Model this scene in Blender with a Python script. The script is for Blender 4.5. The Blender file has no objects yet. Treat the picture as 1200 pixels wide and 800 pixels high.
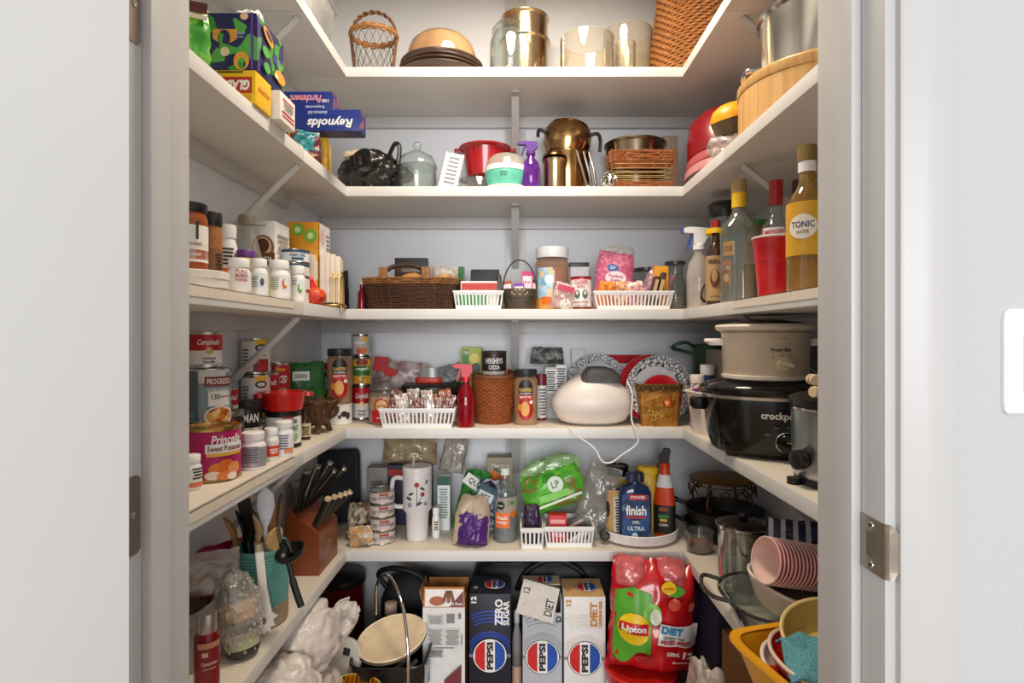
import bpy, bmesh, math, random
from mathutils import Vector, Matrix, Euler, noise
PI = math.pi
R = math.radians
scn = bpy.context.scene
C = scn.collection
# ------------------------------------------------------------------ camera, world, lights, exposure
F, CX, CY, CZ = 663.0, 606.0, 394.0, 1.17      # focal length in pixels of the 1200x800 frame, vanishing point, eye height
cam = bpy.data.cameras.new('camera')
cam.sensor_width = 36
cam.lens = F / 1200 * 36
cam.shift_x = -(CX - 600) / 1200
cam.shift_y = (CY - 400) / 1200
cam.clip_start = 0.02
camo = bpy.data.objects.new('camera', cam)
C.objects.link(camo)
camo.location = (0, 0, CZ)
camo.rotation_euler = (PI / 2, 0, 0)
scn.camera = camo

wd = bpy.data.worlds.new('world')
scn.world = wd
wd.use_nodes = True
wd.node_tree.nodes['Background'].inputs[0].default_value = (0.95, 0.975, 1.0, 1)
wd.node_tree.nodes['Background'].inputs[1].default_value = 0.62


def lamp(name, typ, loc, rot, energy, color, **kw):
    l = bpy.data.lights.new(name, typ)
    l.energy = energy
    l.color = color
    for k, v in kw.items():
        setattr(l, k, v)
    o = bpy.data.objects.new(name, l)
    C.objects.link(o)
    o.location = loc
    o.rotation_euler = rot
    return o


# ceiling lamp of the pantry (warm) and an added area light behind the camera for frontal fill
lamp('pantry_ceiling_lamp', 'AREA', (0.02, 1.30, 2.40), (0, 0, 0), 14.5, (1.0, 0.86, 0.69), shape='DISK', size=0.42)
lamp('front_fill_light', 'AREA', (0.25, -5.2, 1.65), (R(87), 0, 0), 225, (0.98, 0.985, 1.0), shape='RECTANGLE', size=3.0, size_y=2.2)
scn.view_settings.view_transform = 'Standard'
scn.view_settings.look = 'None'
scn.view_settings.gamma = 1
scn.view_settings.use_curve_mapping = False
scn.view_settings.exposure = 0.16

# ------------------------------------------------------------------ materials
_mc = {}


def lin(h):
    c = [int(h[i:i + 2], 16) / 255 for i in (0, 2, 4)]
    return [x / 12.92 if x < .04045 else ((x + .055) / 1.055) ** 2.4 for x in c]


def _new(key):
    m = bpy.data.materials.new('mat_' + str(len(_mc)))
    m.use_nodes = True
    _mc[key] = m
    nt = m.node_tree
    return m, nt, nt.nodes['Principled BSDF']


def M(col, r=.5, m=0, var=.07, sc=40, bump=0, sheen=0, coat=0):
    """plain colour with a little procedural unevenness"""
    key = (col, r, m, var, sc, bump, coat)
    if key in _mc:
        return _mc[key]
    mt, nt, b = _new(key)
    c = lin(col)
    tc = nt.nodes.new('ShaderNodeTexCoord')
    nz = nt.nodes.new('ShaderNodeTexNoise')
    nz.inputs['Scale'].default_value = sc
    nz.inputs['Detail'].default_value = 3
    nt.links.new(tc.outputs['Object'], nz.inputs['Vector'])
    rp = nt.nodes.new('ShaderNodeValToRGB')
    rp.color_ramp.elements[0].position = .3
    rp.color_ramp.elements[1].position = .7
    rp.color_ramp.elements[0].color = [max(0, x * (1 - var)) for x in c] + [1]
    rp.color_ramp.elements[1].color = [min(1, x * (1 + var)) for x in c] + [1]
    nt.links.new(nz.outputs['Fac'], rp.inputs['Fac'])
    nt.links.new(rp.outputs['Color'], b.inputs['Base Color'])
    b.inputs['Roughness'].default_value = r
    b.inputs['Metallic'].default_value = m
    if coat:
        b.inputs['Coat Weight'].default_value = coat
        b.inputs['Coat Roughness'].default_value = .08
    if bump:
        bp = nt.nodes.new('ShaderNodeBump')
        bp.inputs['Strength'].default_value = bump
        bp.inputs['Distance'].default_value = .004
        nt.links.new(nz.outputs['Fac'], bp.inputs['Height'])
        nt.links.new(bp.outputs['Normal'], b.inputs['Normal'])
    return mt


def MP(kind, cols, sc=20, r=.5, m=0, stretch=(1, 1, 1), bump=0, alpha=None):
    """printed / grained pattern: spots, noise, wave, checker; hard steps between the given colours"""
    key = (kind, tuple(cols), sc, r, m, stretch, bump, alpha)
    if key in _mc:
        return _mc[key]
    mt, nt, b = _new(key)
    tc = nt.nodes.new('ShaderNodeTexCoord')
    mp = nt.nodes.new('ShaderNodeMapping')
    mp.inputs['Scale'].default_value = stretch
    nt.links.new(tc.outputs['Object'], mp.inputs['Vector'])
    if kind == 'ribs':
        t = nt.nodes.new('ShaderNodeTexWave')
        t.bands_direction = 'Y'
        t.inputs['Scale'].default_value = sc
        fac = t.outputs['Fac']
    elif kind == 'spots':
        t = nt.nodes.new('ShaderNodeTexVoronoi')
        t.inputs['Scale'].default_value = sc
        sep = nt.nodes.new('ShaderNodeSeparateColor')
        nt.links.new(t.outputs['Color'], sep.inputs[0])
        fac = sep.outputs[0]
    elif kind == 'cells':
        t = nt.nodes.new('ShaderNodeTexVoronoi')
        t.feature = 'DISTANCE_TO_EDGE'
        t.inputs['Scale'].default_value = sc
        fac = t.outputs['Distance']
    elif kind == 'wave':
        t = nt.nodes.new('ShaderNodeTexWave')
        t.inputs['Scale'].default_value = sc
        t.inputs['Distortion'].default_value = 0
        fac = t.outputs['Fac']
    elif kind == 'grain':
        t = nt.nodes.new('ShaderNodeTexWave')
        t.inputs['Scale'].default_value = sc
        t.inputs['Distortion'].default_value = 5
        t.inputs['Detail'].default_value = 3
        fac = t.outputs['Fac']
    else:
        t = nt.nodes.new('ShaderNodeTexNoise')
        t.inputs['Scale'].default_value = sc
        t.inputs['Detail'].default_value = 4
        fac = t.outputs['Fac']
    nt.links.new(mp.outputs['Vector'], t.inputs['Vector'])
    rp = nt.nodes.new('ShaderNodeValToRGB')
    cr = rp.color_ramp
    cr.interpolation = 'LINEAR' if kind in ('grain', 'soft') else 'CONSTANT'
    n = len(cols)
    lo, hi = (.30, .70) if kind in ('noise', 'soft') else (0, 1)
    if kind == 'cells':
        lo, hi = 0, .25
    while len(cr.elements) < n:
        cr.elements.new(.5)
    for i, h in enumerate(cols):
        cr.elements[i].position = lo + (hi - lo) * i / max(1, n if cr.interpolation == 'CONSTANT' else n - 1)
    for i, h in enumerate(cols):
        cr.elements[i].color = lin(h) + [1]
    nt.links.new(fac, rp.inputs['Fac'])
    nt.links.new(rp.outputs['Color'], b.inputs['Base Color'])
    b.inputs['Roughness'].default_value = r
    b.inputs['Metallic'].default_value = m
    if alpha is not None:
        b.inputs['Alpha'].default_value = alpha
    if bump:
        bp = nt.nodes.new('ShaderNodeBump')
        bp.inputs['Strength'].default_value = bump
        bp.inputs['Distance'].default_value = .003
        nt.links.new(fac, bp.inputs['Height'])
        nt.links.new(bp.outputs['Normal'], b.inputs['Normal'])
    return mt


def GL(tint='f4f8f6', body=.04, rough=.03, spec=.9, wrinkle=0):
    """thin clear glass or plastic film: see-through with fresnel gloss and a little body colour"""
    key = ('glass', tint, body, rough, spec, wrinkle)
    if key in _mc:
        return _mc[key]
    mt, nt, b = _new(key)
    nt.nodes.remove(b)
    out = nt.nodes['Material Output']
    tr = nt.nodes.new('ShaderNodeBsdfTransparent')
    tr.inputs[0].default_value = lin(tint) + [1]
    df = nt.nodes.new('ShaderNodeBsdfDiffuse')
    df.inputs[0].default_value = lin(tint) + [1]
    gl = nt.nodes.new('ShaderNodeBsdfGlossy')
    gl.inputs['Roughness'].default_value = rough
    gl.inputs[0].default_value = (1, 1, 1, 1)
    lw = nt.nodes.new('ShaderNodeLayerWeight')
    lw.inputs['Blend'].default_value = .5
    pw = nt.nodes.new('ShaderNodeMath')
    pw.operation = 'POWER'
    pw.inputs[1].default_value = 3.5
    ad = nt.nodes.new('ShaderNodeMath')
    ad.operation = 'MULTIPLY_ADD'
    ad.inputs[1].default_value = .8
    ad.inputs[2].default_value = .045
    nt.links.new(lw.outputs['Facing'], pw.inputs[0])
    p2 = nt.nodes.new('ShaderNodeMath')
    p2.operation = 'POWER'
    p2.inputs[1].default_value = 3.0
    nt.links.new(lw.outputs['Facing'], p2.inputs[0])
    mx = nt.nodes.new('ShaderNodeMix')
    mx.data_type = 'RGBA'
    mx.inputs[6].default_value = lin(tint) + [1]
    mx.inputs[7].default_value = [x * .30 for x in lin(tint)] + [1]
    nt.links.new(p2.outputs[0], mx.inputs[0])
    nt.links.new(mx.outputs[2], tr.inputs[0])
    nt.links.new(pw.outputs[0], ad.inputs[0])
    tc = nt.nodes.new('ShaderNodeTexCoord')
    nz = nt.nodes.new('ShaderNodeTexNoise')
    nz.inputs['Scale'].default_value = 30 if wrinkle else 8
    nt.links.new(tc.outputs['Object'], nz.inputs['Vector'])
    ml = nt.nodes.new('ShaderNodeMath')
    ml.operation = 'MULTIPLY'
    ml.inputs[1].default_value = body * 2
    nt.links.new(nz.outputs['Fac'], ml.inputs[0])
    m1 = nt.nodes.new('ShaderNodeMixShader')
    m2 = nt.nodes.new('ShaderNodeMixShader')
    nt.links.new(ml.outputs[0], m1.inputs[0])
    nt.links.new(tr.outputs[0], m1.inputs[1])
    nt.links.new(df.outputs[0], m1.inputs[2])
    mf = nt.nodes.new('ShaderNodeMath')
    mf.operation = 'MULTIPLY'
    mf.inputs[1].default_value = spec
    nt.links.new(ad.outputs[0], mf.inputs[0])
    nt.links.new(mf.outputs[0], m2.inputs[0])
    nt.links.new(m1.outputs[0], m2.inputs[1])
    nt.links.new(gl.outputs[0], m2.inputs[2])
    if wrinkle:
        bp = nt.nodes.new('ShaderNodeBump')
        bp.inputs['Strength'].default_value = wrinkle
        bp.inputs['Distance'].default_value = .01
        nt.links.new(nz.outputs['Fac'], bp.inputs['Height'])
        nt.links.new(bp.outputs['Normal'], gl.inputs['Normal'])
        nt.links.new(bp.outputs['Normal'], lw.inputs['Normal'])
    nt.links.new(m2.outputs[0], out.inputs['Surface'])
    return mt


WHITE = M('f2f1ee', .45, var=.02)
PAINT = M('c6c5c4', .38, var=.015, sc=6)
PAINT_LIFTED = M('e0e1e1', .4, var=.01, sc=6)  # trim paint again, made lighter in colour to offset the door's dimmer light
WALLP = M('e3e6eb', .6, var=.02, sc=300, bump=.12)
ROOMW = M('c4c6c8', .6, var=.02, sc=260, bump=.15)
SHELF = M('e0deda', .42, var=.02, sc=9)
BLACK = M('161515', .35)
MATT = M('201f1f', .7)
STEEL = M('c9c6c0', .16, 1, var=.05)
CHROME = M('d8d6d2', .08, 1, var=.03)
TIN = M('c8c6c2', .25, 1, var=.05)
GOLDTIN = M('c7a566', .25, 1, var=.06)
NICKEL = M('a79d90', .42, 1, var=.06)
RED = M('c5141c', .35)
CRED = M('b8121e', .38)
GLASS = GL()
FILM = GL('f6f4f0', .16, .12, 1.0, .8)
FROST = GL('e9ecea', .28, .25, .8)
PAPER = M('f1eee6', .6, var=.03)
INK = M('2a2626', .6)
YEL = M('f0c11e', .45)
ORG = M('e2701e', .45)
GRN = M('3f8a35', .45)
BLU = M('1f3f98', .45)
WICK = M('a56a32', .6, var=.3, sc=60)
WICKD = M('5a3520', .6, var=.3, sc=60)
FOOD = MP('spots', ['c87a2e', 'e0a850', 'a8481c', 'f0cf86'], 90, .5)
WOODL = MP('grain', ['d8a768', 'c48f4e', 'e2b77a'], 6, .45, stretch=(6, 6, .6))

# ------------------------------------------------------------------ geometry (vertex list, face list)


def join(*gs):
    v, f = [], []
    for g in gs:
        o = len(v)
        v += list(g[0])
        f += [tuple(i + o for i in q) for q in g[1]]
    return v, f


def xf(g, loc=(0, 0, 0), rot=(0, 0, 0), s=(1, 1, 1)):
    m = Matrix.Translation(loc) @ Euler(rot).to_matrix().to_4x4()
    return [tuple(m @ Vector((p[0] * s[0], p[1] * s[1], p[2] * s[2]))) for p in g[0]], g[1]


def loft(secs, seg=28, c0=True, c1=True):
    """rings of superellipses: (z, rx, ry, exponent, cx, cy)"""
    v, f = [], []
    for s in secs:
        s = tuple(s) + (2, 0, 0)[len(s) - 3:] if len(s) < 6 else s
        z, rx, ry, n, cx, cy = s
        for k in range(seg):
            a = 2 * PI * k / seg
            c, d = math.cos(a), math.sin(a)
            v.append((cx + rx * math.copysign(abs(c) ** (2 / n), c), cy + ry * math.copysign(abs(d) ** (2 / n), d), z))
    for i in range(len(secs) - 1):
        for k in range(seg):
            a, b = i * seg + k, i * seg + (k + 1) % seg
            f.append((a, b, b + seg, a + seg))
    if c0:
        f.append(tuple(range(seg))[::-1])
    if c1:
        o = (len(secs) - 1) * seg
        f.append(tuple(range(o, o + seg)))
    return v, f


def lathe(prof, seg=28, c0=True, c1=True):
    return loft([(z, max(r, 1e-4), max(r, 1e-4)) for r, z in prof], seg, c0, c1)


def box(sx, sy, sz, bev=0, c=(0, 0, 0)):
    x, y = sx / 2, sy / 2
    v = [(-x, -y, 0), (x, -y, 0), (x, y, 0), (-x, y, 0), (-x, -y, sz), (x, -y, sz), (x, y, sz), (-x, y, sz)]
    f = [(0, 3, 2, 1), (4, 5, 6, 7), (0, 1, 5, 4), (1, 2, 6, 5), (2, 3, 7, 6), (3, 0, 4, 7)]
    if bev:
        bm = bmesh.new()
        vs = [bm.verts.new(p) for p in v]
        for q in f:
            bm.faces.new([vs[i] for i in q])
        bmesh.ops.bevel(bm, geom=bm.edges[:], offset=bev, segments=2, affect='EDGES', profile=.6)
        bm.verts.index_update()
        v = [tuple(p.co) for p in bm.verts]
        f = [tuple(p.index for p in q.verts) for q in bm.faces]
        bm.free()
    return [(p[0] + c[0], p[1] + c[1], p[2] + c[2]) for p in v], f


def bx(x0, x1, y0, y1, z0, z1, bev=0):
    return box(x1 - x0, y1 - y0, z1 - z0, bev, ((x0 + x1) / 2, (y0 + y1) / 2, z0))


def prism(pts, y0, y1):
    """polygon in XZ (counter-clockwise seen from -Y), pushed from y0 to y1"""
    n = len(pts)
    v = [(x, y0, z) for x, z in pts] + [(x, y1, z) for x, z in pts]
    f = [tuple(range(n)), tuple(range(2 * n - 1, n - 1, -1))]
    f += [((i + 1) % n, i, i + n, (i + 1) % n + n) for i in range(n)]
    return v, f


def tube(pts, r, n=6, closed=False):
    pts = [Vector(p) for p in pts]
    m = len(pts)
    rs = r if isinstance(r, (list, tuple)) else [r] * m
    v, f = [], []
    up = None
    for i, p in enumerate(pts):
        a = pts[(i - 1) % m] if closed or i > 0 else p
        b = pts[(i + 1) % m] if closed or i < m - 1 else p
        t = (b - a)
        t = t.normalized() if t.length > 1e-9 else Vector((0, 0, 1))
        if up is None:
            up = Vector((0, 0, 1)) if abs(t.z) < .9 else Vector((1, 0, 0))
        up = (up - t * up.dot(t))
        up = up.normalized() if up.length > 1e-6 else t.orthogonal().normalized()
        sd = t.cross(up)
        for k in range(n):
            q = p + (up * math.cos(2 * PI * k / n) + sd * math.sin(2 * PI * k / n)) * rs[i]
            v.append(tuple(q))
    for i in range(m if closed else m - 1):
        for k in range(n):
            a, b = i * n + k, i * n + (k + 1) % n
            c, d = ((i + 1) % m) * n + (k + 1) % n, ((i + 1) % m) * n + k
            f.append((a, b, c, d))
    if not closed:
        f.append(tuple(range(n))[::-1])
        f.append(tuple(range((m - 1) * n, m * n)))
    return v, f


def arch(w, h, r, n=14, y=0, z=0, nt=6, plane='x'):
    p = []
    for i in range(n + 1):
        a = PI * i / n
        c, s = -w * math.cos(a), h * math.sin(a)
        p.append((c, y, z + s) if plane == 'x' else (y, c, z + s))
    return tube(p, r, nt)


def ring(rx, ry, z, r, n=28, nt=6, ex=2):
    p = []
    for k in range(n):
        a = 2 * PI * k / n
        c, s = math.cos(a), math.sin(a)
        p.append((rx * math.copysign(abs(c) ** (2 / ex), c), ry * math.copysign(abs(s) ** (2 / ex), s), z))
    return tube(p, r, nt, True)


def smooth_path(pts, n=6):
    """Catmull-Rom through the points"""
    P = [Vector(p) for p in pts]
    P = [P[0]] + P + [P[-1]]
    o = []
    for i in range(1, len(P) - 2):
        for k in range(n):
            t = k / n
            a, b, c, d = P[i - 1:i + 3]
            o.append(.5 * (2 * b + (c - a) * t + (2 * a - 5 * b + 4 * c - d) * t * t + (3 * b - a - 3 * c + d) * t ** 3))
    o.append(P[-2])
    return o


def pillow(w, h, d, seed=0, wr=.006, nx=16, nz=18, pinch=.12, top=None, foot=.35):
    """sealed bag standing up: two puffed sheets with crumpled edge; base at z=0"""
    v, f = [], []
    for s in (-1, 1):
        for j in range(nz + 1):
            for i in range(nx + 1):
                u, q = i / nx * 2 - 1, j / nz * 2 - 1
                pu = max(0, 1 - abs(u) ** 2.6)
                qf = max(0, 1 - abs(q) ** (2.4 if q > 0 else 6))
                t = (pu * qf) ** .55
                x = u * w / 2 * (1 - pinch * max(0, q) ** 2 - .04 * (1 - abs(q)))
                z = (q + 1) / 2 * h
                n1 = noise.noise(Vector((u * 2.3 + seed * 3.1, q * 2.3, s * 1.7 + seed)))
                n2 = noise.noise(Vector((u * 6 + seed * 1.3, q * 5, s * 4.1 - seed)))
                edge = 0 if t > 0 else 1
                y = s * d / 2 * t + (n1 * wr * 1.5 + n2 * wr) * (1 if t > 0 else .4)
                x += n2 * wr * .5
                z += n1 * wr * (1.2 if q > .5 else .4)
                v.append((x, y, max(0, z)))
    st = (nx + 1) * (nz + 1)
    for s in (0, 1):
        for j in range(nz):
            for i in range(nx):
                a = s * st + j * (nx + 1) + i
                q = (a, a + 1, a + nx + 2, a + nx + 1)
                f.append(q if s == 0 else q[::-1])
    for j in range(nz):
        for i in (0, nx):
            a, b = j * (nx + 1) + i, (j + 1) * (nx + 1) + i
            f.append((a, b, b + st, a + st) if i == 0 else (b, a, a + st, b + st))
    for i in range(nx):
        for j in (0, nz):
            a, b = j * (nx + 1) + i, j * (nx + 1) + i + 1
            f.append((b, a, a + st, b + st) if j == 0 else (a, b, b + st, a + st))
    return v, f


def crumple(rx, ry, h, seed=0, amp=.25, nu=30, nv=20, freq=1.6, flat=.5):
    """heap of crumpled sheet: deformed dome with ridges, base at z=0"""
    v, f = [], []
    for j in range(nv + 1):
        ph = PI * j / nv
        for i in range(nu):
            th = 2 * PI * i / nu
            d = Vector((math.sin(ph) * math.cos(th), math.sin(ph) * math.sin(th), math.cos(ph)))
            w_ = Vector((noise.noise(d * 1.3 + Vector((seed, 5, 1))), noise.noise(d * 1.3 + Vector((2, seed, 9))), noise.noise(d * 1.3 + Vector((7, 3, seed))))) * .5
            k = abs(noise.noise((d + w_) * freq + Vector((seed, seed * 2, 0)))) * 2.6
            k2 = abs(noise.noise((d + w_) * freq * 2.2 + Vector((seed * 2, 1, seed)))) * 2.6
            s = 1 + amp * (.42 * k + .10 * k2 - .32 + .5 * noise.noise(d * 1.1 + Vector((seed, 0, seed))))
            z = h / 2 + d.z * s * h / 2
            v.append((d.x * s * rx, d.y * s * ry, max(0, z)))
    for j in range(nv):
        for i in range(nu):
            a, b = j * nu + i, j * nu + (i + 1) % nu
            f.append((a, a + nu, b + nu, b))
    return v, f


def wicker(secs, rows=10, stakes=22, ex=2.4, th=.9, amp=None):
    """woven wall: secs = [(z, rx, ry) ...]; returns weave and stakes"""
    z0, z1 = secs[0][0], secs[-1][0]
    hh = (z1 - z0) / rows
    amp = amp or hh * .35

    def at_(z):
        for a, b in zip(secs, secs[1:]):
            if z <= b[0] + 1e-9:
                t = (z - a[0]) / max(1e-9, b[0] - a[0])
                return a[1] + (b[1] - a[1]) * t, a[2] + (b[2] - a[2]) * t
        return secs[-1][1:3]
    gs = []
    n = stakes * 2

    def pt(a, rx, ry, z, o):
        c, s = math.cos(a), math.sin(a)
        x = rx * math.copysign(abs(c) ** (2 / ex), c)
        y = ry * math.copysign(abs(s) ** (2 / ex), s)
        l = math.hypot(x, y)
        return (x + x / l * o, y + y / l * o, z)
    for i in range(rows):
        z = z0 + (i + .5) * hh
        rx, ry = at_(z)
        gs.append(tube([pt(2 * PI * k / n, rx, ry, z, amp * (1 if ((k // 1) + i) % 2 else -1)) for k in range(n)], hh * .5 * th, 5, True))
    st = []
    for k in range(stakes):
        a = 2 * PI * (k + .5) / stakes
        st.append(tube([pt(a, *at_(z0 + (z1 - z0) * t), z0 + (z1 - z0) * t, 0) for t in (0, .25, .5, .75, 1)], hh * .3, 5))
    return join(*gs), join(*st)


# flat artwork in XY: text, rectangles, discs
_tc = {}


def text2(s, w, h, bold=.012, shear=0):
    key = (s, bold, shear)
    if key not in _tc:
        cu = bpy.data.curves.new('t', 'FONT')
        cu.body = s
        cu.resolution_u = 2
        cu.offset = bold
        cu.shear = shear
        cu.align_x = 'CENTER'
        ob = bpy.data.objects.new('t', cu)
        C.objects.link(ob)
        me = bpy.data.meshes.new_from_object(ob.evaluated_get(bpy.context.evaluated_depsgraph_get()))
        v = [tuple(p.co) for p in me.vertices]
        f = [tuple(p.vertices) for p in me.polygons]
        bpy.data.objects.remove(ob)
        bpy.data.curves.remove(cu)
        bpy.data.meshes.remove(me)
        _tc[key] = (v, f)
    v, f = _tc[key]
    if not v:
        return [], []
    x0, x1 = min(p[0] for p in v), max(p[0] for p in v)
    y0, y1 = min(p[1] for p in v), max(p[1] for p in v)
    sx, sy = w / (x1 - x0), h / (y1 - y0)
    return [((p[0] - (x0 + x1) / 2) * sx, (p[1] - (y0 + y1) / 2) * sy, 0) for p in v], f


def strip2(fn, w, n=12):
    """columns from x=-w/2 to w/2 between fn(x)=(lo,hi)"""
    v, f = [], []
    for i in range(n + 1):
        x = -w / 2 + w * i / n
        a, b = fn(x)
        v += [(x, a, 0), (x, b, 0)]
    for i in range(n):
        f.append((2 * i, 2 * i + 2, 2 * i + 3, 2 * i + 1))
    return v, f


def rect2(w, h, n=8):
    return strip2(lambda x: (-h / 2, h / 2), w, n)


def disc2(w, h, n=18):
    # columns spaced by cosine for a round outline
    v, f = [], []
    for i in range(n + 1):
        a = PI * i / n
        x, y = -w / 2 * math.cos(a), h / 2 * math.sin(a)
        v += [(x, -y, 0), (x, y, 0)]
    for i in range(n):
        f.append((2 * i, 2 * i + 2, 2 * i + 3, 2 * i + 1))
    return v, f


# ------------------------------------------------------------------ objects


def mesh(name, g, mat, ang=40):
    me = bpy.data.meshes.new(name)
    me.from_pydata([tuple(p) for p in g[0]], [], [tuple(q) for q in g[1]])
    me.validate()
    me.materials.append(mat)
    me.shade_smooth()
    me.set_sharp_from_angle(angle=R(ang))
    return me


def link(name, g, mat, parent=None, loc=(0, 0, 0), rot=(0, 0, 0), ang=40):
    o = bpy.data.objects.new(name, g if isinstance(g, bpy.types.Mesh) else mesh(name, g, mat, ang))
    C.objects.link(o)
    o.parent = parent
    o.location = loc
    o.rotation_euler = rot
    return o


def struct(name, g, mat, parent=None):
    o = link(name, g, mat, parent)
    if not parent:
        o['kind'] = 'structure'
    return o


class T:
    """one thing: an Empty at its base that parents its parts"""

    def __init__(s, name, label, cat, loc=(0, 0, 0), rz=None, group=None, rot=None):
        e = s.e = bpy.data.objects.new(name, None)
        e.empty_display_size = .02
        C.objects.link(e)
        e.location = loc
        if rz is None and rot is None:
            rz = math.atan2(-loc[0], max(loc[1], .1))      # turned to the doorway
        e.rotation_euler = rot if rot else (0, 0, rz)
        e['label'] = label
        e['category'] = cat
        if group:
            e['group'] = group

    def p(s, name, g, mat, loc=(0, 0, 0), rot=(0, 0, 0), on=None, label=None, kind=None, ang=40):
        o = link(name, g, mat, on or s.e, loc, rot, ang)
        if label:
            o['label'] = label
        if kind:
            o['kind'] = kind
        return o

    def art(s, items, cyl=None, box=None, on=None, lift=.0007, off=(0, 0, 0)):
        """print on a cylinder (u = degrees from the front, v = height) or on a box face (u, v in metres)"""
        for n, it in enumerate(items):
            k = it[0]
            a = list(it[1:])
            if k == 't':
                st, w, h, mat, u, v = a[:6]
                ex = a[6] if len(a) > 6 else {}
                g = text2(st, w, h, ex.get('b', .02), ex.get('sh', 0))
                nm = 'lettering'
            else:
                w, h, mat, u, v = a[:5]
                ex = a[5] if len(a) > 5 else {}
                g = disc2(w, h) if k == 'd' else rect2(w, h) if k == 'r' else strip2(k, w, 14)
                nm = ex.get('n', 'emblem' if k == 'd' else 'printed_panel')
            if ex.get('rot'):
                g = xf(g, rot=(0, 0, R(ex['rot'])))
            l = lift * (1 + .5 * n)
            V = []
            fc = ex.get('f', 'f')
            if cyl is not None:
                for x, y, _ in g[0]:
                    z = v + y
                    r = (cyl(z) if callable(cyl) else cyl) + l
                    t = -PI / 2 + R(u) + x / r
                    V.append((off[0] + r * math.cos(t), off[1] + r * math.sin(t), off[2] + z))
            else:
                W, D, H = box
                for x, y, _ in g[0]:
                    if fc == 'f':
                        q = (u + x, -D / 2 - l, v + y)
                    elif fc == 'r':
                        q = (W / 2 + l, u + x, v + y)
                    elif fc == 'l':
                        q = (-W / 2 - l, -u - x, v + y)
                    else:
                        q = (u + x, v + y, H + l)
                    V.append((q[0] + off[0], q[1] + off[1], q[2] + off[2]))
            s.p(nm, (V, g[1]), mat, on=on)
        return s


SZ = {1: 1.98, 2: 1.621, 3: 1.251, 4: .893, 5: .524, 0: 0.0}
LINER = .0016


def pos(s, px, Y=None, X=None, up=0):
    """spot on shelf s on the sight line of column px, at depth Y (or at the side offset X)"""
    if Y is None:
        Y = F * X / (px - CX)
    X = (px - CX) / F * Y
    return (X, Y, SZ[s] + up + (LINER if s in (3, 4, 5) else 0))


def hg(loc, py):
    return CZ - (py - CY) / F * loc[1] - loc[2]


def wd_(px, Y):
    return px / F * Y


def can(label, loc, r, h, col, art=(), name='food_can', cat='can', lid=TIN, rz=None, group=None, bands=(), wall=None):
    t = T(name, label, cat, loc, rz, group)
    b = min(.004, h * .06)
    t.p('body', lathe([(r * .93, 0), (r * .98, b * .3), (r, b), (r * .965, b * 1.8), (r * .965, h - b * 1.8), (r, h - b), (r, h - b * .2), (r * .93, h), (r * .9, h - b), (.001, h - b)], 32), wall or lid)
    rl = r * .975
    t.p('label', lathe([(rl, b * 2), (rl, h - b * 2)], 32, False, False), col)
    for z0, z1, m in bands:
        t.p('label_band', lathe([(rl + .0003, z0 * h), (rl + .0003, z1 * h)], 32, False, False), m)
    if art:
        t.art(art, cyl=rl + .0004)
    return t


def jar(label, loc, r, h, body, lidm, art=(), name='jar', cat='jar', lidh=.16, labels=(), neck=.8, rz=None, fill=None, group=None):
    t = T(name, label, cat, loc, rz, group)
    lh = h * lidh
    t.p('body', lathe([(r * .9, 0), (r, h * .04), (r, h - lh - h * .12), (r * .96, h - lh - h * .06), (r * neck, h - lh - h * .01), (r * neck, h - lh)], 30), body)
    if fill:
        t.p('contents', lathe([(r * .86, .003), (r * .94, h * .05), (r * .94, h * .66)], 24), fill)
    t.p('lid', lathe([(r * neck * 1.1, h - lh), (r * neck * 1.13, h - lh * .9), (r * neck * 1.13, h - lh * .1), (r * neck * 1.05, h)], 30), lidm)
    for z0, z1, m in labels:
        t.p('label', lathe([(r + .0005, z0 * h), (r + .0005, z1 * h)], 30, False, False), m)
    if art:
        t.art(art, cyl=r + .0008)
    return t


def carton(label, loc, w, d, h, col, art=(), rz=0, name='carton', cat='box', side=None, rot=None, group=None, bev=.0015):
    t = T(name, label, cat, loc, rz, group, rot)
    t.p('body', box(w, d, h, bev), col)
    if side:
        t.p('side_panel', bx(w / 2, w / 2 + .0006, -d / 2 + .001, d / 2 - .001, .001, h - .001), side)
    t.art(art, box=(w, d, h))
    return t


def pouch(label, loc, w, h, d, mat, art=(), rz=0, name='bag', cat='bag', seed=1, wr=.006, tilt=0, roll=0, pinch=.12, group=None, kind=None):
    t = T(name, label, cat, loc, group=group, rot=(R(tilt), R(roll), rz))
    t.p('body', pillow(w, h, d, seed, wr, pinch=pinch), mat, ang=80)
    if art:
        t.art(art, box=(w, d * .93 + wr, h))
    return t


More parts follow.
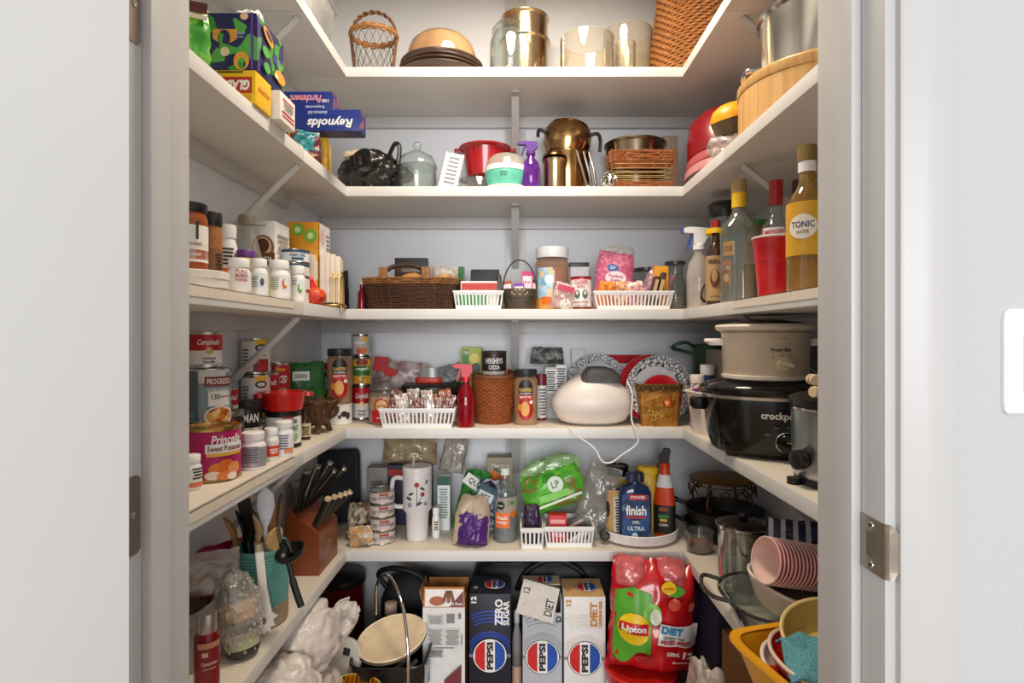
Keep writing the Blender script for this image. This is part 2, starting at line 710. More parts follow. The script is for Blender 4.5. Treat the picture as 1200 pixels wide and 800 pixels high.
def slot_basket(label, loc, w, d, h, n, rz=0, group='white slotted plastic baskets', col=None):
    t = T('plastic_basket', label, 'basket', loc, rz, group)
    col = col or M('f4f3f1', .4, var=.02)
    tp = .9
    gs = [bx(-w / 2 * tp, w / 2 * tp, -d / 2 * tp, d / 2 * tp, 0, .003)]
    e = .0035

    def wall(x0, y0, x1, y1, k):
        L = math.hypot(x1 - x0, y1 - y0)
        a = math.atan2(y1 - y0, x1 - x0)
        gg = [bx(0, L, -e / 2, e / 2, 0, h * .22), bx(0, L, -e / 2, e / 2, h * .8, h)]
        for i in range(k + 1):
            c = L * (i + .0) / k
            gg.append(bx(max(0, c - L / k * .22), min(L, c + L / k * .22), -e / 2, e / 2, h * .2, h * .82))
        g = xf(join(*gg), (x0, y0, 0), (0, 0, a))
        # splay outwards with height
        return [(p[0] * (tp + (1 - tp) * p[2] / h), p[1] * (tp + (1 - tp) * p[2] / h), p[2]) for p in g[0]], g[1]
    x, y = w / 2, d / 2
    m = max(3, round(n * d / w))
    gs += [wall(-x, -y, x, -y, n), wall(x, -y, x, y, m), wall(x, y, -x, y, n), wall(-x, y, -x, -y, m)]
    t.p('body', join(*gs), col)
    t.p('rim', join(bx(-x - .003, x + .003, -y - .003, -y + .003, h - .003, h + .002), bx(-x - .003, x + .003, y - .003, y + .003, h - .003, h + .002),
                    bx(-x - .003, -x + .003, -y, y, h - .003, h + .002), bx(x - .003, x + .003, -y, y, h - .003, h + .002)), col)
    return t


def spray_bottle(label, loc, r, h, body, head, trig, rz=None, liquid=None, ex=2.0, art=()):
    t = T('spray_bottle', label, 'spray bottle', loc, rz)
    hb = h * .72
    t.p('body', loft([(0, r * .92, r * .92, ex), (h * .02, r, r, ex), (hb * .6, r, r, ex), (hb * .78, r * .82, r * .82, ex), (hb * .92, r * .42, r * .42, 2), (hb, r * .38, r * .38, 2)]), body)
    if liquid:
        t.p('liquid', loft([(.002, r * .9, r * .9, ex), (hb * .33, r * .93, r * .93, ex)]), liquid)
    t.p('collar', lathe([(r * .5, hb), (r * .5, hb + h * .06), (r * .35, hb + h * .08)], 20), head)
    k = h * .055
    t.p('spray_head', prism([(-r * .45, hb + h * .07), (r * .35, hb + h * .07), (r * .75, hb + h * .17), (r * .7, h * .985), (-r * .9, h), (-r * 1.25, h * .985), (-r * 1.25, h * .93), (-r * .5, h * .92)], -k, k), head)
    t.p('trigger', prism([(-r * .62, h * .925), (-r * .45, h * .93), (-r * .85, h * .73), (-r * 1.05, h * .72), (-r * .85, h * .84)], -k * .6, k * .6), trig)
    t.p('nozzle', box(r * .22, k * 1.2, h * .06, .001), trig, (-r * 1.33, 0, h * .928))
    if art:
        t.art(art, cyl=r + .0006)
    return t


def bottle(label, loc, r, h, glass, cap, labels=(), art=(), shoulder=.62, nk=.35, caph=.1, rz=None, liquid=None, level=.5, ex=2, name='bottle', cat='bottle'):
    t = T(name, label, cat, loc, rz)
    s = shoulder * h
    t.p('body', loft([(0, r * .9, r * .9, ex), (h * .015, r, r, ex), (s, r, r, ex), (s + h * .06, r * .9, r * .9, ex), (s + h * .13, r * .55, r * .55, 2), (s + h * .18, r * nk, r * nk, 2), (h * (1 - caph), r * nk, r * nk, 2)], 30), glass)
    if liquid:
        t.p('liquid', loft([(.003, r * .86, r * .86, ex), (.006, r * .94, r * .94, ex), (h * level, r * .94, r * .94, ex)], 30), liquid)
    t.p('cap', lathe([(r * nk * 1.16, h * (1 - caph) - .002), (r * nk * 1.18, h * .995), (r * nk, h)], 20), cap)
    for z0, z1, m in labels:
        t.p('label', loft([(z0 * h, r + .0005, r + .0005, ex), (z1 * h, r + .0005, r + .0005, ex)], 30, False, False), m)
    if art:
        t.art(art, cyl=r + .0009)
    return t


def pill(label, loc, r, h, labelmat, art=(), capm=None, body=None, rz=None, capf=.22):
    t = T('supplement_bottle', label, 'bottle', loc, rz)
    ch = h * capf
    t.p('body', lathe([(r * .92, 0), (r, h * .03), (r, h - ch - h * .14), (r * .8, h - ch - h * .04), (r * .72, h - ch)], 28), body or WHITE)
    n = 28
    cap = []
    t.p('cap', lathe([(r * .86, h - ch), (r * .88, h - ch * .9), (r * .88, h - ch * .12), (r * .8, h)], n), capm or WHITE)
    t.p('label', lathe([(r + .0004, h * .07), (r + .0004, h - ch - h * .17)], n, False, False), labelmat)
    if art:
        t.art(art, cyl=r + .0008)
    return t


def bowl_prof(r, h, foot=.45, th=.004, flare=1.0):
    o = []
    for i in range(9):
        a = i / 8
        o.append((r * (foot + (1 - foot) * math.sin(a * PI / 2) ** flare), h * (1 - math.cos(a * PI / 2)) if a else 0))
    inn = [(max(.001, x - th), z + th * .8) for x, z in o[::-1]]
    inn[0] = (o[-1][0] - th, h)
    return o + inn + [(.001, inn[-1][1])]


def lines(n, w, h, mat, u, v, gap=.5, **ex):
    """n fine printed lines filling a w x h block"""
    o = []
    for i in range(n):
        y = v + h / 2 - (i + .5) * h / n
        o.append(('r', w * (1 - .25 * ((i * 7) % 3) / 2), h / n * gap, mat, u, y, dict(n='printed_line', **ex)))
    return o
# ------------------------------------------------------------------ the room
XL, XR, YB, YF, YW = -.70, .82, 2.03, .746, .609
JL, JR = -.432, .396
FLOORM = MP('grain', ['a88b6c', '8f7355', 'b89a78'], 3, .5, stretch=(8, .5, 1))


def vprism(pts, z0, z1):
    n = len(pts)
    v = [(x, y, z0) for x, y in pts] + [(x, y, z1) for x, y in pts]
    f = [tuple(range(n))[::-1], tuple(range(n, 2 * n))] + [(i, (i + 1) % n, (i + 1) % n + n, i + n) for i in range(n)]
    return v, f


struct('floor', bx(-2.6, 2.6, -3.0, YB + .1, -.05, 0), FLOORM)
struct('ceiling', bx(XL - .1, XR + .1, YF - .02, YB + .1, 2.44, 2.5), PAINT)
wb = struct('wall_back', bx(XL - .1, XR + .1, YB, YB + .1, 0, 2.46), WALLP)
wl = struct('wall_left', bx(XL - .1, XL, YW + .1, YB + .1, 0, 2.46), WALLP)
wr_ = struct('wall_right', bx(XR, XR + .1, YW + .1, YB + .1, 0, 2.46), WALLP)
HT = 2.06
struct('wall_front', join(bx(-2.6, JL - .02, YW, YF, 0, 2.6), bx(JR + .02, 2.6, YW, YF, 0, 2.6), bx(JL - .02, JR + .02, YW, YF, HT + .02, 2.6)), ROOMW)
# upright battens on the wall, between the shelf levels
for a, b in ((1.621, 1.911), (1.251, 1.551), (.893, 1.181), (.524, .823), (0, .456), (1.98, 2.44)):
    link('batten', bx(-.042, .030, YB - .012, YB, a, b), PAINT, wb)
    link('batten', bx(XL, XL + .012, 1.00, 1.07, a, b), PAINT, wl)
    link('batten', bx(XR - .012, XR, 1.00, 1.07, a, b), PAINT, wr_)

# door frame: two jambs with stops, head, casings
tl = struct('trim_1', bx(JL - .018, JL, YW, YF, 0, HT, .0015), PAINT)
link('door_stop', bx(JL, JL + .012, .650, .686, 0, HT - .012, .003), PAINT, tl)
tr_ = struct('trim_2', bx(JR, JR + .018, YW, YF, 0, HT, .0015), PAINT)
link('door_stop', bx(JR - .012, JR, .650, .686, 0, HT - .012, .003), PAINT, tr_)
th = struct('trim_3', bx(JL, JR, YW, YF, HT, HT + .018), PAINT)
link('door_stop', bx(JL, JR, .650, .686, HT - .012, HT), PAINT, th)
cp = [(0, 0), (0, -.008), (.004, -.0105), (.012, -.0105), (.015, -.0125), (.030, -.0145), (.046, -.0165), (.049, -.0165), (.0515, -.0125), (.055, -.0125), (.057, -.010), (.057, 0)]
struct('trim_4', vprism([(JR + .0115 + x, YW + y) for x, y in cp], 0, HT + .07), PAINT)
struct('trim_5', vprism([(JL - .0115 - x, YW + y) for x, y in cp][::-1], 0, HT + .07), PAINT)

# strike plate on the right jamb
zc = .938
sp = link('strike_plate', join(bx(JR - .0016, JR, .612, .650, zc + .0135, zc + .030), bx(JR - .0016, JR, .612, .650, zc - .030, zc - .0135),
                               bx(JR - .0016, JR, .639, .650, zc - .0135, zc + .0135), bx(JR - .0016, JR, .612, .622, zc - .0135, zc + .0135)), NICKEL, tr_)
lipv = []
n = 12
arcv, arcf = [], []
for i in range(n + 1):
    z = zc - .0295 + .059 * i / n
    e = .0155 * (1 - ((z - zc) / .0305) ** 2) ** .6
    for k, (dx, dy) in enumerate(((-.0016, 0), (-.0012, -.004), (.002, -.0075), (e * .98 + .001, -.0085), (e + .001, -.0075), (.002, -.006), (0, -.003), (0, 0))):
        arcv.append((JR + dx, .612 + dy, z))
for i in range(n):
    for k in range(8):
        a, b = i * 8 + k, i * 8 + (k + 1) % 8
        arcf.append((a, b, b + 8, a + 8))
link('strike_lip', (arcv, arcf), NICKEL, sp)
link('latch_recess', bx(JR - .0008, JR - .0002, .622, .639, zc - .0135, zc + .0135), M('6a6058', .6), sp)
for s in (-1, 1):
    link('screw', xf(lathe([(.0045, 0), (.0042, .0012), (.0015, .0006)], 14), (JR - .0016, .630, zc + s * .022), (0, -PI / 2, 0)), TIN, sp)
    link('screw_slot', bx(JR - .0030, JR - .0026, .6272, .6328, zc + s * .022 - .0006, zc + s * .022 + .0006), INK, sp)

# open door, swung out to the left, with its hinges
ph = R(122)
pin = (JL + .001, .603)
door = bpy.data.objects.new('door_1', None)
C.objects.link(door)
door.location = (pin[0], pin[1], 0)
door.rotation_euler = (0, 0, -ph)
door['kind'] = 'structure'
link('door_panel', bx(.002, .81, .006, .041, .008, HT - .004, .001), PAINT_LIFTED, door)
for zh in (.9685, 1.545, .25):
    h_ = link('hinge', tube([(0, 0, zh - .0445), (0, 0, zh + .0445)], .0058, 12), NICKEL, door)
    # leaf let into the jamb (given in room axes, turned back into the door's)
    inv = (Matrix.Translation((pin[0], pin[1], 0)) @ Matrix.Rotation(-ph, 4, 'Z')).inverted()
    prof = [(.607, -.0445), (.642, -.0445), (.6475, -.040), (.6475, .040), (.642, .0445), (.607, .0445)]
    g = ([tuple(inv @ Vector((JL + dx, y, zh + z))) for dx in (.0012, 0) for y, z in prof], [tuple(range(6)), tuple(range(11, 5, -1))] + [(i, i + 6, (i + 1) % 6 + 6, (i + 1) % 6) for i in range(6)])
    link('hinge_leaf', g, NICKEL, h_)
    for y, z in ((.624, .031), (.636, 0), (.624, -.031)):
        gg = xf(lathe([(.0042, 0), (.004, .001), (.001, .0004)], 12), (JL + .0012, y, zh + z), (0, PI / 2, 0))
        link('screw', ([tuple(inv @ Vector(p)) for p in gg[0]], gg[1]), TIN, h_)

t = T('light_switch', 'white rocker light switch plate on the grey wall', 'switch', (.556, YW, 1.143), 0)
t.p('plate', xf(loft([(0, .0355, .0565, 12), (.004, .0355, .0565, 12), (.0065, .033, .054, 12)], 48), rot=(PI / 2, 0, 0)), M('f4f4f4', .35, var=.01))
t.p('rocker_frame', xf(loft([(.006, .0175, .034, 14), (.0085, .0168, .0333, 14)], 40), rot=(PI / 2, 0, 0)), M('eeeeee', .35, var=.01))
t.p('rocker', xf(loft([(.008, .0155, .0315, 14), (.0105, .015, .031, 14)], 40), rot=(PI / 2 + .05, 0, 0)), M('f6f6f6', .3, var=.01))

# ------------------------------------------------------------------ shelves: three boards a level
SEL, SER, SEB, TH = -.513, .497, 1.70, .030
ORD = {1: 'top', 2: 'second', 3: 'middle', 4: 'fourth', 5: 'lowest'}
LIN = MP('ribs', ['f1e8d8', 'e4d8c2'], 45, .5, bump=.3)
LINB = MP('wave', ['f1e8d8', 'e8dcc8'], 45, .5, bump=.3)
for s in range(1, 6):
    z = SZ[s]
    t = T('wall_shelf', '%s white shelf board along the back wall' % ORD[s], 'shelf', (0, YB, z - TH), 0, 'white wall shelves')
    t.p('board', bx(XL + .001, XR - .001, SEB - YB, -.001, 0, TH, .002), SHELF)
    t.p('cleat', bx(XL + .002, XR - .002, -.019, -.0005, -.038, 0), PAINT)
    t.p('bracket', xf(box(.024, .010, .255), (-.006, -.015, -.176), (R(48), 0, 0)), PAINT)
    t.p('bracket_plate', bx(-.018, .006, -.235, -.20, -.004, 0), PAINT)
    for sd, xe, xw in (('left', SEL, XL), ('right', SER, XR)):
        t = T('wall_shelf', '%s white shelf board along the %s wall' % (ORD[s], sd), 'shelf', (xw, 1.36, z - TH), 0, 'white wall shelves')
        a, b = sorted((xe - xw, 0))
        e = .001 if sd == 'left' else -.001
        a, b = (a + .001, b) if sd == 'left' else (a, b - .001)
        t.p('board', bx(a, b, YF + .004 - 1.36, -.001, 0, TH, .002), SHELF)
        t.p('board', bx(a, b, .0, SEB - 1.3605, 0, TH, .002), SHELF)
        a, b = (.0005, .019) if sd == 'left' else (-.019, -.0005)
        t.p('cleat', bx(a, b, YF + .01 - 1.36, SEB - 1.362, -.038, 0), PAINT)
        if sd == 'left':
            t.p('bracket', tube([(.165, .02, -.003), (.010, .02, -.155)], .009, 4), PAINT)
        else:
            t.p('bracket', tube([(-.27, .02, -.003), (-.010, .02, -.215)], .009, 4), PAINT)
    if s >= 3:
        t = T('shelf_liner', 'cream ribbed liner on the %s back shelf' % ORD[s], 'shelf liner', (0, 1.86, z), 0, 'ribbed shelf liners')
        t.p('sheet', bx(XL + .004, XR - .004, SEB - 1.86 + .004, .16, .0001, .0014), LINB)
        for sd, x0, x1 in (('left', XL + .004, SEL - .002), ('right', SER + .002, XR - .004)):
            t = T('shelf_liner', 'cream ribbed liner on the %s %s shelf' % (ORD[s], sd), 'shelf liner', (0, 1.2, z), 0, 'ribbed shelf liners')
            t.p('sheet', bx(x0, x1, YF + .01 - 1.2, SEB - 1.201, .0001, .0014), LIN)
            if (s, sd) in ((3, 'left'), (4, 'left'), (3, 'right')):
                q = SEL if sd == 'left' else SER
                d = 1 if sd == 'left' else -1
                a, b = sorted((q + d * .0003, q + d * .0016))
                x2, x3 = sorted((q - d * .004, q + d * .0016))
                t.p('overhang', join(bx(a, b, YF + .01 - 1.2, .10, -.017, .0014), bx(x2, x3, YF + .01 - 1.2, .10, .0001, .0014)), LIN)

# ------------------------------------------------------------------ top shelf
l = pos(1, 438, 1.79)
t = T('egg_basket', 'wicker rimmed chicken wire egg basket with arched handle', 'basket', l, 0)
wv = []
for k in range(18):
    a0 = 2 * PI * k / 18
    for sg in (-1, 1):
        wv.append(tube([((.056 + .014 * q) * math.cos(a0 + sg * q * .9), (.05 + .012 * q) * math.sin(a0 + sg * q * .9), .012 + .125 * q) for q in [i / 6 for i in range(7)]], .0008, 4))
t.p('wire_mesh', join(*wv), M('6b5a48', .4, .7), kind='stuff')
br = M('7a5232', .7, var=.3)
for zz, rx, nm in ((.008, .058, 'base_ring'), (.140, .073, 'rim')):
    t.p(nm, join(ring(rx, rx * .86, zz, .006, 30), *[tube([(rx * math.cos(a), rx * .86 * math.sin(a), zz + .009 * math.sin(8 * a + o)) for a in [2 * PI * i / 48 for i in range(48)]], .004, 5, True) for o in (0, PI)]), M('a8753f', .7, var=.3))
for sx in (-1, 1):
    t.p('upright', tube([(sx * .058, 0, .008), (sx * .073, 0, .14)], .005, 6), br)
t.p('handle', join(arch(.071, .075, .0045, 16, 0, .14), *[tube([(-.071 * math.cos(a), .006 * math.cos(10 * a + o), .14 + .075 * math.sin(a) + .004 * math.sin(10 * a + o)) for a in [PI * i / 30 for i in range(31)]], .003, 5) for o in (0, PI)]), br)
for i in range(4):
    t = T('dinner_plate', 'dark brown plate, %s of the stack under the amber bowl' % ['lowest', 'second from bottom', 'third from bottom', 'topmost'][i], 'plate', pos(1, 518, 1.845, up=.0135 * i), 0, 'dark plates on the top shelf')
    t.p('body', lathe([(.075, 0), (.08, .002), (.125, .012), (.143 - .003 * i, .024), (.143 - .003 * i, .0265), (.12, .016), (.075, .007), (.001, .006)], 40), M('4a3527', .35, coat=.4))
t = T('glass_bowl', 'pale amber glass bowl turned over on the dark plates', 'bowl', pos(1, 518, 1.845, up=.0545), 0)
t.p('body', lathe([(.113, 0), (.114, .012), (.112, .045), (.101, .078), (.078, .100), (.04, .110), (.001, .112)], 40), GL('e2bb8a', .42, .08))
t.p('scalloped_rim', tube([(.113 * math.cos(a), .113 * math.sin(a), .003 + .002 * math.sin(24 * a)) for a in [2 * PI * i / 96 for i in range(96)]], .0028, 6, True), GL('d9a868', .5, .05))
l = pos(1, 598, 1.765)
t = T('glass_canister', 'clear glass canister with glass lid in front of steel pots', 'jar', l)
t.p('body', lathe([(.058, 0), (.063, .006), (.064, .10), (.055, .125), (.052, .13), (.050, .13), (.053, .123), (.060, .1), (.060, .006), (.001, .004)], 32), GLASS)
t.p('lid', lathe([(.056, .132), (.057, .14), (.045, .158), (.012, .163), (.001, .163)], 32), GLASS)
l = pos(1, 615, 1.915)
STW = M('cbb08a', .2, 1, var=.05)
t = T('steel_pot', 'straight sided steel pot behind the glass canister', 'pot', l)
t.p('body', lathe([(.078, 0), (.082, .004), (.082, .17), (.088, .175), (.088, .178), (.08, .178), (.08, .01), (.001, .008)], 36), STW)
t = T('steel_bowl', 'steel pot with rolled rim stacked in the taller pot', 'pot', (l[0], l[1], l[2] + .1785))
t.p('body', lathe([(.060, 0), (.078, .002), (.078, .07), (.083, .075), (.083, .079), (.076, .079), (.076, .006), (.001, .004)], 36), STW)
for px, Y, r, h, nm in ((688, 1.80, .086, .130, 'wide clear glass cylinder vase beside the steel pots'), (736, 1.915, .082, .215, 'tall clear glass cylinder vase behind the small tumbler'), (733, 1.762, .031, .10, 'small clear glass tumbler in front of the tall vase')):
    t = T('glass_vase', nm, 'vase', pos(1, px, Y), 0)
    t.p('body', lathe([(r * .96, 0), (r, .004), (r, h), (r - .003, h), (r - .003, .009), (.001, .009)], 40), GL('fbf7ee', .05))
    t.p('rim', ring(r - .0015, r - .0015, h, .0018, 40), GL('fffaf0', .2))
l = (.560, 1.83, SZ[1])
t = T('wicker_hamper', 'large honey coloured wicker basket in the right corner of the top shelf', 'basket', l, 0)
w, s = wicker([(0, .125, .15), (.08, .12, .145), (.42, .085, .11)], 42, 30, 2.2, 1.0)
t.p('weave', w, WICK)
t.p('stakes', s, M('8a4a1c', .6, var=.2), kind='stuff')
t.p('lining', loft([(0, .12, .145), (.08, .115, .14), (.41, .08, .105)]), M('6a3a18', .8))
l = (-.585, 1.50, SZ[1])
t = T('plastic_tub', 'clear plastic tub at the edge of the left top shelf', 'tub', l, 0)
t.p('body', loft([(0, .062, .10, 6), (.004, .066, .104, 6), (.10, .076, .115, 6), (.10, .072, .111, 6), (.006, .062, .10, 6)]), FROST)
t.p('rim', ring(.078, .117, .10, .004, 40, 6, 6), FROST)

# ------------------------------------------------------------------ second shelf, left
pouch('green snack bag with brown print at the left door jamb', (-.600, .985, SZ[2]), .12, .130, .04, MP('noise', ['d9ead0', '6fb33a', '3f9a2a', 'b9dca0'], 14, .3), rz=R(25), name='snack_bag', seed=4,
      art=[('r', .11, .016, M('5a1f14', .4), 0, .118), ('r', .11, .008, M('e8d9c0', .4), 0, .104), ('r', .11, .008, M('5a1f14', .4), 0, .125)])
TB = MP('spots', ['1d1f52', '23285e', '3f9a35', '1a1c4a', '57b04a', '23285e'], 42, .45)
t = carton('tissue box printed with green leaves and orange flowers, tissue sticking out', (-.556, 1.165, SZ[2] + .0665), .098, .128, .112, TB, name='tissue_box', cat='tissue box',
           art=[(lambda x: (-.005 - .012 * math.cos(x * 60), .012), .048, .03, M('e9a23a', .5), -.012, .068, {}), ('d', .024, .034, TB, -.014, .062), ('d', .018, .018, M('f2dfb8', .5), -.012, .036),
                ('d', .030, .036, M('e9a23a', .5), .020, .018), ('d', .015, .022, TB, .021, .013), ('d', .016, .014, M('f2c9a0', .5), .026, .104),
                ('t', 'tissues', .020, .006, M('a8a6d8', .5), .018, .072), ('t', 'facial', .018, .005, M('a8a6d8', .5), .016, .064),
                ('r', .005, .11, M('6a3aa0', .5), .0415, .056), ('r', .005, .11, M('6a3aa0', .5), -.062, .056, dict(f='r')),
                ('d', .05, .022, M('e9a23a', .5), -.02, .088, dict(f='r', rot=-24)), ('d', .03, .010, M('2a2c60', .5), -.018, .090, dict(f='r', rot=-24)), ('d', .05, .026, M('e9a23a', .5), .035, .03, dict(f='r')), ('d', .02, .01, M('f2dfb8', .5), .015, .025, dict(f='r')),
                ('t', 'tissues', .03, .011, M('7a4ab8', .5), .014, .056, dict(f='r')), ('d', .03, .02, M('57b04a', .5), -.035, .05, dict(f='r')), ('d', .03, .02, M('57b04a', .5), -.03, .02, dict(f='r'))])
t.p('tissue', pillow(.07, .045, .02, 7, .008, 10, 8, .4), M('fbf8f4', .8), (0, .0, .108), ang=80)
carton('yellow food wrap box printed GLAD, lying upside down under the tissue box', (-.566, 1.132, SZ[2]), .118, .070, .065, M('f0bd14', .4), name='wrap_box',
       art=[('r', .060, .032, M('b8301c', .4), .022, .036), ('t', 'GLAD', .048, .020, WHITE, .024, .036, dict(rot=180, b=.05, sh=.2)), ('r', .05, .003, M('4a3a10', .5), .01, .061), ('r', .02, .010, M('c89a10', .5), .04, .011),
            ('t', 'cling wrap', .05, .012, M('b8301c', .5), 0, .034, dict(f='r', rot=180))])
t = carton('white box with red stripes beside the yellow GLAD box', (-.560, 1.212, SZ[2]), .138, .078, .060, M('ece6de', .5), name='wrap_box',
       art=[('r', .06, .004, RED, 0, .020, dict(f='r')), ('r', .06, .003, RED, 0, .012, dict(f='r')), ('r', .055, .003, RED, 0, .047, dict(f='r'))] + lines(3, .05, .015, INK, 0, .034, f='r'))
RB = M('1c2f80', .35, var=.05)
for i, (z, xr, tx, lab, d) in enumerate(((.087, -.412, 'Reynolds', 'lower blue foil box printed Reynolds, upside down and jutting over the shelf edge', 0), (.1445, -.488, 'Parchment', 'upper blue parchment box lying on the Reynolds foil box', .01))):
    w = xr + .69
    hh = .056 if i == 0 else .050
    t = carton(lab, (xr - w / 2, 1.51 + d, SZ[2] + z), w, .056, hh, RB, name='foil_box',
               art=[('t', tx, .12 if i == 0 else .085, .030 if i == 0 else .020, WHITE if i == 0 else M('e89aa0', .5), w / 2 - (.078 if i == 0 else .070), hh * (.42 if i == 0 else .62), dict(rot=180, b=.03, sh=.25)),
                    ('t', 'aluminum foil' if i == 0 else 'Reynolds', .05, .009, M('c9d2ea', .4), w / 2 - (.11 if i == 0 else .045), hh * (.85 if i == 0 else .2), dict(rot=180))]
               + ([('t', '100', .018, .009, WHITE, w / 2 - .018, hh * .5, dict(rot=180))] if i else []))
    t.p('end_flap', bx(w / 2, w / 2 + .0015, -.026, .026, .002, hh - .002), MP('spots', ['5a3a6a', '2a2c70', '8a5a70'], 60, .5))
    t.p('bottom_print', bx(-w / 2 + .004, w / 2 - .004, -.024, .024, -.0006, 0), MP('spots', ['2a2450', '3a3060', '4a4a70', '2a2450'], 30, .5))
carton('yellow carton supporting the foil boxes at the corner of the second shelf', (-.566, 1.56, SZ[2]), .092, .09, .085, MP('spots', ['e8b81e', 'f0c832', 'e0a818'], 25, .45), rz=R(12), name='snack_box',
       art=[('r', .06, .02, M('b01c2a', .5), 0, .015), ('t', '1001', .03, .012, INK, .01, .032), ('d', .05, .03, M('e9dcc0', .5), -.005, .063), ('t', 'sugar', .04, .012, M('7a1c20', .5), -.005, .063)])
pouch('teal and yellow foil packet beside the yellow carton', (-.545, 1.452, SZ[2]), .085, .075, .03, MP('noise', ['1d6a78', '2a8a90', '6a2a3a', 'd8b23a'], 22, .35), rz=R(35), name='snack_packet', seed=9)

# second shelf, back
l = pos(2, 436, 1.835)
t = T('trash_bag', 'crumpled black plastic bag at the left end of the second shelf', 'bag', l, 0)
t.p('body', crumple(.105, .085, .15, 3.3, .42, 60, 44, 1.8), M('17120f', .28, sc=30, bump=.9), ang=80)
t.p('knot', tube(smooth_path([(.06, -.05, .10), (.085, -.06, .15), (.10, -.055, .145), (.095, -.05, .09)]), .007, 6), M('17120f', .3))
pouch('cream paper packet lying on top of the black plastic bag', (l[0] - .045, l[1] - .02, l[2] + .125), .10, .05, .025, M('e8d6b8', .6), tilt=-60, name='paper_packet', seed=2)
l = pos(2, 489, 1.80)
t = T('candy_jar', 'clear glass candy jar with knobbed dome lid', 'jar', l)
t.p('body', lathe([(.045, 0), (.055, .006), (.062, .04), (.060, .085), (.058, .085), (.058, .04), (.05, .010), (.001, .008)], 36), GLASS)
t.p('lid', lathe([(.064, .086), (.063, .092), (.050, .118), (.022, .134), (.010, .137), (.008, .142)], 36), GLASS)
t.p('lid_knob', lathe([(.006, .140), (.014, .150), (.014, .158), (.008, .166), (.001, .167)], 24), GLASS, on=None)
l = pos(2, 524, 1.735)
t = T('plastic_tray', 'white slotted plastic tray leaning on the candy jar', 'tray', l, rot=(R(-8), R(12), 0))
gs = [bx(-.024, -.017, 0, .008, 0, .115), bx(.017, .024, 0, .008, 0, .115)]
for i in range(9):
    gs.append(bx(-.018, .018, .001, .006, i * .0133, i * .0133 + (.012 if i in (0, 8) else .0055)))
t.p('body', join(*gs), WHITE)
t.p('rim', join(bx(-.028, -.023, -.004, .012, 0, .117), bx(.023, .028, -.004, .012, 0, .117)), WHITE)
l = pos(2, 560, 1.885)
t = T('glass_casserole', 'clear glass bowl turned upside down under the red pot', 'bowl', l)
t.p('body', lathe([(.085, 0), (.084, .01), (.066, .064), (.05, .072), (.001, .072)], 36), GLASS)
t = T('red_pot', 'red enamel pot with lug handles on the upturned glass bowl', 'pot', (l[0] + .025, l[1] - .005, l[2] + .0725), 0)
t.p('body', lathe([(.056, 0), (.062, .004), (.076, .088), (.088, .094), (.088, .098), (.074, .094), (.060, .008), (.001, .006)], 36), M('a5141c', .25, coat=.6))
for s in (-1, 1):
    t.p('handle', loft([(.086, .014, .018, 3, s * .089, 0), (.095, .014, .018, 3, s * .089, 0)], 16), M('a5141c', .25, coat=.6))
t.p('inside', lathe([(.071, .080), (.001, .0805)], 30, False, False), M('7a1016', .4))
l = pos(2, 544, 1.752)
t = T('saucepan_cover', 'clear glass pot cover lying in front of the red pot', 'lid', l, 0)
t.p('body', lathe([(.040, 0), (.041, .004), (.03, .016), (.012, .023), (.001, .024)], 32), GLASS)
t.p('rim', ring(.04, .04, .003, .003, 32), STEEL)
t.p('knob', lathe([(.006, .022), (.010, .030), (.009, .036), (.001, .037)], 16), M('6a6058', .4))
l = pos(2, 593, 1.772)
t = T('food_container', 'mint green bowl with clear domed lid, printed lettering', 'container', l)
MINT = M('6fcfb4', .4, var=.03)
t.p('saucer', lathe([(.05, 0), (.066, .008), (.067, .011), (.05, .008), (.001, .006)], 36), WHITE)
t.p('bowl', lathe([(.042, .010), (.056, .018), (.064, .040), (.066, .060), (.066, .066), (.001, .066)], 36), MINT)
t.p('band', lathe([(.0668, .058), (.0672, .072), (.0655, .074)], 36), M('e9efe9', .4))
t.p('dome_lid', lathe([(.065, .074), (.060, .092), (.045, .110), (.020, .119), (.001, .121)], 36), GL('f4ede4', .35, .15))
t.art([('t', 'salad', .022, .006, INK, -6, .046), ('t', 'to go', .022, .005, INK, -6, .037)], cyl=.0655)
spray_bottle('purple spray bottle in front of the steel kettle', pos(2, 622, 1.752), .029, .152, GL('7a2fa8', .55, .08), M('5b2a86', .4), M('4a2070', .4), rz=0, liquid=M('4d1a70', .4))
BRS = M('a9865a', .18, 1, var=.12)
l = pos(2, 664, 1.915)
t = T('steel_stockpot', 'steel kettle pot with tilted lid and black side handle', 'pot', l, 0)
t.p('body', lathe([(.07, 0), (.077, .005), (.077, .15), (.081, .155), (.081, .158), (.073, .158), (.07, .01), (.001, .008)], 40), BRS)
t.p('upper_pan', xf(lathe([(.045, 0), (.066, .006), (.08, .04), (.082, .075), (.078, .095), (.062, .108), (.066, .112), (.062, .112), (.058, .106), (.07, .09), (.001, .08)], 36), (-.006, 0, .15), (R(-6), R(8), 0)), BRS)
t.p('handle', tube(smooth_path([(.070, -.03, .215), (.098, -.035, .222), (.108, -.04, .20), (.106, -.04, .16)]), .006, 8), M('2a2522', .35))
t.p('handle', tube(smooth_path([(-.070, -.02, .23), (-.094, -.025, .238), (-.098, -.025, .215)]), .006, 8), M('2a2522', .35))
l = pos(2, 650, 1.775)
t = T('creamer', 'small steel coffee creamer with flared lip and lid', 'pitcher', l)
t.p('body', lathe([(.030, 0), (.034, .003), (.034, .085), (.039, .100), (.037, .100), (.032, .086), (.031, .006), (.001, .005)], 30), STW)
t.p('lid', xf(lathe([(.040, 0), (.039, .006), (.02, .018), (.004, .021), (.001, .021)], 30), (0, .004, .101), (R(-14), 0, 0)), M('6a4a30', .25, .9))
t.p('lid_button', xf(lathe([(.003, 0), (.005, .006), (.001, .009)], 12), (0, .008, .120)), CHROME)
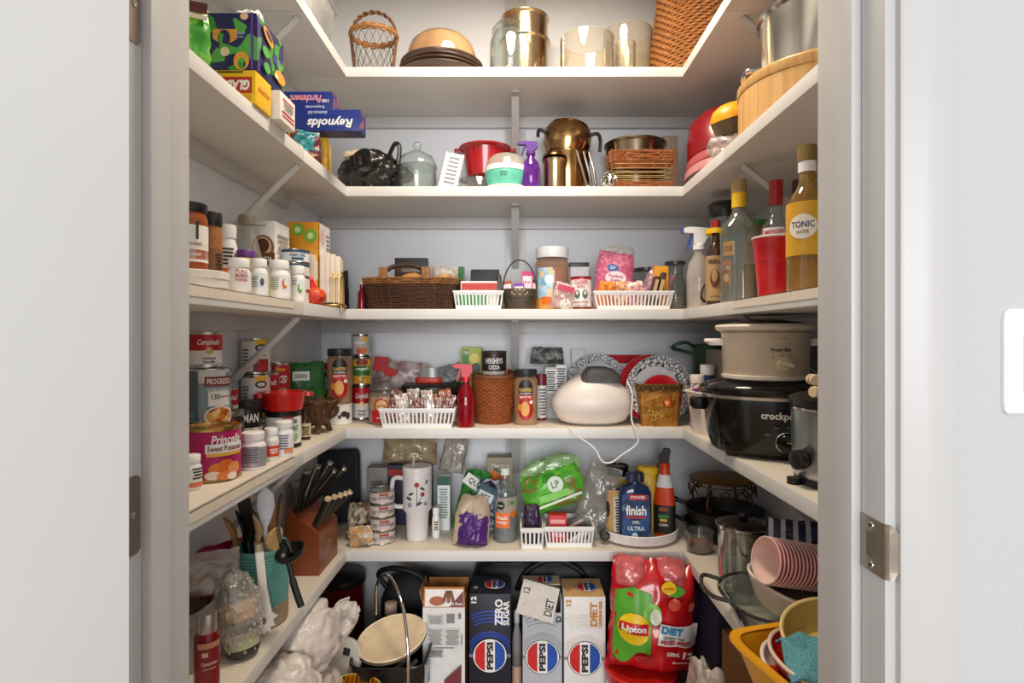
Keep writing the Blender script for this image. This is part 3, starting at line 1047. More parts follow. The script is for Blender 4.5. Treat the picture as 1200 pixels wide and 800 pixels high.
for i, (px, dx) in enumerate(((688, -.012), (694, .0), (699, .010))):
    l = pos(2, px, 1.742 + .010 * i)
    t = T('serving_tongs', 'steel serving utensil, %s of three leaning on the kettle' % ['leftmost', 'middle', 'rightmost'][i], 'utensil', l, 0, 'steel utensils by the kettle')
    t.p('shaft', tube([(0, 0, .008), (-.010 + dx * .4, .02, .075), (-.022 + dx * .4, .045, .135)], [.004, .0042, .003], 8), STEEL)
    t.p('handle_end', lathe([(.003, 0), (.008, .004), (.0085, .010), (.004, .016)], 14), CHROME)
l = pos(2, 714, 1.735)
t = T('wire_scrubber', 'ball of shiny steel wool in front of the wicker rack', 'scrubber', l, 0)
random.seed(5)
gs = []
for k in range(26):
    pp = [Vector((random.gauss(0, 1), random.gauss(0, 1), random.gauss(0, 1))).normalized() for _ in range(5)]
    gs.append(tube([(p.x * .024, p.y * .022, .028 + p.z * .026) for p in smooth_path(pp, 4)], .0016, 4))
t.p('strands', join(*gs), STEEL, kind='stuff')
l = pos(2, 744, 1.925)
t = T('steel_pan', 'wide steel pan with rolled rim behind the wicker rack', 'pan', l)
t.p('body', lathe([(.085, 0), (.09, .004), (.100, .188), (.105, .193), (.105, .198), (.097, .194), (.088, .01), (.001, .008)], 40), M('8a7a66', .22, 1))
l = pos(2, 750, 1.765)
t = T('wicker_rack', 'wicker and wire napkin rack with two woven bands', 'basket', l, 0)
for z0, z1, nm in ((0, .022, 'lower_band'), (.084, .118, 'upper_band')):
    w, s = wicker([(z0, .094, .040), (z1, .096, .042)], 4, 40, 7, 1.05)
    t.p(nm, join(w, s), M('9a5a2a', .6, var=.35, sc=90))
for k in range(4):
    t.p('wire', ring(.095, .041, .034 + .014 * k, .0014, 36, 5, 7), M('d8b878', .3, .6))
for sx in (-1, 1):
    for sy in (-1, 1):
        t.p('post', tube([(sx * .094, sy * .04, 0), (sx * .096, sy * .042, .12)], .0025, 6), M('7a4a22', .5))
l = pos(2, 787, 1.985)
t = T('cutting_board', 'narrow wooden board standing against the back wall', 'board', l, rot=(R(-5), 0, 0))
t.p('body', box(.052, .016, .26, .004), M('c9ad98', .55, var=.1))
# second shelf, right
RB1, RB2 = M('8e0f1a', .28, coat=.3), GL('8a2a2c', .55, .1)
for i, (dx, dy, dz, r, m, lab) in enumerate(((0, .0, .004, .125, M('4a3a38', .4), 'dark grey mixing bowl, lowest of the stack by the round wooden box'), (.003, 0, .036, .120, M('c98a8a', .35), 'pink mixing bowl in the middle of the red bowl stack'),
                                              (.006, 0, .066, .117, M('b85a5e', .35), 'rose mixing bowl under the topmost red bowl'), (.010, 0, .096, .117, RB1, 'dark red mixing bowl, topmost of the stack'))):
    t = T('mixing_bowl', lab, 'bowl', (.632 + dx, 1.73 + dy, SZ[2] + dz), group='nested mixing bowls', rot=(R(-8), R(-6), 0))
    t.p('body', lathe([(r * .97, 0), (r, .004), (r, .010), (r * .96, .06), (r * .82, .115), (r * .52, .142), (.001, .148)] if i == 3 else [(r * .97, 0), (r * 1.01, .004), (r * 1.01, .010), (r * .97, .026), (r * .80, .05), (r * .5, .08), (.001, .09)], 40), m)
t = T('foil_pan', 'crimped silver foil pan under the mixing bowls', 'pan', (.585, 1.585, SZ[2]), R(-20))
t.p('body', loft([(0, .05, .04, 4), (.022, .058, .048, 4), (.022, .05, .04, 4), (.004, .045, .036, 4)], 30), TIN)
t.p('crimped_rim', tube([((.060 + .003 * math.sin(40 * a)) * math.cos(a), (.05 + .003 * math.sin(40 * a)) * math.sin(a), .022) for a in [2 * PI * i / 120 for i in range(120)]], .003, 5, True), TIN)
l = (.553, 1.465, SZ[2])
t = T('plastic_bag', 'crumpled clear plastic bag under the yellow brush', 'bag', l, 0)
t.p('body', crumple(.052, .05, .075, 8.1, .45, 36, 22, 2.0), GL('f3efe9', .4, .15, 1, .8), ang=30)
l = (.560, 1.455, SZ[2] + .072)
t = T('scrub_brush', 'yellow domed scrub brush with brown bristles', 'brush', l, rot=(R(8), R(-14), 0))
t.p('bristle_base', lathe([(.044, .0), (.046, .008), (.05, .030), (.05, .034)], 34), M('3c3024', .8))
random.seed(2)
gs = [tube([(.046 * math.cos(a), .046 * math.sin(a), 0), (.0525 * math.cos(a), .0525 * math.sin(a), .036)], .0013, 4) for a in [2 * PI * i / 70 for i in range(70)]]
t.p('bristles', join(*gs), M('7a6a50', .7, var=.3), kind='stuff')
t.p('dome', lathe([(.054, .034), (.053, .046), (.044, .062), (.025, .073), (.001, .077)], 34), M('e8a516', .4))
l = (.662, 1.25, SZ[2])
BAM = MP('soft', ['cf9a58', 'ddb070', 'c68f4c'], 5, .45, stretch=(9, 9, .3))
t = T('bamboo_steamer', 'round bamboo box under the large steel pot', 'box', l, 0)
t.p('body', lathe([(.158, 0), (.162, .003), (.162, .088), (.001, .088)], 48), BAM)
t.p('lid', lathe([(.163, .089), (.1645, .091), (.1645, .108), (.158, .114), (.001, .114)], 48), BAM)
t = T('stock_pot', 'large polished steel pot standing on the round bamboo box', 'pot', (l[0] + .012, l[1] - .025, l[2] + .1145), 0)
t.p('body', lathe([(.13, 0), (.136, .005), (.138, .120), (.144, .126), (.144, .132), (.139, .134), (.134, .128), (.132, .01), (.001, .008)], 48), STEEL)
for a in (158, -22):
    ca, sa = math.cos(R(a)), math.sin(R(a))
    t.p('handle', tube(smooth_path([(.135 * ca - .03 * sa, .135 * sa + .03 * ca, .02), (.165 * ca - .025 * sa, .165 * sa + .025 * ca, .024), (.17 * ca + .025 * sa, .17 * sa - .025 * ca, .024), (.135 * ca + .03 * sa, .135 * sa - .03 * ca, .02)]), .006, 8), STEEL)
t = T('ceramic_bowl', 'cream ceramic bowl set inside the large steel pot', 'bowl', (l[0] + .02, l[1] - .03, l[2] + .126), rot=(0, R(10), 0))
t.p('body', lathe(bowl_prof(.115, .10, .4, .005), 40), M('ecd9b8', .35))
t.p('rim', ring(.113, .113, .10, .004, 40), M('ecd9b8', .35))
# ------------------------------------------------------------------ middle shelf, left
l = (-.569, 1.0, SZ[3] + LINER)
t = T('round_tub', 'flat round white tub under the honey jar by the left jamb', 'tub', l)
t.p('body', lathe([(.050, 0), (.053, .003), (.053, .018)], 36), M('f0e9de', .4))
t.p('lid', lathe([(.0545, .018), (.0545, .030), (.052, .0315), (.001, .0315)], 36), M('f4efe6', .4))
jar('amber honey jar with dark lid and orange label on the round tub', (-.572, .992, l[2] + .0318), .0265, .118, M('9a4a10', .25), BLACK, lidh=.14, neck=.86, labels=((.12, .66, M('f2ece4', .5)), (.16, .30, ORG)),
    art=[('t', 'SLIMMS', .022, .005, M('8a7a78', .5), 15, .045), ('r', .004, .026, INK, 20, .066), ('d', .006, .006, INK, 20, .081), ('t', 'HONEY', .02, .005, WHITE, 15, .027)])
jar('brown spice shaker with black cap beside the honey jar', (-.600, 1.112, SZ[3] + LINER), .0185, .160, M('a5683a', .4, var=.15, sc=200), BLACK, name='spice_jar', lidh=.17, neck=.9, labels=((.20, .55, M('8a5a34', .5)),),
    art=lines(6, .014, .04, INK, 40, .06))
pill('slim white supplement bottle with orange band behind the tubs', pos(3, 267, X=-.632), .0195, .160, PAPER, [('r', .03, .018, M('e86a2a', .5), 0, .055)] + lines(5, .024, .04, INK, 0, .09), capf=.18)
l = pos(3, 289, X=-.632)
t = T('glass_bottle', 'clear glass bottle with conical neck and grey cap', 'bottle', l)
t.p('body', lathe([(.033, 0), (.036, .004), (.036, .085), (.033, .105), (.020, .155), (.0165, .175), (.0165, .186)], 32), GL('e8ebe4', .16, .05))
t.p('cap', lathe([(.0185, .178), (.0185, .196), (.016, .199)], 20), M('8a8274', .4))
t.p('label', lathe([(.0365, .03), (.0365, .085)], 32, False, False), M('5a2a5a', .5))
jar('small jar with purple lid and yellow label behind the white tubs', (-.592, 1.235, SZ[3] + LINER), .0205, .105, M('d9cf5a', .4), M('6a3a88', .4), labels=((.3, .75, M('b9c840', .5)),), art=[('t', 'JAM', .02, .01, M('4a2a60', .5), 10, .055)])
pill('small wide white tub printed PURE BURN at the shelf edge', pos(3, 280, X=-.540), .0215, .068, PAPER, [('t', 'PURE', .022, .007, M('b8304a', .5), 12, .042), ('t', 'BURN', .022, .007, M('b8304a', .5), 12, .033), ('t', 'POWDER', .022, .005, M('b8304a', .5), 12, .025)], capf=.26)
pill('white supplement bottle with grey leaf label, second from the PURE BURN tub', pos(3, 303, X=-.541), .0185, .079, M('eef0ee', .5), [('d', .008, .016, M('4a5a6a', .5), 20, .03)] + lines(5, .016, .025, M('9aa0a8', .5), -25, .03))
pill('largest white supplement bottle with orange swirl in the front row', pos(3, 327, X=-.5435), .0245, .090, M('f2f0ec', .5), [('d', .012, .022, ORG, 28, .036), ('d', .010, .016, PAPER, 34, .039)] + lines(6, .02, .03, M('a8a49c', .5), -20, .036))
pill('slim white supplement bottle with green swirl beside the red net bag', pos(3, 349, X=-.5385), .0185, .090, M('f0f2ee', .5), [('d', .012, .022, M('5fae3a', .5), 15, .034), ('d', .009, .016, PAPER, 22, .038)] + lines(4, .016, .02, M('a8a49c', .5), -25, .05))
carton('white cocoa box with brown cup picture on the left wall', (-.640, 1.468, SZ[3] + LINER), .062, .09, .208, M('efece6', .5), name='cocoa_box',
       art=[('d', .058, .066, M('9a6a48', .5), 0, .140), ('d', .044, .050, M('dcc0a0', .5), 0, .142), ('d', .034, .036, M('5a3018', .5), .0, .146), ('r', .050, .032, M('6f4120', .5), .006, .112), ('t', 'COCOA', .036, .012, WHITE, .006, .112), ('t', 'simple truth', .03, .006, M('7a6a60', .5), -.006, .196)] + lines(8, .07, .10, M('9a948c', .5), 0, .13, f='r') + [('d', .03, .03, M('c98a60', .5), .015, .10, dict(f='r'))])
t = carton('orange fruit snack box with kiwi slices by the corner', (-.612, 1.665, SZ[3] + LINER), .086, .095, .245, M('e39a1c', .5), name='snack_box',
           art=[(lambda x: (-.05, .04 * math.sqrt(max(0, 1 - (x / .043) ** 2)) - .01), .084, 0, M('eceae6', .5), 0, .13, {}), ('d', .036, .036, M('7fb83a', .5), -.015, .222), ('d', .018, .018, M('d8e8a0', .5), -.015, .222), ('d', .038, .038, M('7fb83a', .5), .022, .205), ('d', .018, .018, M('d8e8a0', .5), .022, .205),
                ('d', .022, .012, RED, -.02, .14), ('r', .09, .24, M('efece8', .5), 0, .122, dict(f='r')), ('d', .05, .045, M('e6c9c4', .5), -.02, .205, dict(f='r')), ('d', .06, .05, M('e39a1c', .5), -.01, .12, dict(f='r'))] + lines(8, .03, .1, M('8a8a80', .5), .025, .17, f='r'))
for i in range(4):
    can('dark blue and white tuna can, %s of the stack by the orange box' % ['lowest', 'second from bottom', 'third', 'topmost'][i], (-.583, 1.485, SZ[3] + LINER + .0358 * i), .0375, .0354, M('dfe6ec', .45) if i % 2 else M('e4e0da', .45),
        [('t', 'ALBACORE', .04, .009, M('1f3a5a', .5), 10, .02), ('r', .03, .006, M('1f5a7a', .5), 10, .010)], name='tuna_can', group='stacked tuna cans on the middle shelf', bands=((.75, .93, M('2a4a66', .45)),) if i > 1 else ())
l = pos(3, 370, X=-.5385)
t = T('net_bag', 'red net bag of small fruit at the shelf edge', 'bag', l, 0)
t.p('fruit', crumple(.026, .03, .048, 2.2, .2, 26, 18, 1.4), MP('noise', ['e0301c', 'd8562a', 'c81c14'], 40, .4), ang=60)
t.p('gathered_top', pillow(.03, .05, .02, 3, .006, 8, 8, .5), M('e02018', .4), (-.012, .006, .035), (0, R(-18), 0), ang=80)
l = (-.552, 1.668, SZ[3] + LINER)
t = T('napkin_holder', 'brass wire napkin holder packed with cream napkins', 'napkin holder', l, R(12))
NAP = M('efe2cf', .8, var=.05)
BRASS = M('b8925a', .3, 1)
for k, (x, w, h) in enumerate(((-.041, .0165, .136), (-.0155, .0145, .139), (-.0015, .0140, .142), (.0125, .0140, .140), (.0265, .0140, .134))):
    t.p('napkin_stack', box(w, .10, h, .003), NAP, (x, 0, .014))
for x in (-.05, .030, .036):
    t.p('wire_side', join(tube(smooth_path([(x, -.045, .014), (x, -.035, .09), (x, -.012, .105), (x, .012, .105), (x, .035, .09), (x, .045, .014)]), .0022, 6), ring(.008, .008, 0, .0018, 14)), BRASS)
for x in (.018, .031):
    t.p('front_scroll', tube(smooth_path([(x, -.056, .012), (x, -.056, .08), (x + .006, -.056, .092), (x - .004, -.056, .098), (x - .008, -.056, .088), (x, -.056, .086)]), .002, 6), BRASS)
t.p('base_wire', join(ring(.046, .05, .008, .0025, 30, 6, 5), *[tube([(x, -.05, .008), (x, .05, .008)], .002, 6) for x in (-.02, 0, .02)]), BRASS)
for sx in (-1, 1):
    for sy in (-1, 1):
        t.p('foot', lathe([(.006, 0), (.006, .006), (.003, .009)], 12), BRASS, (sx * .036, sy * .042, 0))
# middle shelf, back
NAVY = MP('noise', ['1b2436', '26344c', '8a7a52', '1b2436'], 18, .35)
pouch('navy snack bag slumped behind the red bottle', pos(3, 440, 1.955), .125, .115, .06, NAVY, name='snack_bag', seed=11, tilt=-6, roll=10, art=[('d', .035, .045, M('a8a8a8', .5), .02, .075)])
pouch('dark grey bag standing behind the napkin holder', pos(3, 396, 1.945), .075, .14, .05, M('2c2f38', .5), name='snack_bag', seed=13)
bottle('tiny dark red bottle beside the brown wicker basket', pos(3, 424, 1.768), .0125, .09, GL('8a1420', .7, .05), M('c9c0b8', .4), shoulder=.55, nk=.5, art=[])
l = pos(3, 484, 1.80)
t = T('wicker_basket', 'dark brown woven basket with a pair of loop handles', 'basket', l, 0)
w, s = wicker([(0, .125, .065), (.05, .136, .075), (.078, .144, .08)], 11, 34, 4, 1.0)
t.p('weave', w, M('452712', .55, var=.4, sc=70))
t.p('stakes', s, M('6a3f1e', .55, var=.3), kind='stuff')
w, s = wicker([(.078, .145, .081), (.098, .149, .085)], 3, 40, 4, 1.15)
t.p('rim', join(w, s), M('8a5a2a', .6, var=.35, sc=80))
t.p('base', loft([(0, .12, .06, 4), (.004, .12, .06, 4)]), WICKD)
for x in (-.075, .055):
    t.p('handle_post', box(.026, .012, .036, .003), M('94632e', .6, var=.3, sc=90), (x, -.086, .092))
t.p('handle', tube(smooth_path([(-.062, -.080, .118), (-.05, -.076, .128), (-.01, -.074, .136), (.03, -.076, .128), (.045, -.080, .118)]), .007, 8), M('3a2616', .5))
zb = l[2]
carton('black snack box standing up in the brown wicker basket', (l[0] - .012, l[1] + .042, zb + .006), .105, .03, .165, M('2e2c2c', .5), name='snack_box', art=[('r', .09, .02, M('4a3a38', .5), 0, .125), ('t', 'CRACKERS', .06, .010, M('c8c0b0', .5), 0, .125)])
t = T('bread_rolls', 'orange brown bread roll in the wicker basket', 'bread', (l[0] + .0, l[1] + .002, zb + .006), 0)
t.p('body', crumple(.05, .022, .115, 5.0, .15, 26, 18, 1.2), M('c98a48', .6, var=.2), ang=80)
pouch('clear bag of brown crackers at the right end of the wicker basket', (l[0] + .085, l[1] + .01, zb + .006), .085, .135, .05, GL('efe6dc', .45, .15, 1, .7), name='snack_bag', seed=6, roll=8)
pouch('tan packet inside the clear cracker bag end of the wicker basket', (l[0] + .105, l[1] - .035, zb + .006), .05, .105, .02, M('b98a58', .5, var=.3), name='snack_packet', seed=16)
carton('green and white box standing behind the wicker basket', (pos(3, 537, 1.905)[0], 1.905, zb), .042, .03, .150, M('f0efe8', .5), name='tea_box', art=[('r', .020, .15, M('2f7a38', .5), .011, .075)])
l = pos(3, 562, 1.772)
slot_basket('white slotted basket holding a black wallet and cards', l, .148, .12, .054, 13)
carton('black wallet standing in the white basket', (l[0] + .015, l[1] + .03, l[2] + .004), .092, .022, .128, M('262a30', .4), name='wallet', bev=.006, rot=(R(-6), 0, 0))
carton('red and white cake mix packet lying in the white basket', (l[0] + .0, l[1] - .008, l[2] + .004), .115, .03, .084, M('efe9e4', .5), name='packet', rot=(R(-5), 0, 0), art=[('r', .11, .022, M('c0392b', .5), .0, .067), ('r', .05, .012, M('3a8ab0', .5), -.02, .045), ('r', .10, .004, ORG, 0, .05)])
carton('dark phone standing at the right end of the white basket', (l[0] + .062, l[1] + .01, l[2] + .004), .012, .07, .105, M('3a3430', .4), name='phone', cat='phone', bev=.003)
carton('green packet seen through the slots of the white basket', (l[0] - .02, l[1] - .04, l[2] + .004), .09, .012, .044, M('3a9a48', .5), name='packet')
l = pos(3, 609, 1.77)
t = T('metal_basket', 'small embossed metal basket with arched wire handle', 'basket', l, 0)
MB_ = M('54473a', .45, .5, var=.25, sc=60)
t.p('body', loft([(0, .044, .034, 3), (.03, .050, .040, 3), (.062, .054, .044, 3), (.062, .050, .040, 3), (.006, .040, .030, 3)], 36), MB_)
t.p('rim_band', loft([(.040, .0535, .0435, 3), (.062, .0565, .0465, 3), (.064, .054, .044, 3)], 36, False, False), MB_)
for k in range(9):
    a = -PI / 2 + (k - 4) * .28
    t.p('scroll', xf(ring(.007, .007, 0, .0014, 14), (.056 * math.cos(a), .0465 * math.sin(a), .052), (PI / 2, 0, a + PI / 2)), M('a8977a', .35, .8))
for k in range(5):
    t.p('ridge', ring(.0455 + .0012 * k, .0355 + .0012 * k, .006 + .007 * k, .0016, 32, 5, 3), MB_)
t.p('handle', arch(.053, .098, .0022, 18, 0, .058), M('2a2622', .4, .6))
for i, (dx, w, h, m, lab, tx) in enumerate(((-.03, .030, .085, M('a8521c', .5), 'brown tea packet in the metal basket', None), (.0, .034, .075, M('8a3aa8', .5), 'purple candy packet in the metal basket', None), (.02, .036, .115, M('d8407a', .5), 'tall pink and white packet in the metal basket', 'PINK'), (.036, .02, .09, M('3a3028', .5), 'dark stick packet at the right of the metal basket', None))):
    carton(lab, (l[0] + dx, l[1] + (-.012 if i == 1 else .008 + .004 * i), l[2] + .007), w, .008, h, m, name='packet', rot=(0, R(5 * (i - 1.5)), 0), art=[('r', w * .8, h * .35, M('f2dfe6', .5), 0, h * .7)] + ([('t', tx, w * .7, .01, RED, 0, h * .7)] if tx else []))
l = pos(3, 647, 1.815)
t = jar('large clear plastic drink mix jar with white screw lid', l, .0555, .200, GL('d9b9a2', .35, .08), M('eef0f2', .35), lidh=.17, neck=.84, fill=M('d2ada0', .7, var=.1), name='storage_jar',
        labels=((.02, .30, M('e8a04a', .5)),), art=[('r', .055, .095, MP('spots', ['9ec8e0', 'bcd8ea', '7ab0d0', 'e0c8a0'], 60, .5), -25, .085), ('d', .028, .03, M('e6f0f4', .5), -10, .095), ('r', .03, .022, ORG, -20, .03)])
l = pos(3, 657, 1.733)
pouch('pink and clear packet of white candies leaning on the drink mix jar', l, .072, .080, .030, GL('ecd2cc', .6, .15, 1, .7), name='candy_bag', seed=21, roll=14, art=[('r', .05, .018, M('c8305a', .5), 0, .064)])
t = T('yarn_ball', 'white twine ball in front of the drink mix jar', 'ball', (l[0] + .012, 1.7135 + .003, l[2]), 0)
t.p('body', join(*[xf(ring(.013 + .0003 * k, .012, 0, .0024, 20), (0, 0, .0148), (R(25 * k), R(37 * k), 0)) for k in range(9)]), M('f4ece2', .7))
carton('white tin with black lid behind the baking powder can', pos(3, 678, 1.88), .060, .05, .146, M('e9eaec', .4), name='tin', cat='tin').p('lid', box(.064, .054, .014, .003), M('2a2a2c', .4), (0, 0, .146))
l = pos(3, 681, 1.752)
can('white baking powder can printed CLABBER GIRL', l, .0325, .101, M('f2ece6', .45), [('t', 'CLABBER', .044, .012, RED, 0, .083), ('t', 'GIRL', .026, .010, RED, 0, .070), ('d', .018, .026, M('5a6a68', .5), -21, .046), ('d', .018, .026, M('5a6a68', .5), 21, .046), ('d', .008, .012, M('e9dcd0', .5), -21, .05), ('d', .008, .012, M('e9dcd0', .5), 21, .05), ('t', 'BAKING POWDER', .046, .007, M('7a1c1c', .5), 0, .021), ('t', 'DOUBLE ACTING', .04, .004, INK, 0, .012)], bands=((.9, .96, RED),), lid=M('8a3030', .4, .5))
l = pos(3, 738, 1.785)
slot_basket('long white slotted basket holding baking supplies', l, .240, .13, .054, 20)
PK = MP('spots', ['e07a98', 'd8688a', 'e890a8', 'd05a80'], 140, .5)
t = pouch('pink bag of powdered sugar in the long white basket', (l[0] - .055, l[1] + .015, l[2] + .004), .125, .185, .05, PK, name='sugar_bag', seed=31, roll=6, tilt=-5,
          art=[('d', .036, .022, M('2f6fb8', .4), -.012, .128), ('t', 'GV', .018, .010, WHITE, -.012, .128), ('d', .066, .045, M('f4e6ea', .5), .0, .095), ('t', 'Powdered', .045, .012, M('b8305a', .5), 0, .102), ('t', 'Sugar', .032, .012, M('b8305a', .5), 0, .088)])
t.p('clear_top', pillow(.10, .04, .012, 3, .006, 10, 6, .3), FILM, (.01, 0, .165), ang=80)
for i, (dx, m, lab) in enumerate(((-.085, M('e0842a', .45), 'orange candy bag, left of the two in the long white basket'), (-.03, MP('noise', ['e8b88a', 'd09060', 'f0d8c0'], 40, .4), 'tan cookie packet in the middle of the long white basket'), (.012, MP('noise', ['c86a78', 'e0a8a0', 'f0dcd0'], 30, .4), 'pale pink wafer packet in the long white basket'))):
    pouch(lab, (l[0] + dx, l[1] - .042 + .006 * (i % 2), l[2] + .004), .055, .082, .024, m, name='candy_bag', seed=40 + i, roll=6 - 5 * i)
pouch('clear crackling snack wrapper sticking out of the long white basket', (l[0] + .045, l[1] - .005, l[2] + .004), .09, .135, .03, GL('d8b0b8', .45, .12, 1, .9), name='wrapper', seed=51, roll=28)
for i, dx in enumerate((.052, .070)):
    carton('%s of two brown snack bars in the long white basket' % ['left', 'right'][i], (l[0] + dx, l[1] - .03, l[2] + .004), .014, .05, .10 + .012 * i, M('4a3226', .5), name='snack_bar', group='brown snack bars', rot=(0, R(14), 0), art=[('r', .010, .06, M('c8a878', .5), 0, .06)])
carton('tall yellow orange box in the long white basket', (l[0] + .094, l[1] + .004, l[2] + .004), .043, .06, .132, M('eaa31e', .45), name='mix_box', art=[('d', .018, .018, M('c87818', .5), 0, .09), ('t', 'mix', .02, .01, M('8a5a10', .5), .004, .06)], side=M('3a2a22', .5))
jar('glass spice jar with dark metal lid behind the orange box', pos(3, 757, 1.935), .040, .150, GL('dfe4e2', .15), M('4a4a4c', .35, .6), name='glass_jar', lidh=.07, neck=.9)
for px, Y, lab in ((791, 1.905, 'ribbed glass carafe with dark lid at the right corner'),):
    l = pos(3, px, Y)
    t = T('glass_carafe', lab, 'jar', l)
    t.p('body', lathe([(.036, 0), (.040, .01), (.041, .07), (.034, .095), (.026, .115), (.027, .15), (.031, .16)], 32), GL('d8dcd8', .2))
    for k in range(7):
        t.p('rib', ring(.0408, .0408, .016 + .008 * k, .0012, 32, 5), GL('c8ccc8', .3))
    t.p('contents', lathe([(.034, .003), (.037, .01), (.037, .05)], 28), M('cdb79a', .7))
    t.p('lid', lathe([(.034, .158), (.034, .168), (.001, .168)], 28), M('5a5a58', .35, .5))
# middle shelf, right
l = (.546, 1.70, SZ[3] + LINER)
t = spray_bottle('clear spray bottle with white head and blue trigger', l, .036, .245, GL('efe6df', .42, .1), M('f2f2f2', .4), M('2a56a8', .4), rz=R(-6), liquid=GL('e6d9d2', .5, .1),
                 art=[('d', .040, .075, M('2c2a2c', .5), 32, .052, dict(rot=-25)), ('d', .022, .03, M('5a5458', .5), 34, .046, dict(rot=-25)), ('t', 'zep', .02, .012, WHITE, 30, .065)])
bottle('whisky bottle with red cap and tan label printed FIREBALL', (.545, 1.553, l[2]), .026, .235, M('3a2414', .15, coat=.5), M('a8201c', .35), shoulder=.60, nk=.4, caph=.12, labels=((.06, .58, M('b89468', .6)), (.84, .90, YEL)),
       art=[('t', 'FIREBALL', .036, .012, INK, -4, .120), ('d', .026, .05, M('6a3a20', .6), -4, .075), ('d', .016, .034, M('b89468', .6), -6, .082), ('t', 'whisky', .028, .006, INK, -4, .025)])
l2 = (.612, 1.66, l[2])
t = T('blender_jar', 'clear blender jar with black lid behind the gin bottle', 'blender jar', l2)
t.p('body', lathe([(.030, 0), (.034, .01), (.046, .275), (.044, .275), (.031, .012), (.001, .01)], 30), GL('dfe5e6', .14))
t.p('lid', lathe([(.047, .262), (.049, .27), (.049, .30), (.044, .308), (.001, .308)], 30), GL('2a2a2c', .75, .1))
t.p('lid_rim', ring(.049, .049, .300, .003, 30), BLACK)
bottle('gin bottle with yellow neck label printed GORDONS', (.552, 1.408, l[2]), .044, .306, GL('dfe3dc', .12), M('a88c5a', .4), shoulder=.56, nk=.36, caph=.10, ex=3.2, liquid=GL('e8e0cf', .10), level=.30,
       labels=(), art=[('r', .030, .035, M('e8a01c', .5), -34, .132), ('t', 'ORDONS', .026, .014, M('7a1810', .5), -34, .132), ('r', .026, .060, M('d9772a', .5), -38, .072), ('t', 'GIN', .018, .010, WHITE, -38, .085), ('d', .016, .02, M('f0d8a0', .5), -38, .06)]).p('neck_label', lathe([(.0172, .236), (.0172, .275)], 24, False, False), YEL)
bottle('squat bottle with green lid behind the gin bottle', (.640, 1.505, l[2]), .034, .225, GL('d8b888', .5), M('4a8a34', .4), shoulder=.75, nk=.75, caph=.07, labels=((.45, .75, M('8a5a30', .5)),))
bottle('vodka bottle with tall red cap and SMIRNOFF label', (.611, 1.335, l[2]), .036, .285, GL('e6eaea', .1), M('b0141c', .35), shoulder=.55, nk=.36, caph=.2, liquid=GL('3a3230', .7), level=.42,
       labels=(), art=[('r', .05, .022, M('f0eeee', .4), -10, .158), ('t', 'SMIRNOFF', .046, .012, RED, -10, .158), ('r', .015, .02, RED, -8, .132)])
bottle('liqueur bottle with maroon cap and orange label', (.690, 1.385, l[2]), .033, .300, M('b8761c', .25), M('5a1a1c', .4), shoulder=.6, nk=.42, caph=.10, labels=((.2, .58, YEL),)).p('neck_label', lathe([(.0145, .235), (.0145, .268)], 20, False, False), YEL)
bottle('large tonic water bottle with gold cap and yellow label', (.541, 1.055, l[2]), .036, .272, GL('e6c36a', .22), M('8a7038', .35), shoulder=.57, nk=.40, caph=.10, liquid=GL('d8a032', .45, .05), level=.20,
       labels=((.24, .60, M('e0a92a', .4)),), art=[('d', .050, .045, M('f4efe2', .5), -12, .117), ('t', 'TONIC', .040, .012, M('3a3a6a', .5), -12, .121), ('t', 'WATER', .022, .006, M('8a7a5a', .5), -12, .107)]).p('neck_ring', lathe([(.0155, .222), (.0155, .242)], 20, False, False), WHITE)
l3 = (.542, 1.195, l[2])
t = T('party_cup', 'red plastic party cup in front of the vodka bottle', 'cup', l3)
pr = [(.030, 0), (.0315, .004), (.0335, .03), (.0335, .0305), (.0365, .072), (.0375, .073), (.040, .104), (.041, .106), (.0425, .124)]
t.p('body', lathe(pr + [(.0415, .124), (.029, .006), (.001, .005)], 36), M('cf1420', .35, coat=.3))
t.p('rim', ring(.0425, .0425, .1245, .0022, 36), M('f0e6e4', .35))
# ------------------------------------------------------------------ fourth shelf, left
Z4 = SZ[4] + LINER
l = (-.592, 1.105, Z4)
can('large pink can of sweet potatoes printed Princella', l, .0495, .103, M('b81462', .4), [('t', 'Princella', .058, .017, WHITE, 28, .080, dict(sh=.2)), ('r', .070, .014, M('e9b23a', .5), 25, .056), ('r', .074, .017, WHITE, 25, .064), ('t', 'Sweet Potatoes', .066, .011, M('7a1a3a', .5), 25, .064),
    ('d', .026, .022, M('e07a2a', .5), 4, .026), ('d', .030, .026, M('d9661e', .5), 24, .030), ('d', .026, .024, M('e89a5a', .5), 42, .024), ('d', .03, .016, M('f0dcc8', .5), -2, .014), ('d', .028, .016, M('e2823a', .5), 20, .012), ('d', .02, .014, M('f4e6d8', .5), 36, .010)], lid=GOLDTIN)
pill('white supplement bottle at the left jamb beside the pink can', (-.588, 1.022, Z4), .0165, .062, PAPER, [('r', .03, .008, M('e0705a', .5), 30, .010)] + lines(4, .02, .022, INK, 35, .03))
pill('white supplement bottle with grey label in front of the black jars', (-.553, 1.185, Z4), .0255, .076, M('a8a4a8', .4, .3), lines(7, .03, .035, M('6a666e', .5), -10, .032), capf=.22)
pill('white supplement bottle with red label behind the grey labelled one', (-.549, 1.262, Z4), .0165, .072, M('e9e6e4', .5), [('r', .03, .024, M('d8402a', .5), 20, .022)] + lines(3, .02, .012, WHITE, 22, .022))
pill('white supplement bottle with orange corner label beside the black greens tub', (-.5415, 1.312, Z4), .0215, .080, M('efedf2', .5), [('r', .022, .012, M('e88a5a', .5), 30, .014)] + lines(6, .022, .035, M('6a6a80', .5), 0, .034), capf=.2)
l = (-.586, 1.418, Z4)
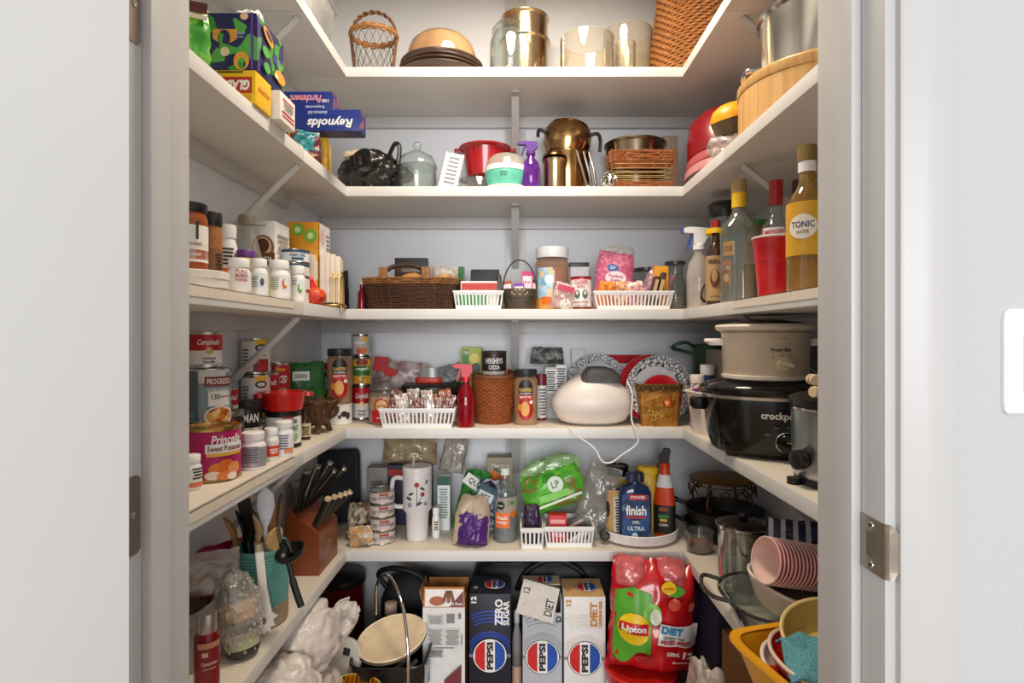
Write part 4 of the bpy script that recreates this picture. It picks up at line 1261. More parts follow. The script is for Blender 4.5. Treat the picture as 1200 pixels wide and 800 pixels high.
t = can('black greens powder tub with white label', l, .0435, .090, M('eef0ec', .5), [('t', 'PORTER', .04, .010, INK, 22, .066), ('t', 'GREENS', .044, .014, M('2f8a3a', .5), 22, .050), ('d', .016, .016, M('9ac890', .5), 10, .028), ('d', .016, .016, M('9ac890', .5), 40, .028), ('r', .03, .006, M('7a1c28', .5), 15, .078)], name='powder_tub', cat='tub', lid=BLACK, bands=((.0, .12, BLACK), (.86, 1.0, BLACK)))
t = T('red_ramekin', 'red ceramic ramekin with side lugs on the black greens tub', 'dish', (l[0] + .004, l[1] - .004, l[2] + .0915))
RC = M('d01a1a', .3, coat=.5)
t.p('body', lathe([(.040, 0), (.044, .003), (.050, .036), (.053, .040), (.053, .046), (.049, .046), (.042, .008), (.001, .007)], 36), RC)
for s in (-1, 1):
    t.p('handle', loft([(.034, .012, .016, 3, s * .056, 0), (.043, .012, .016, 3, s * .058, 0)], 16), RC)
bottle('small dark sauce bottle with cream label beside the carved bowl', (-.569, 1.515, Z4), .0155, .085, M('3a2416', .2), MATT, shoulder=.6, nk=.45, labels=((.1, .52, M('d8c49a', .5)),), art=lines(4, .02, .025, INK, 10, .025))
jar('black jar with white lettering MAN behind the supplement bottles', (-.648, 1.352, Z4), .036, .122, M('1c1a1c', .25), M('2a2624', .3), lidh=.14, neck=.86, labels=((.25, .5, M('b8a8a0', .5)),), art=[('t', 'MAN', .036, .020, WHITE, 18, .084), ('r', .03, .012, M('e9e6e0', .5), 18, .055), ('t', 'coffee', .024, .008, M('8a2020', .5), 18, .055)])
jar('black jar with silver lid beside the white lettered one', (-.640, 1.262, Z4), .0285, .112, M('1e1c1e', .25), M('8a8680', .3, .8), lidh=.12, neck=.9, labels=((.42, .72, M('3a3436', .4)),), art=[('r', .034, .018, M('d8d6d2', .5), 10, .060), ('d', .012, .006, RED, 14, .09)])
CAMP = [('t', 'Campbells', .042, .017, WHITE, 8, .065, dict(sh=.35, b=.01))]


def soup(label, loc, r, h, ang=8, extra=()):
    return can(label, loc, r, h, M('efeae4', .45), [('t', 'Campbells', r * 1.35, h * .20, WHITE, ang, h * .70, dict(sh=.35, b=.01)), ('d', r * .45, r * .45, M('b89a5a', .4, .6), ang, h * .48), ('t', 'Chicken', r * .8, h * .07, INK, ang, h * .28), ('t', 'Noodle', r * .7, h * .07, INK, ang, h * .18)] + list(extra),
               bands=((.49, .955, CRED),), name='soup_can', group='red and white soup cans')


l = (-.643, 1.180, Z4)
can('gold lidded can under the soup can, behind the pink can', l, .0415, .100, M('3a332c', .45), [('r', .05, .02, M('c9a050', .5), 10, .07)], lid=GOLDTIN)
can('large grey soup can printed PROGRESSO with a bowl of noodles', (l[0], l[1], l[2] + .101), .0425, .109, M('8fa3a8', .45), [('r', .060, .026, M('d9dcda', .5), 6, .093), ('r', .018, .10, M('39444a', .5), -62, .054), ('r', .02, .10, M('59676e', .5), -40, .054), ('t', 'PROGRESSO', .052, .013, WHITE, 28, .083, dict(sh=.1)), ('r', .058, .019, M('8a2420', .5), 28, .083), ('t', 'PROGRESSO', .05, .012, WHITE, 28, .083), ('t', 'CHICKEN NOODLE', .042, .006, WHITE, 22, .066),
     ('r', .044, .030, M('eef0ec', .5), 26, .048), ('t', '130', .016, .011, M('3a4a50', .5), 16, .052), ('t', 'calories', .02, .005, M('c0653a', .5), 40, .052), ('d', .060, .042, M('f0ece4', .5), 26, .012), ('d', .052, .034, FOOD, 26, .013), ('d', .014, .014, M('6a7a80', .5), -38, .016)] + lines(7, .014, .05, M('c8d0d2', .5), -60, .06), name='soup_can')
soup('soup can standing on top of the grey PROGRESSO can', (l[0] - .004, l[1] - .006, l[2] + .2105), .0325, .074, 12)
l = (-.6585, 1.425, Z4)
for i in range(3):
    can('cranberry sauce can, %s of the stack of three on the left wall' % ['lowest', 'middle', 'topmost'][i], (l[0], l[1], l[2] + .0905 * i), .0345, .090, M('e6e2dc', .45), [('r', .03, .014, YEL, 20, .080), ('d', .03, .018, M('2a2c4a', .5), 22, .066), ('d', .02, .010, M('e8e4d8', .5), 22, .066), ('t', 'CRANBERRY', .03, .006, RED, 22, .047), ('r', .038, .032, M('8a1c2a', .5), 22, .022), ('d', .03, .026, MP('spots', ['a81c2a', '7a1420', 'c02a38'], 120, .4), 22, .022)] + lines(6, .02, .05, M('7a766e', .5), -40, .04), group='cranberry sauce cans')
for i in range(2):
    soup('%s soup can of the pair between the black jars and the cranberry cans' % ['lower', 'upper'][i], (-.671, 1.303, Z4 + .0792 * i), .0265, .0787, 22)
    soup('%s soup can of the pair behind the red ramekin' % ['lower', 'upper'][i], (-.6625, 1.496, Z4 + .0902 * i), .0325, .090, 8)
    can('%s red chili can of the pair right of the ramekin' % ['lower', 'upper'][i], (-.6625, 1.570, Z4 + .1022 * i), .031, .102, M('c01c22', .45), [('r', .022, .08, M('c8d0d4', .5), -52, .05), ('t', 'Dinty', .026, .012, YEL, 10, .082), ('d', .036, .03, M('b01418', .5), 12, .055), ('t', 'DICED', .034, .020, WHITE, 12, .056, dict(sh=.3)), ('d', .034, .022, FOOD, 12, .022)] + lines(7, .016, .06, M('5a6068', .5), -52, .05), group='red chili cans')
    soup('%s soup can of the pair in the back left corner' % ['lower', 'upper'][i], (-.658, 1.89, Z4 + .0945 * i), .0315, .094, 20)
pouch('dark green frozen bag standing in the left corner behind the carved bowl', (-.660, 1.742, Z4), .14, .195, .045, M('2c6a34', .35, var=.2), rz=R(32), name='food_bag', seed=61, art=[('r', .05, .028, WHITE, -.01, .155), ('t', 'GREEN', .036, .012, M('1f5a2a', .5), -.01, .155)])
l = (-.572, 1.625, Z4)
t = T('carved_bowl', 'carved dark wooden bowl on three scroll feet', 'bowl', l, R(20))
CW = M('5a3a22', .5, .15, var=.45, sc=55, bump=.6)
t.p('body', lathe([(.018, .022), (.030, .026), (.046, .05), (.056, .086), (.058, .092), (.053, .092), (.042, .052), (.026, .034), (.001, .032)], 40), CW)
t.p('carved_rim', tube([((.057 + .002 * math.sin(18 * a)) * math.cos(a), (.057 + .002 * math.sin(18 * a)) * math.sin(a), .091 + .003 * math.sin(9 * a)) for a in [2 * PI * i / 90 for i in range(90)]], .0042, 6, True), CW)
for k in range(10):
    a = 2 * PI * k / 10
    t.p('carved_leaf', xf(lathe([(.003, 0), (.009, .012), (.008, .026), (.002, .036)], 10), (.040 * math.cos(a), .040 * math.sin(a), .040), (0, R(26), a)), CW)
for k in range(3):
    a = 2 * PI * k / 3 - PI / 2
    t.p('foot', tube(smooth_path([(.018 * math.cos(a), .018 * math.sin(a), .026), (.030 * math.cos(a), .030 * math.sin(a), .022), (.034 * math.cos(a), .034 * math.sin(a), .008), (.042 * math.cos(a), .042 * math.sin(a), .0065)]), [.009] * 10 + [.007] * 9, 8), CW)
l = pos(4, 398, 1.79)
t = can('low white tub with dark leaf print under the nut jar', l, .040, .064, M('efede6', .45), [('d', .022, .018, M('2c2a26', .5), 20, .034), ('d', .016, .022, M('3a3832', .5), 38, .028), ('d', .012, .012, M('4a463e', .5), 0, .026)], name='tub', cat='tub', lid=WHITE)


def planters(label, loc, r, h):
    t = jar(label, loc, r, h, GL('c8a07a', .55, .08), M('26282a', .4), lidh=.13, neck=.86, fill=MP('spots', ['b8814a', '8a5a30', 'c99a62', 'a06a3a'], 120, .6), name='nut_jar')
    a = [('d', r * 1.25, h * .34, M('211d1c', .4), 0, h * .66), ('t', 'PLANTERS', r * 1.05, h * .06, M('e8c85a', .5), 0, h * .64), ('t', 'DRY ROASTED', r * .9, h * .03, WHITE, 0, h * .575), ('r', r * 1.2, h * .09, RED, 0, h * .50),
         ('t', 'PEANUTS', r * 1.0, h * .05, WHITE, 0, h * .505), ('d', r * 1.3, h * .42, M('b3141c', .4), 0, h * .30), ('d', r * .75, h * .26, M('e2a85a', .5), -2, h * .30), ('d', r * .4, h * .12, M('d08a3a', .5), -26, h * .33), ('d', r * .3, r * .3, M('f4ece0', .5), 24, h * .42)]
    t.art(a, cyl=r + .0008)
    return t


planters('peanut jar printed PLANTERS standing on the white tub', (l[0], l[1], l[2] + .0645), .0385, .172)
# fourth shelf, back
l = pos(4, 424, 1.885)
soup('soup can at the bottom of the three can column', l, .0315, .112, 0)
can('yellow and green can of vegetables in the middle of the column', (l[0], l[1], l[2] + .1125), .0335, .096, M('d8b03a', .45), [('d', .04, .022, M('8a2a20', .5), 0, .078), ('r', .06, .032, M('2f6a2c', .5), 0, .05), ('t', 'vegall', .044, .012, WHITE, 0, .056), ('d', .045, .026, MP('spots', ['e0842a', 'd8a83a', '5a8a30', 'e8c860'], 110, .5), 0, .022)])
can('small grey can of oranges on top of the column', (l[0] - .002, l[1], l[2] + .209), .0315, .074, M('b9b7b2', .45), [('d', .02, .016, YEL, 16, .058), ('t', 'Mandarin', .036, .009, WHITE, -4, .046), ('d', .034, .022, M('e07a22', .5), 4, .020), ('d', .02, .018, M('c8541c', .5), -10, .018)])
l = pos(4, 451, 1.805)
t = T('cookie_jar', 'clear glass cookie jar of tan powder with red round label', 'jar', l)
t.p('body', lathe([(.045, 0), (.050, .005), (.052, .07), (.048, .095), (.046, .10)], 36), GL('efe6d6', .18))
t.p('contents', lathe([(.042, .004), (.047, .008), (.048, .086)], 30), M('cfa878', .7))
t.p('lid', lathe([(.051, .10), (.051, .108), (.042, .122), (.018, .130), (.001, .132)], 36), GLASS)
t.p('lid_knob', lathe([(.008, .130), (.014, .138), (.010, .146), (.001, .147)], 20), GLASS)
t.art([('r', .066, .038, M('b3161c', .5), -12, .026), ('d', .046, .046, M('b3161c', .5), -12, .060), ('d', .036, .036, M('d8b070', .5), -12, .060), ('t', 'Cookies', .03, .010, M('8a1418', .5), -12, .060), ('t', 'crispy', .03, .008, WHITE, -12, .022)], cyl=.0522)
l = pos(4, 466, 1.965)
pouch('long red and clear sausage packet lying along the back wall', l, .20, .190, .05, MP('soft', ['a89a98', 'c8bcb8', '8a6a68', 'b8aaa6'], 22, .3), name='food_bag', seed=71, roll=6, wr=.008, art=[('r', .05, .05, M('b8202a', .4), -.07, .175), ('d', .05, .03, M('c01c24', .4), -.035, .15)])
l = pos(4, 508, 1.905)
t = T('dutch_oven', 'black cooking pot behind the candy basket', 'pot', l, 0)
t.p('body', lathe([(.085, 0), (.092, .005), (.100, .09), (.106, .095), (.106, .112), (.098, .118), (.001, .120)], 44), M('2c2622', .4))
t.p('rim_line', ring(.106, .106, .096, .002, 44), M('4a4038', .3, .5))
l2 = (l[0] - .012, l[1] - .01, l[2] + .1205)
t = T('food_container', 'clear plastic container with red lid on the black pot', 'container', l2, 0)
t.p('lid', loft([(0, .043, .03, 4), (.003, .045, .032, 4), (.016, .045, .032, 4), (.019, .042, .03, 4)]), M('c0392b', .4))
t.p('body', loft([(.019, .036, .026, 4), (.05, .030, .022, 4)]), GL('d8dada', .35, .15))
pouch('clear plastic bag spilling over the right of the black pot', (l[0] + .065, l[1] - .005, l[2] + .121), .09, .06, .05, GL('b8bcbc', .4, .15, 1, .8), name='plastic_bag', seed=77, roll=-14)
l = pos(4, 491.5, 1.752)
slot_basket('white slotted basket full of wrapped candy bars', l, .228, .088, .056, 18)
random.seed(8)
CB = [MP('soft', a, 60, .25, .3) for a in (['9a8a80', 'd8ccc4', '7a4a3a'], ['c8bfb8', 'efe8e0', 'a85a48'], ['8a6a58', 'c86a3a', 'e0d8d0'], ['b8b0ac', '7a3a2c', 'e9e4de'])]
for i in range(11):
    x = -.098 + .0195 * i
    pouch('wrapped candy bar, %s from the left in the white candy basket' % ['first', 'second', 'third', 'fourth', 'fifth', 'sixth', 'seventh', 'eighth', 'ninth', 'tenth', 'last'][i], (l[0] + x, l[1] + (-.016 if i % 2 else .018), l[2] + .005), .040, .094 + .014 * math.sin(i * 2.1), .016, CB[(i * 3) % 4], rz=R(random.uniform(-20, 20)), name='candy_bar', seed=80 + i, roll=random.uniform(-16, 16), pinch=.02, group='wrapped candy bars', wr=.004)
spray_bottle('transparent red spray bottle with red trigger head', pos(4, 546, 1.733), .0275, .192, GL('c8142a', .35, .05), M('c8102a', .35), M('c8102a', .35), rz=0, liquid=GL('e01024', .6, .05))
l = pos(4, 579, 1.815)
t = T('wicker_basket', 'round brown wicker basket holding the cocoa tin', 'basket', l, 0)
w, s = wicker([(0, .050, .050), (.06, .062, .062), (.148, .068, .068)], 24, 20, 2, 1.05)
t.p('weave', w, M('9c5226', .6, var=.25, sc=80))
t.p('stakes', s, M('7a3f1c', .6, var=.2), kind='stuff')
t.p('base', lathe([(.048, 0), (.049, .004)], 24), WICKD)
t.p('rim', join(ring(.069, .069, .149, .005, 30), *[tube([(.069 * math.cos(a), .069 * math.sin(a), .149 + .006 * math.sin(12 * a + o)) for a in [2 * PI * i / 60 for i in range(60)]], .0028, 5, True) for o in (0, PI)]), M('7a4a2a', .6, var=.3))
carton('brown box inside the round wicker basket, under the cocoa tin', (l[0], l[1] + .004, l[2] + .0045), .066, .066, .140, M('6a4a34', .6), name='packet_box')
can('dark cocoa tin printed HERSHEYS COCOA in the wicker basket', (l[0], l[1] + .004, l[2] + .145), .0405, .084, M('33201c', .45), [('t', 'HERSHEYS', .058, .017, WHITE, 0, .053), ('t', 'COCOA', .036, .013, WHITE, 0, .033)], bands=((.12, .24, M('b8b2ae', .5)), (.0, .12, M('3a2a28', .5))), lid=M('3c3634', .4), name='cocoa_tin', cat='tin')
pouch('brown wrinkled packets at the right side of the wicker basket', (l[0] + .052, l[1] - .022, l[2] + .118), .05, .05, .024, MP('noise', ['5a2a1a', '3a1c14', '8a4a2a'], 40, .4), name='packet', seed=91, roll=10)
carton('green and yellow box behind the red spray bottle', pos(4, 553, 1.955), .070, .05, .238, M('a9b84a', .5), name='tea_box', art=[('r', .022, .08, M('4a8a3a', .5), -.02, .19), ('d', .035, .035, M('e8d86a', .5), .012, .20), ('d', .03, .04, M('5a5a48', .5), .016, .165), ('t', 'TEA', .02, .01, WHITE, -.018, .22)])
planters('peanut jar printed PLANTERS standing right of the wicker basket', pos(4, 616, 1.785), .0375, .172)
l = pos(4, 634, 1.875)
can('slim white spice can with red top behind the peanut jar', l, .019, .150, M('e8e6e2', .45), lines(9, .026, .09, M('6a6662', .5), 20, .06), lid=M('7a1c24', .4), bands=((.76, 1.0, M('7a1c24', .4)),), name='spice_can')
carton('white and grey nutrition label box beside the slim spice can', pos(4, 645, 1.93), .040, .05, .172, M('b9b9b6', .5), name='food_box', art=[('r', .036, .08, M('e9e7e3', .5), 0, .125)] + lines(10, .03, .07, INK, 0, .125))
carton('white nutrition label box with dark red side left of the dome', pos(4, 657, 1.93), .036, .05, .180, M('e6e4e0', .5), name='food_box', side=M('6a1c1c', .5), art=lines(12, .03, .10, INK, 0, .12))
pouch('grey green crumpled bag on top of the white boxes', (pos(4, 637, 1.93)[0] + .012, 1.93, Z4 + .1815), .115, .055, .045, MP('noise', ['4a4e4c', '6a6e6a', '8a8a86', '3a3c3c'], 30, .4), name='food_bag', seed=95)
l = pos(4, 694, 1.80)
t = T('domed_appliance', 'cream white egg shaped kitchen appliance with grey top handle', 'appliance', l, 0)
CRM = M('eadfd6', .38, var=.02)
t.p('body', loft([(.004, .085, .06, 2.2), (.012, .105, .075, 2.2), (.045, .127, .090, 2.2), (.072, .131, .093, 2.2), (.105, .113, .084, 2.2), (.130, .085, .066, 2.2), (.150, .055, .045, 2), (.158, .02, .02, 2)], 48), CRM)
t.p('base_ring', loft([(0, .082, .058, 2.2), (.006, .088, .062, 2.2)], 40), M('8a8480', .5))
t.p('handle_grip', loft([(.132, .066, .036, 3, .020, -.03), (.150, .062, .034, 3, .022, -.026), (.172, .046, .03, 3, .020, -.018), (.180, .030, .022, 3, .012, -.015)], 36), M('4a484a', .5))
for k in range(9):
    t.p('grip_rib', xf(box(.0016, .004, .022, 0), (-.024 + .010 * k, -.063 + .0004 * (k - 4) ** 2, .140), (R(-12), 0, 0)), M('2c2a2c', .5))
lx, ly, lz = l
cord = [(735, 447, 1.735), (741, 462, 1.71), (740, 490, 1.705), (745, 505, 1.687), (748, 516, 1.684), (742, 524, 1.682), (730, 532, 1.68), (718, 541, 1.68), (709, 542, 1.68), (703, 537, 1.68), (700, 530, 1.682), (693, 522, 1.685), (683, 515, 1.688), (672, 507, 1.69), (666, 501, 1.702)]
cp_ = [Vector(((a - CX) / F * y - lx, y - ly, CZ - (b - CY) / F * y - lz)) for a, b, y in cord]
cp_ = [Vector((p.x, p.y, max(p.z, .0035) if p.y + ly > 1.697 else p.z)) for p in cp_]
t.p('power_cord', tube(smooth_path(cp_, 5), .0026, 8), M('ece6e0', .45))
BWP = MP('cells', ['2c3040', 'e9e9e6', '4a5064', 'e9e9e6'], 105, .4)


def plate(label, loc, r, m, rimm, rot, name='plate', h=.016):
    t = T(name, label, 'plate', loc, rot=rot)
    t.p('body', lathe([(r * .55, 0), (r * .62, .002), (r * .98, h), (r, h + .003), (r * .96, h + .002), (r * .66, .006), (.001, .005)], 44), m)
    t.p('rim', lathe([(r * .74, h * .36 + .006), (r * .995, h + .0045)], 44, False, False), rimm)
    return t


plate('black and white patterned plate leaning on the wall behind the dome', (pos(4, 699, 1.965)[0], 1.955, Z4 + .004), .105, M('c8ccd0', .4), BWP, (R(78), 0, 0)).e.location.z += .105
l = pos(4, 733, 1.995)
t = T('striped_towel', 'folded red and white striped towel against the back wall', 'towel', l, rot=(R(-4), 0, 0))
for k in range(7):
    t.p('stripe', bx(-.075, .075, -.008, .008, .03 * k, .03 * k + .03, .002), M('c01c28', .8) if k % 2 == 0 else M('efe9e6', .8))
carton('pale grey card box behind the dome', (pos(4, 678, 2.0)[0], 2.003, Z4), .05, .02, .232, M('d6d2d4', .5), name='card_box')
l = pos(4, 770, 1.785)
t = T('golden_tin', 'square embossed gold tin holding patterned plates', 'tin', l, R(-4))
GT = M('a8742e', .35, .7, var=.35, sc=45, bump=.5)
t.p('body', loft([(0, .056, .05, 14), (.13, .070, .062, 14), (.13, .066, .058, 14), (.005, .052, .046, 14)], 48), GT)
t.p('rim_band', loft([(.105, .0685, .0605, 14), (.131, .0715, .0635, 14)], 48, False, False), M('7a5220', .4, .6, var=.4, sc=80, bump=.6))
for k in range(8):
    t.p('rim_rosette', xf(ring(.006, .006, 0, .002, 12), (-.056 + .016 * k, -.0625, .119), (PI / 2, 0, 0)), M('3a2812', .5, .4))
random.seed(4)
for k in range(7):
    x, z = -.04 + .013 * k, .03 + .055 * random.random()
    t.p('embossed_scroll', xf(tube(smooth_path([(0, 0, 0), (.010, 0, .008), (.018, 0, 0), (.012, 0, -.008), (.006, 0, -.002)]), .002, 6), (x, -.057 - (z - .02) * .1, z), (0, R(50 * k), 0)), M('c99a48', .3, .8))
t.p('embossed_fruit', xf(lathe([(.018, 0), (.015, .006), (.001, .009)], 20), (.026, -.058, .075), (R(80), 0, 0)), M('a85a26', .35, .7))
for i, (dx, dy, r, m, rm, lab, rl) in enumerate(((.012, .030, .106, M('e2e2e2', .4), BWP, 'black and white patterned plate standing in the gold tin', 4), (-.002, .016, .098, M('dfe0e0', .4), MP('cells', ['2a2c3a', 'e4e4e2', 'e4e4e2'], 80, .4), 'front patterned plate standing in the gold tin', 0), (-.012, .042, .108, M('c9c9cc', .4), M('b3202c', .4), 'plate with red rim at the back of the gold tin', -3))):
    t = plate(lab, (l[0] + dx, l[1] + dy, l[2] + .108), r, m, rm, (R(84), R(rl), 0))
t = T('red_dish', 'small bright red dish in front of the patterned plates', 'dish', (l[0] + .006, l[1] - .018, l[2] + .088), rot=(R(80), 0, 0))
t.p('body', lathe([(.040, 0), (.062, .006), (.066, .018), (.060, .017), (.04, .006), (.001, .005)], 36), M('d0121c', .3, coat=.4))
# fourth shelf, right
l = (.548, 1.60, Z4)
t = T('white_bin', 'white plastic bin with pouring lip beside the gold tin', 'bin', l, R(8))
WB = M('efe4dc', .4)
t.p('body', loft([(0, .035, .062, 4), (.07, .044, .072, 4), (.118, .052, .078, 4), (.118, .048, .074, 4), (.006, .032, .058, 4)], 36), WB)
t.p('rim', ring(.053, .079, .118, .0035, 36, 6, 4), WB)
t.p('lip', prism([(-.075, .122), (-.048, .112), (-.048, .120)], -.03, .03), WB)
t.p('lip_print', bx(-.046, -.0455, -.02, .02, .05, .07), M('d8ccc8', .5))
for px, X, r, h, cm, bm, lab in ((829, .575, .021, .19, WHITE, M('2a3a7a', .5), 'small blue jar with white lid behind the black slow cooker'), (817, .535, .020, .155, M('eadfd8', .4), MP('spots', ['8a5aa0', 'c0404a', 'e8e0e0', '3a4a90'], 120, .5), 'small patterned jar with white lid in the white bin')):
    q = pos(4, px, X=X)
    jar(lab, (q[0], q[1] + .0, q[2] + (.007 if px == 817 else 0)), r, h, bm, cm, lidh=.16, neck=.9)
l = (.655, 1.915, Z4)
t = T('green_pitcher', 'dark green plastic pitcher with flat strap handle', 'pitcher', l, 0)
GP = M('3a5f48', .4)
t.p('body', lathe([(.045, 0), (.048, .004), (.056, .245), (.052, .245), (.044, .008), (.001, .006)], 32), GP)
t.p('strap', tube(smooth_path([(-.05, 0, .235), (-.09, -.03, .255), (-.128, -.04, .248), (-.135, -.02, .236), (-.10, .01, .228), (-.055, .01, .215)]), .006, 6), GP)
t.p('rim', ring(.055, .055, .245, .004, 32), GP)
carton('grey appliance box standing behind the cream slow cooker', (.66, 1.72, Z4), .12, .16, .235, M('8f857c', .5), name='appliance_box')
l = (.60, 1.345, Z4)
rz = math.atan2(-l[0], l[1])
t = T('slow_cooker', 'large black oval slow cooker printed crockpot', 'slow cooker', l, rz)
BK = M('0b0b0c', .14)
A, B = .150, .125


def shell(z, s=1.0, n=2.3):
    return (z, A * s, B * s, n)


t.p('body', loft([shell(.010, .84), shell(.016, .88), shell(.05, .95), shell(.125, 1.0), shell(.135, 1.0)], 56), BK)
t.p('trim_band', loft([shell(.134, 1.01), shell(.141, 1.02), shell(.143, 1.0)], 56), M('c9c4be', .25, .9))
t.p('stoneware_rim', loft([shell(.142, 1.03), shell(.148, 1.06), shell(.156, 1.06), shell(.160, 1.02)], 56), BK)
t.p('lid', loft([shell(.158, 1.0), shell(.164, .97), shell(.172, .80), shell(.176, .5)], 56), GL('2a2a2a', .8, .04))
for s in (-1, 1):
    t.p('handle', loft([(.10, .018, .045, 4, s * .155, 0), (.108, .022, .05, 4, s * .160, 0), (.124, .022, .05, 4, s * .160, 0), (.128, .016, .042, 4, s * .156, 0)], 24), BK)
for sx in (-1, 1):
    for sy in (-1, 1):
        t.p('foot', lathe([(.012, 0), (.014, .014)], 14), MATT, (sx * .08, sy * .07, 0))


def on_shell(g, u, v, s=1.0, lift=.0012):
    """wrap flat art on the oval front"""
    V = []
    for x, y, _ in g[0]:
        xx = u + x
        z_ = v + y
        k = .88 + .07 * (z_ - .016) / .034 if z_ < .05 else .95 + .05 * min(1, (z_ - .05) / .075)
        a, b = A * k, B * k
        yy = -b * max(0, 1 - (abs(xx) / a) ** 2.3) ** (1 / 2.3)
        V.append((xx, yy - lift, v + y))
    return V, g[1]


t.p('lettering', on_shell(text2('crockpot', .074, .021, .03), .020, .100), M('e6e2de', .3, .6))
dial = t.p('dial', xf(lathe([(.021, 0), (.021, .010), (.018, .014), (.001, .014)], 28), (.034, -.1120, .045), (R(97), 0, R(8))), BK)
t.p('dial_ring', xf(ring(.0215, .0215, .003, .0016, 30), (.034, -.1120, .045), (R(97), 0, R(8))), CHROME)
t.p('dial_mark', xf(box(.010, .002, .0015), (.039, -.1275, .0455), (0, 0, R(8))), CHROME)
for u, v, s_ in ((-.004, .060, 'OFF'), (.014, .076, 'LOW'), (.040, .078, 'HIGH'), (.070, .062, 'WARM')):
    t.p('lettering', on_shell(text2(s_, .010, .0035, 0), u, v, lift=.002), M('b8b4b0', .4))
l = (.580, 1.325, Z4 + .1765)
t = T('slow_cooker', 'cream round slow cooker printed Proctor Silex on top of the black one', 'slow cooker', l, math.atan2(-.58, 1.325) + R(6))
BG = M('d9c6ae', .38, var=.03)
t.p('base', lathe([(.088, 0), (.096, .003), (.097, .010), (.092, .012)], 48), M('e9dccb', .4))
t.p('body', lathe([(.090, .010), (.093, .014), (.096, .105), (.098, .109)], 48), BG)
t.p('seam', ring(.0975, .0975, .108, .0016, 48), M('b8a894', .4))
t.p('crock_rim', lathe([(.098, .110), (.108, .114), (.111, .121), (.108, .126), (.099, .127), (.092, .122), (.088, .10), (.001, .095)], 48), M('e6d8c4', .35))
t.p('lid', lathe([(.094, .124), (.08, .131), (.04, .137), (.001, .138)], 40), GL('5a4a3c', .6, .05))
for s in (-1, 1):
    t.p('handle', loft([(.078, .020, .026, 3, s * .104, 0), (.088, .024, .030, 3, s * .112, 0), (.094, .022, .028, 3, s * .112, 0)], 20), M('efe6da', .4))
t.p('dial', xf(lathe([(.016, 0), (.0155, .006), (.006, .008), (.001, .008)], 24), (.028, -.0905, .040), (R(90), 0, R(17))), M('e4d2a8', .4))
t.p('dial_grip', xf(box(.034, .012, .011, .004), (.0305, -.1015, .0335), (0, R(14), R(17))), M('e9d8b0', .4))
t.art([('t', 'Proctor Silex', .044, .008, INK, 14, .070, dict(sh=.2)), ('d', .003, .003, INK, 4, .053), ('d', .003, .003, INK, 14, .057), ('d', .003, .003, INK, 26, .057), ('d', .003, .003, INK, 34, .048), ('t', 'crock', .016, .003, M('a08a70', .5), 16, .094)], cyl=.0962)
carton('grey vented appliance side behind the cream slow cooker at the right jamb', (.775, 1.60, Z4), .07, .16, .27, M('8a8078', .5), name='appliance_box', art=[('r', .004, .03, INK, -.02 + .008 * k, .08) for k in range(6)])
l = (.632, 1.055, Z4)
t = T('slow_cooker', 'brushed steel slow cooker with black lid at the right jamb', 'slow cooker', l)
t.p('base', lathe([(.100, 0), (.105, .004), (.105, .014)], 44), BLACK)
t.p('body', lathe([(.104, .014), (.108, .02), (.110, .138), (.111, .142)], 44), M('b8bcc0', .3, 1))
t.p('rim', ring(.110, .110, .142, .0035, 44), STEEL)
t.p('lid', lathe([(.112, .145), (.114, .15), (.114, .160), (.10, .166), (.001, .168)], 44), BLACK)
t.p('control_knob', lathe([(.018, 0), (.018, .014), (.012, .018)], 20), BLACK, (-.085, -.072, .05), (R(90), 0, R(-45)))
t.p('foot', lathe([(.012, 0), (.012, .012)], 12), MATT, (-.10, -.055, 0))
for i in range(5):
    q = (l[0] - .098 + .022 * (i % 3), l[1] - .052 - .004 * (i % 2) + .02 * (i // 3), l[2] + .1675 + (.020 if i > 2 else .0))
    t = T('wine_cork', 'cream and brown wooden spool, %s on the steel cooker lid' % ['front left', 'front middle', 'front right', 'upper left', 'upper right'][i], 'spool', q, R(20 * i), 'wooden spools on the cooker lid')
    t.p('body', xf(lathe([(.009, -.014), (.010, -.012), (.010, -.006), (.007, -.004), (.007, .004), (.010, .006), (.010, .012), (.009, .014)], 16), (0, 0, .010), (0, PI / 2, R(20))), M('e9cfa8', .5))
    t.p('band', xf(lathe([(.0078, -.004), (.0078, .004)], 16), (0, 0, .010), (0, PI / 2, R(20))), M('6a3a22', .5))
# ------------------------------------------------------------------ lowest shelf, left
Z5 = SZ[5] + LINER
l = (-.562, 1.025, Z5)
t = T('room_spray', 'dark red cinnamon room spray with silver cap by the left jamb', 'spray bottle', l)
t.p('body', lathe([(.019, 0), (.0215, .003), (.0215, .102), (.018, .110), (.015, .113)], 30), GL('8a1014', .75, .05))
t.p('cap', lathe([(.0165, .111), (.0170, .114), (.0165, .143), (.0155, .145), (.001, .1455)], 28), M('b8b0aa', .3, .9))
t.art([('r', .040, .070, M('8e1a1e', .4), 10, .055), ('r', .010, .008, M('d8b8a8', .5), -8, .078), ('t', 'Cinnamon', .026, .006, M('f0e0d8', .5), 10, .062), ('t', 'room spray', .022, .004, M('e0c0b8', .5), 10, .052), ('r', .04, .010, M('c98a6a', .5), 10, .094)], cyl=.0217)
l = (-.553, 1.145, Z5)
t = T('wrapped_jar', 'glass spice jar swathed in bubble wrap', 'jar', l, rot=(R(-4), R(-9), 0))
t.p('jar_body', lathe([(.028, .004), (.032, .01), (.032, .10), (.024, .12), (.024, .14)], 28), M('3c3830', .3))
t.p('yellow_label', lathe([(.0325, .075), (.0325, .112)], 28, False, False), M('e0b03a', .5))
t.p('pale_label', lathe([(.0325, .02), (.0325, .05)], 28, False, False), M('b8b890', .5))
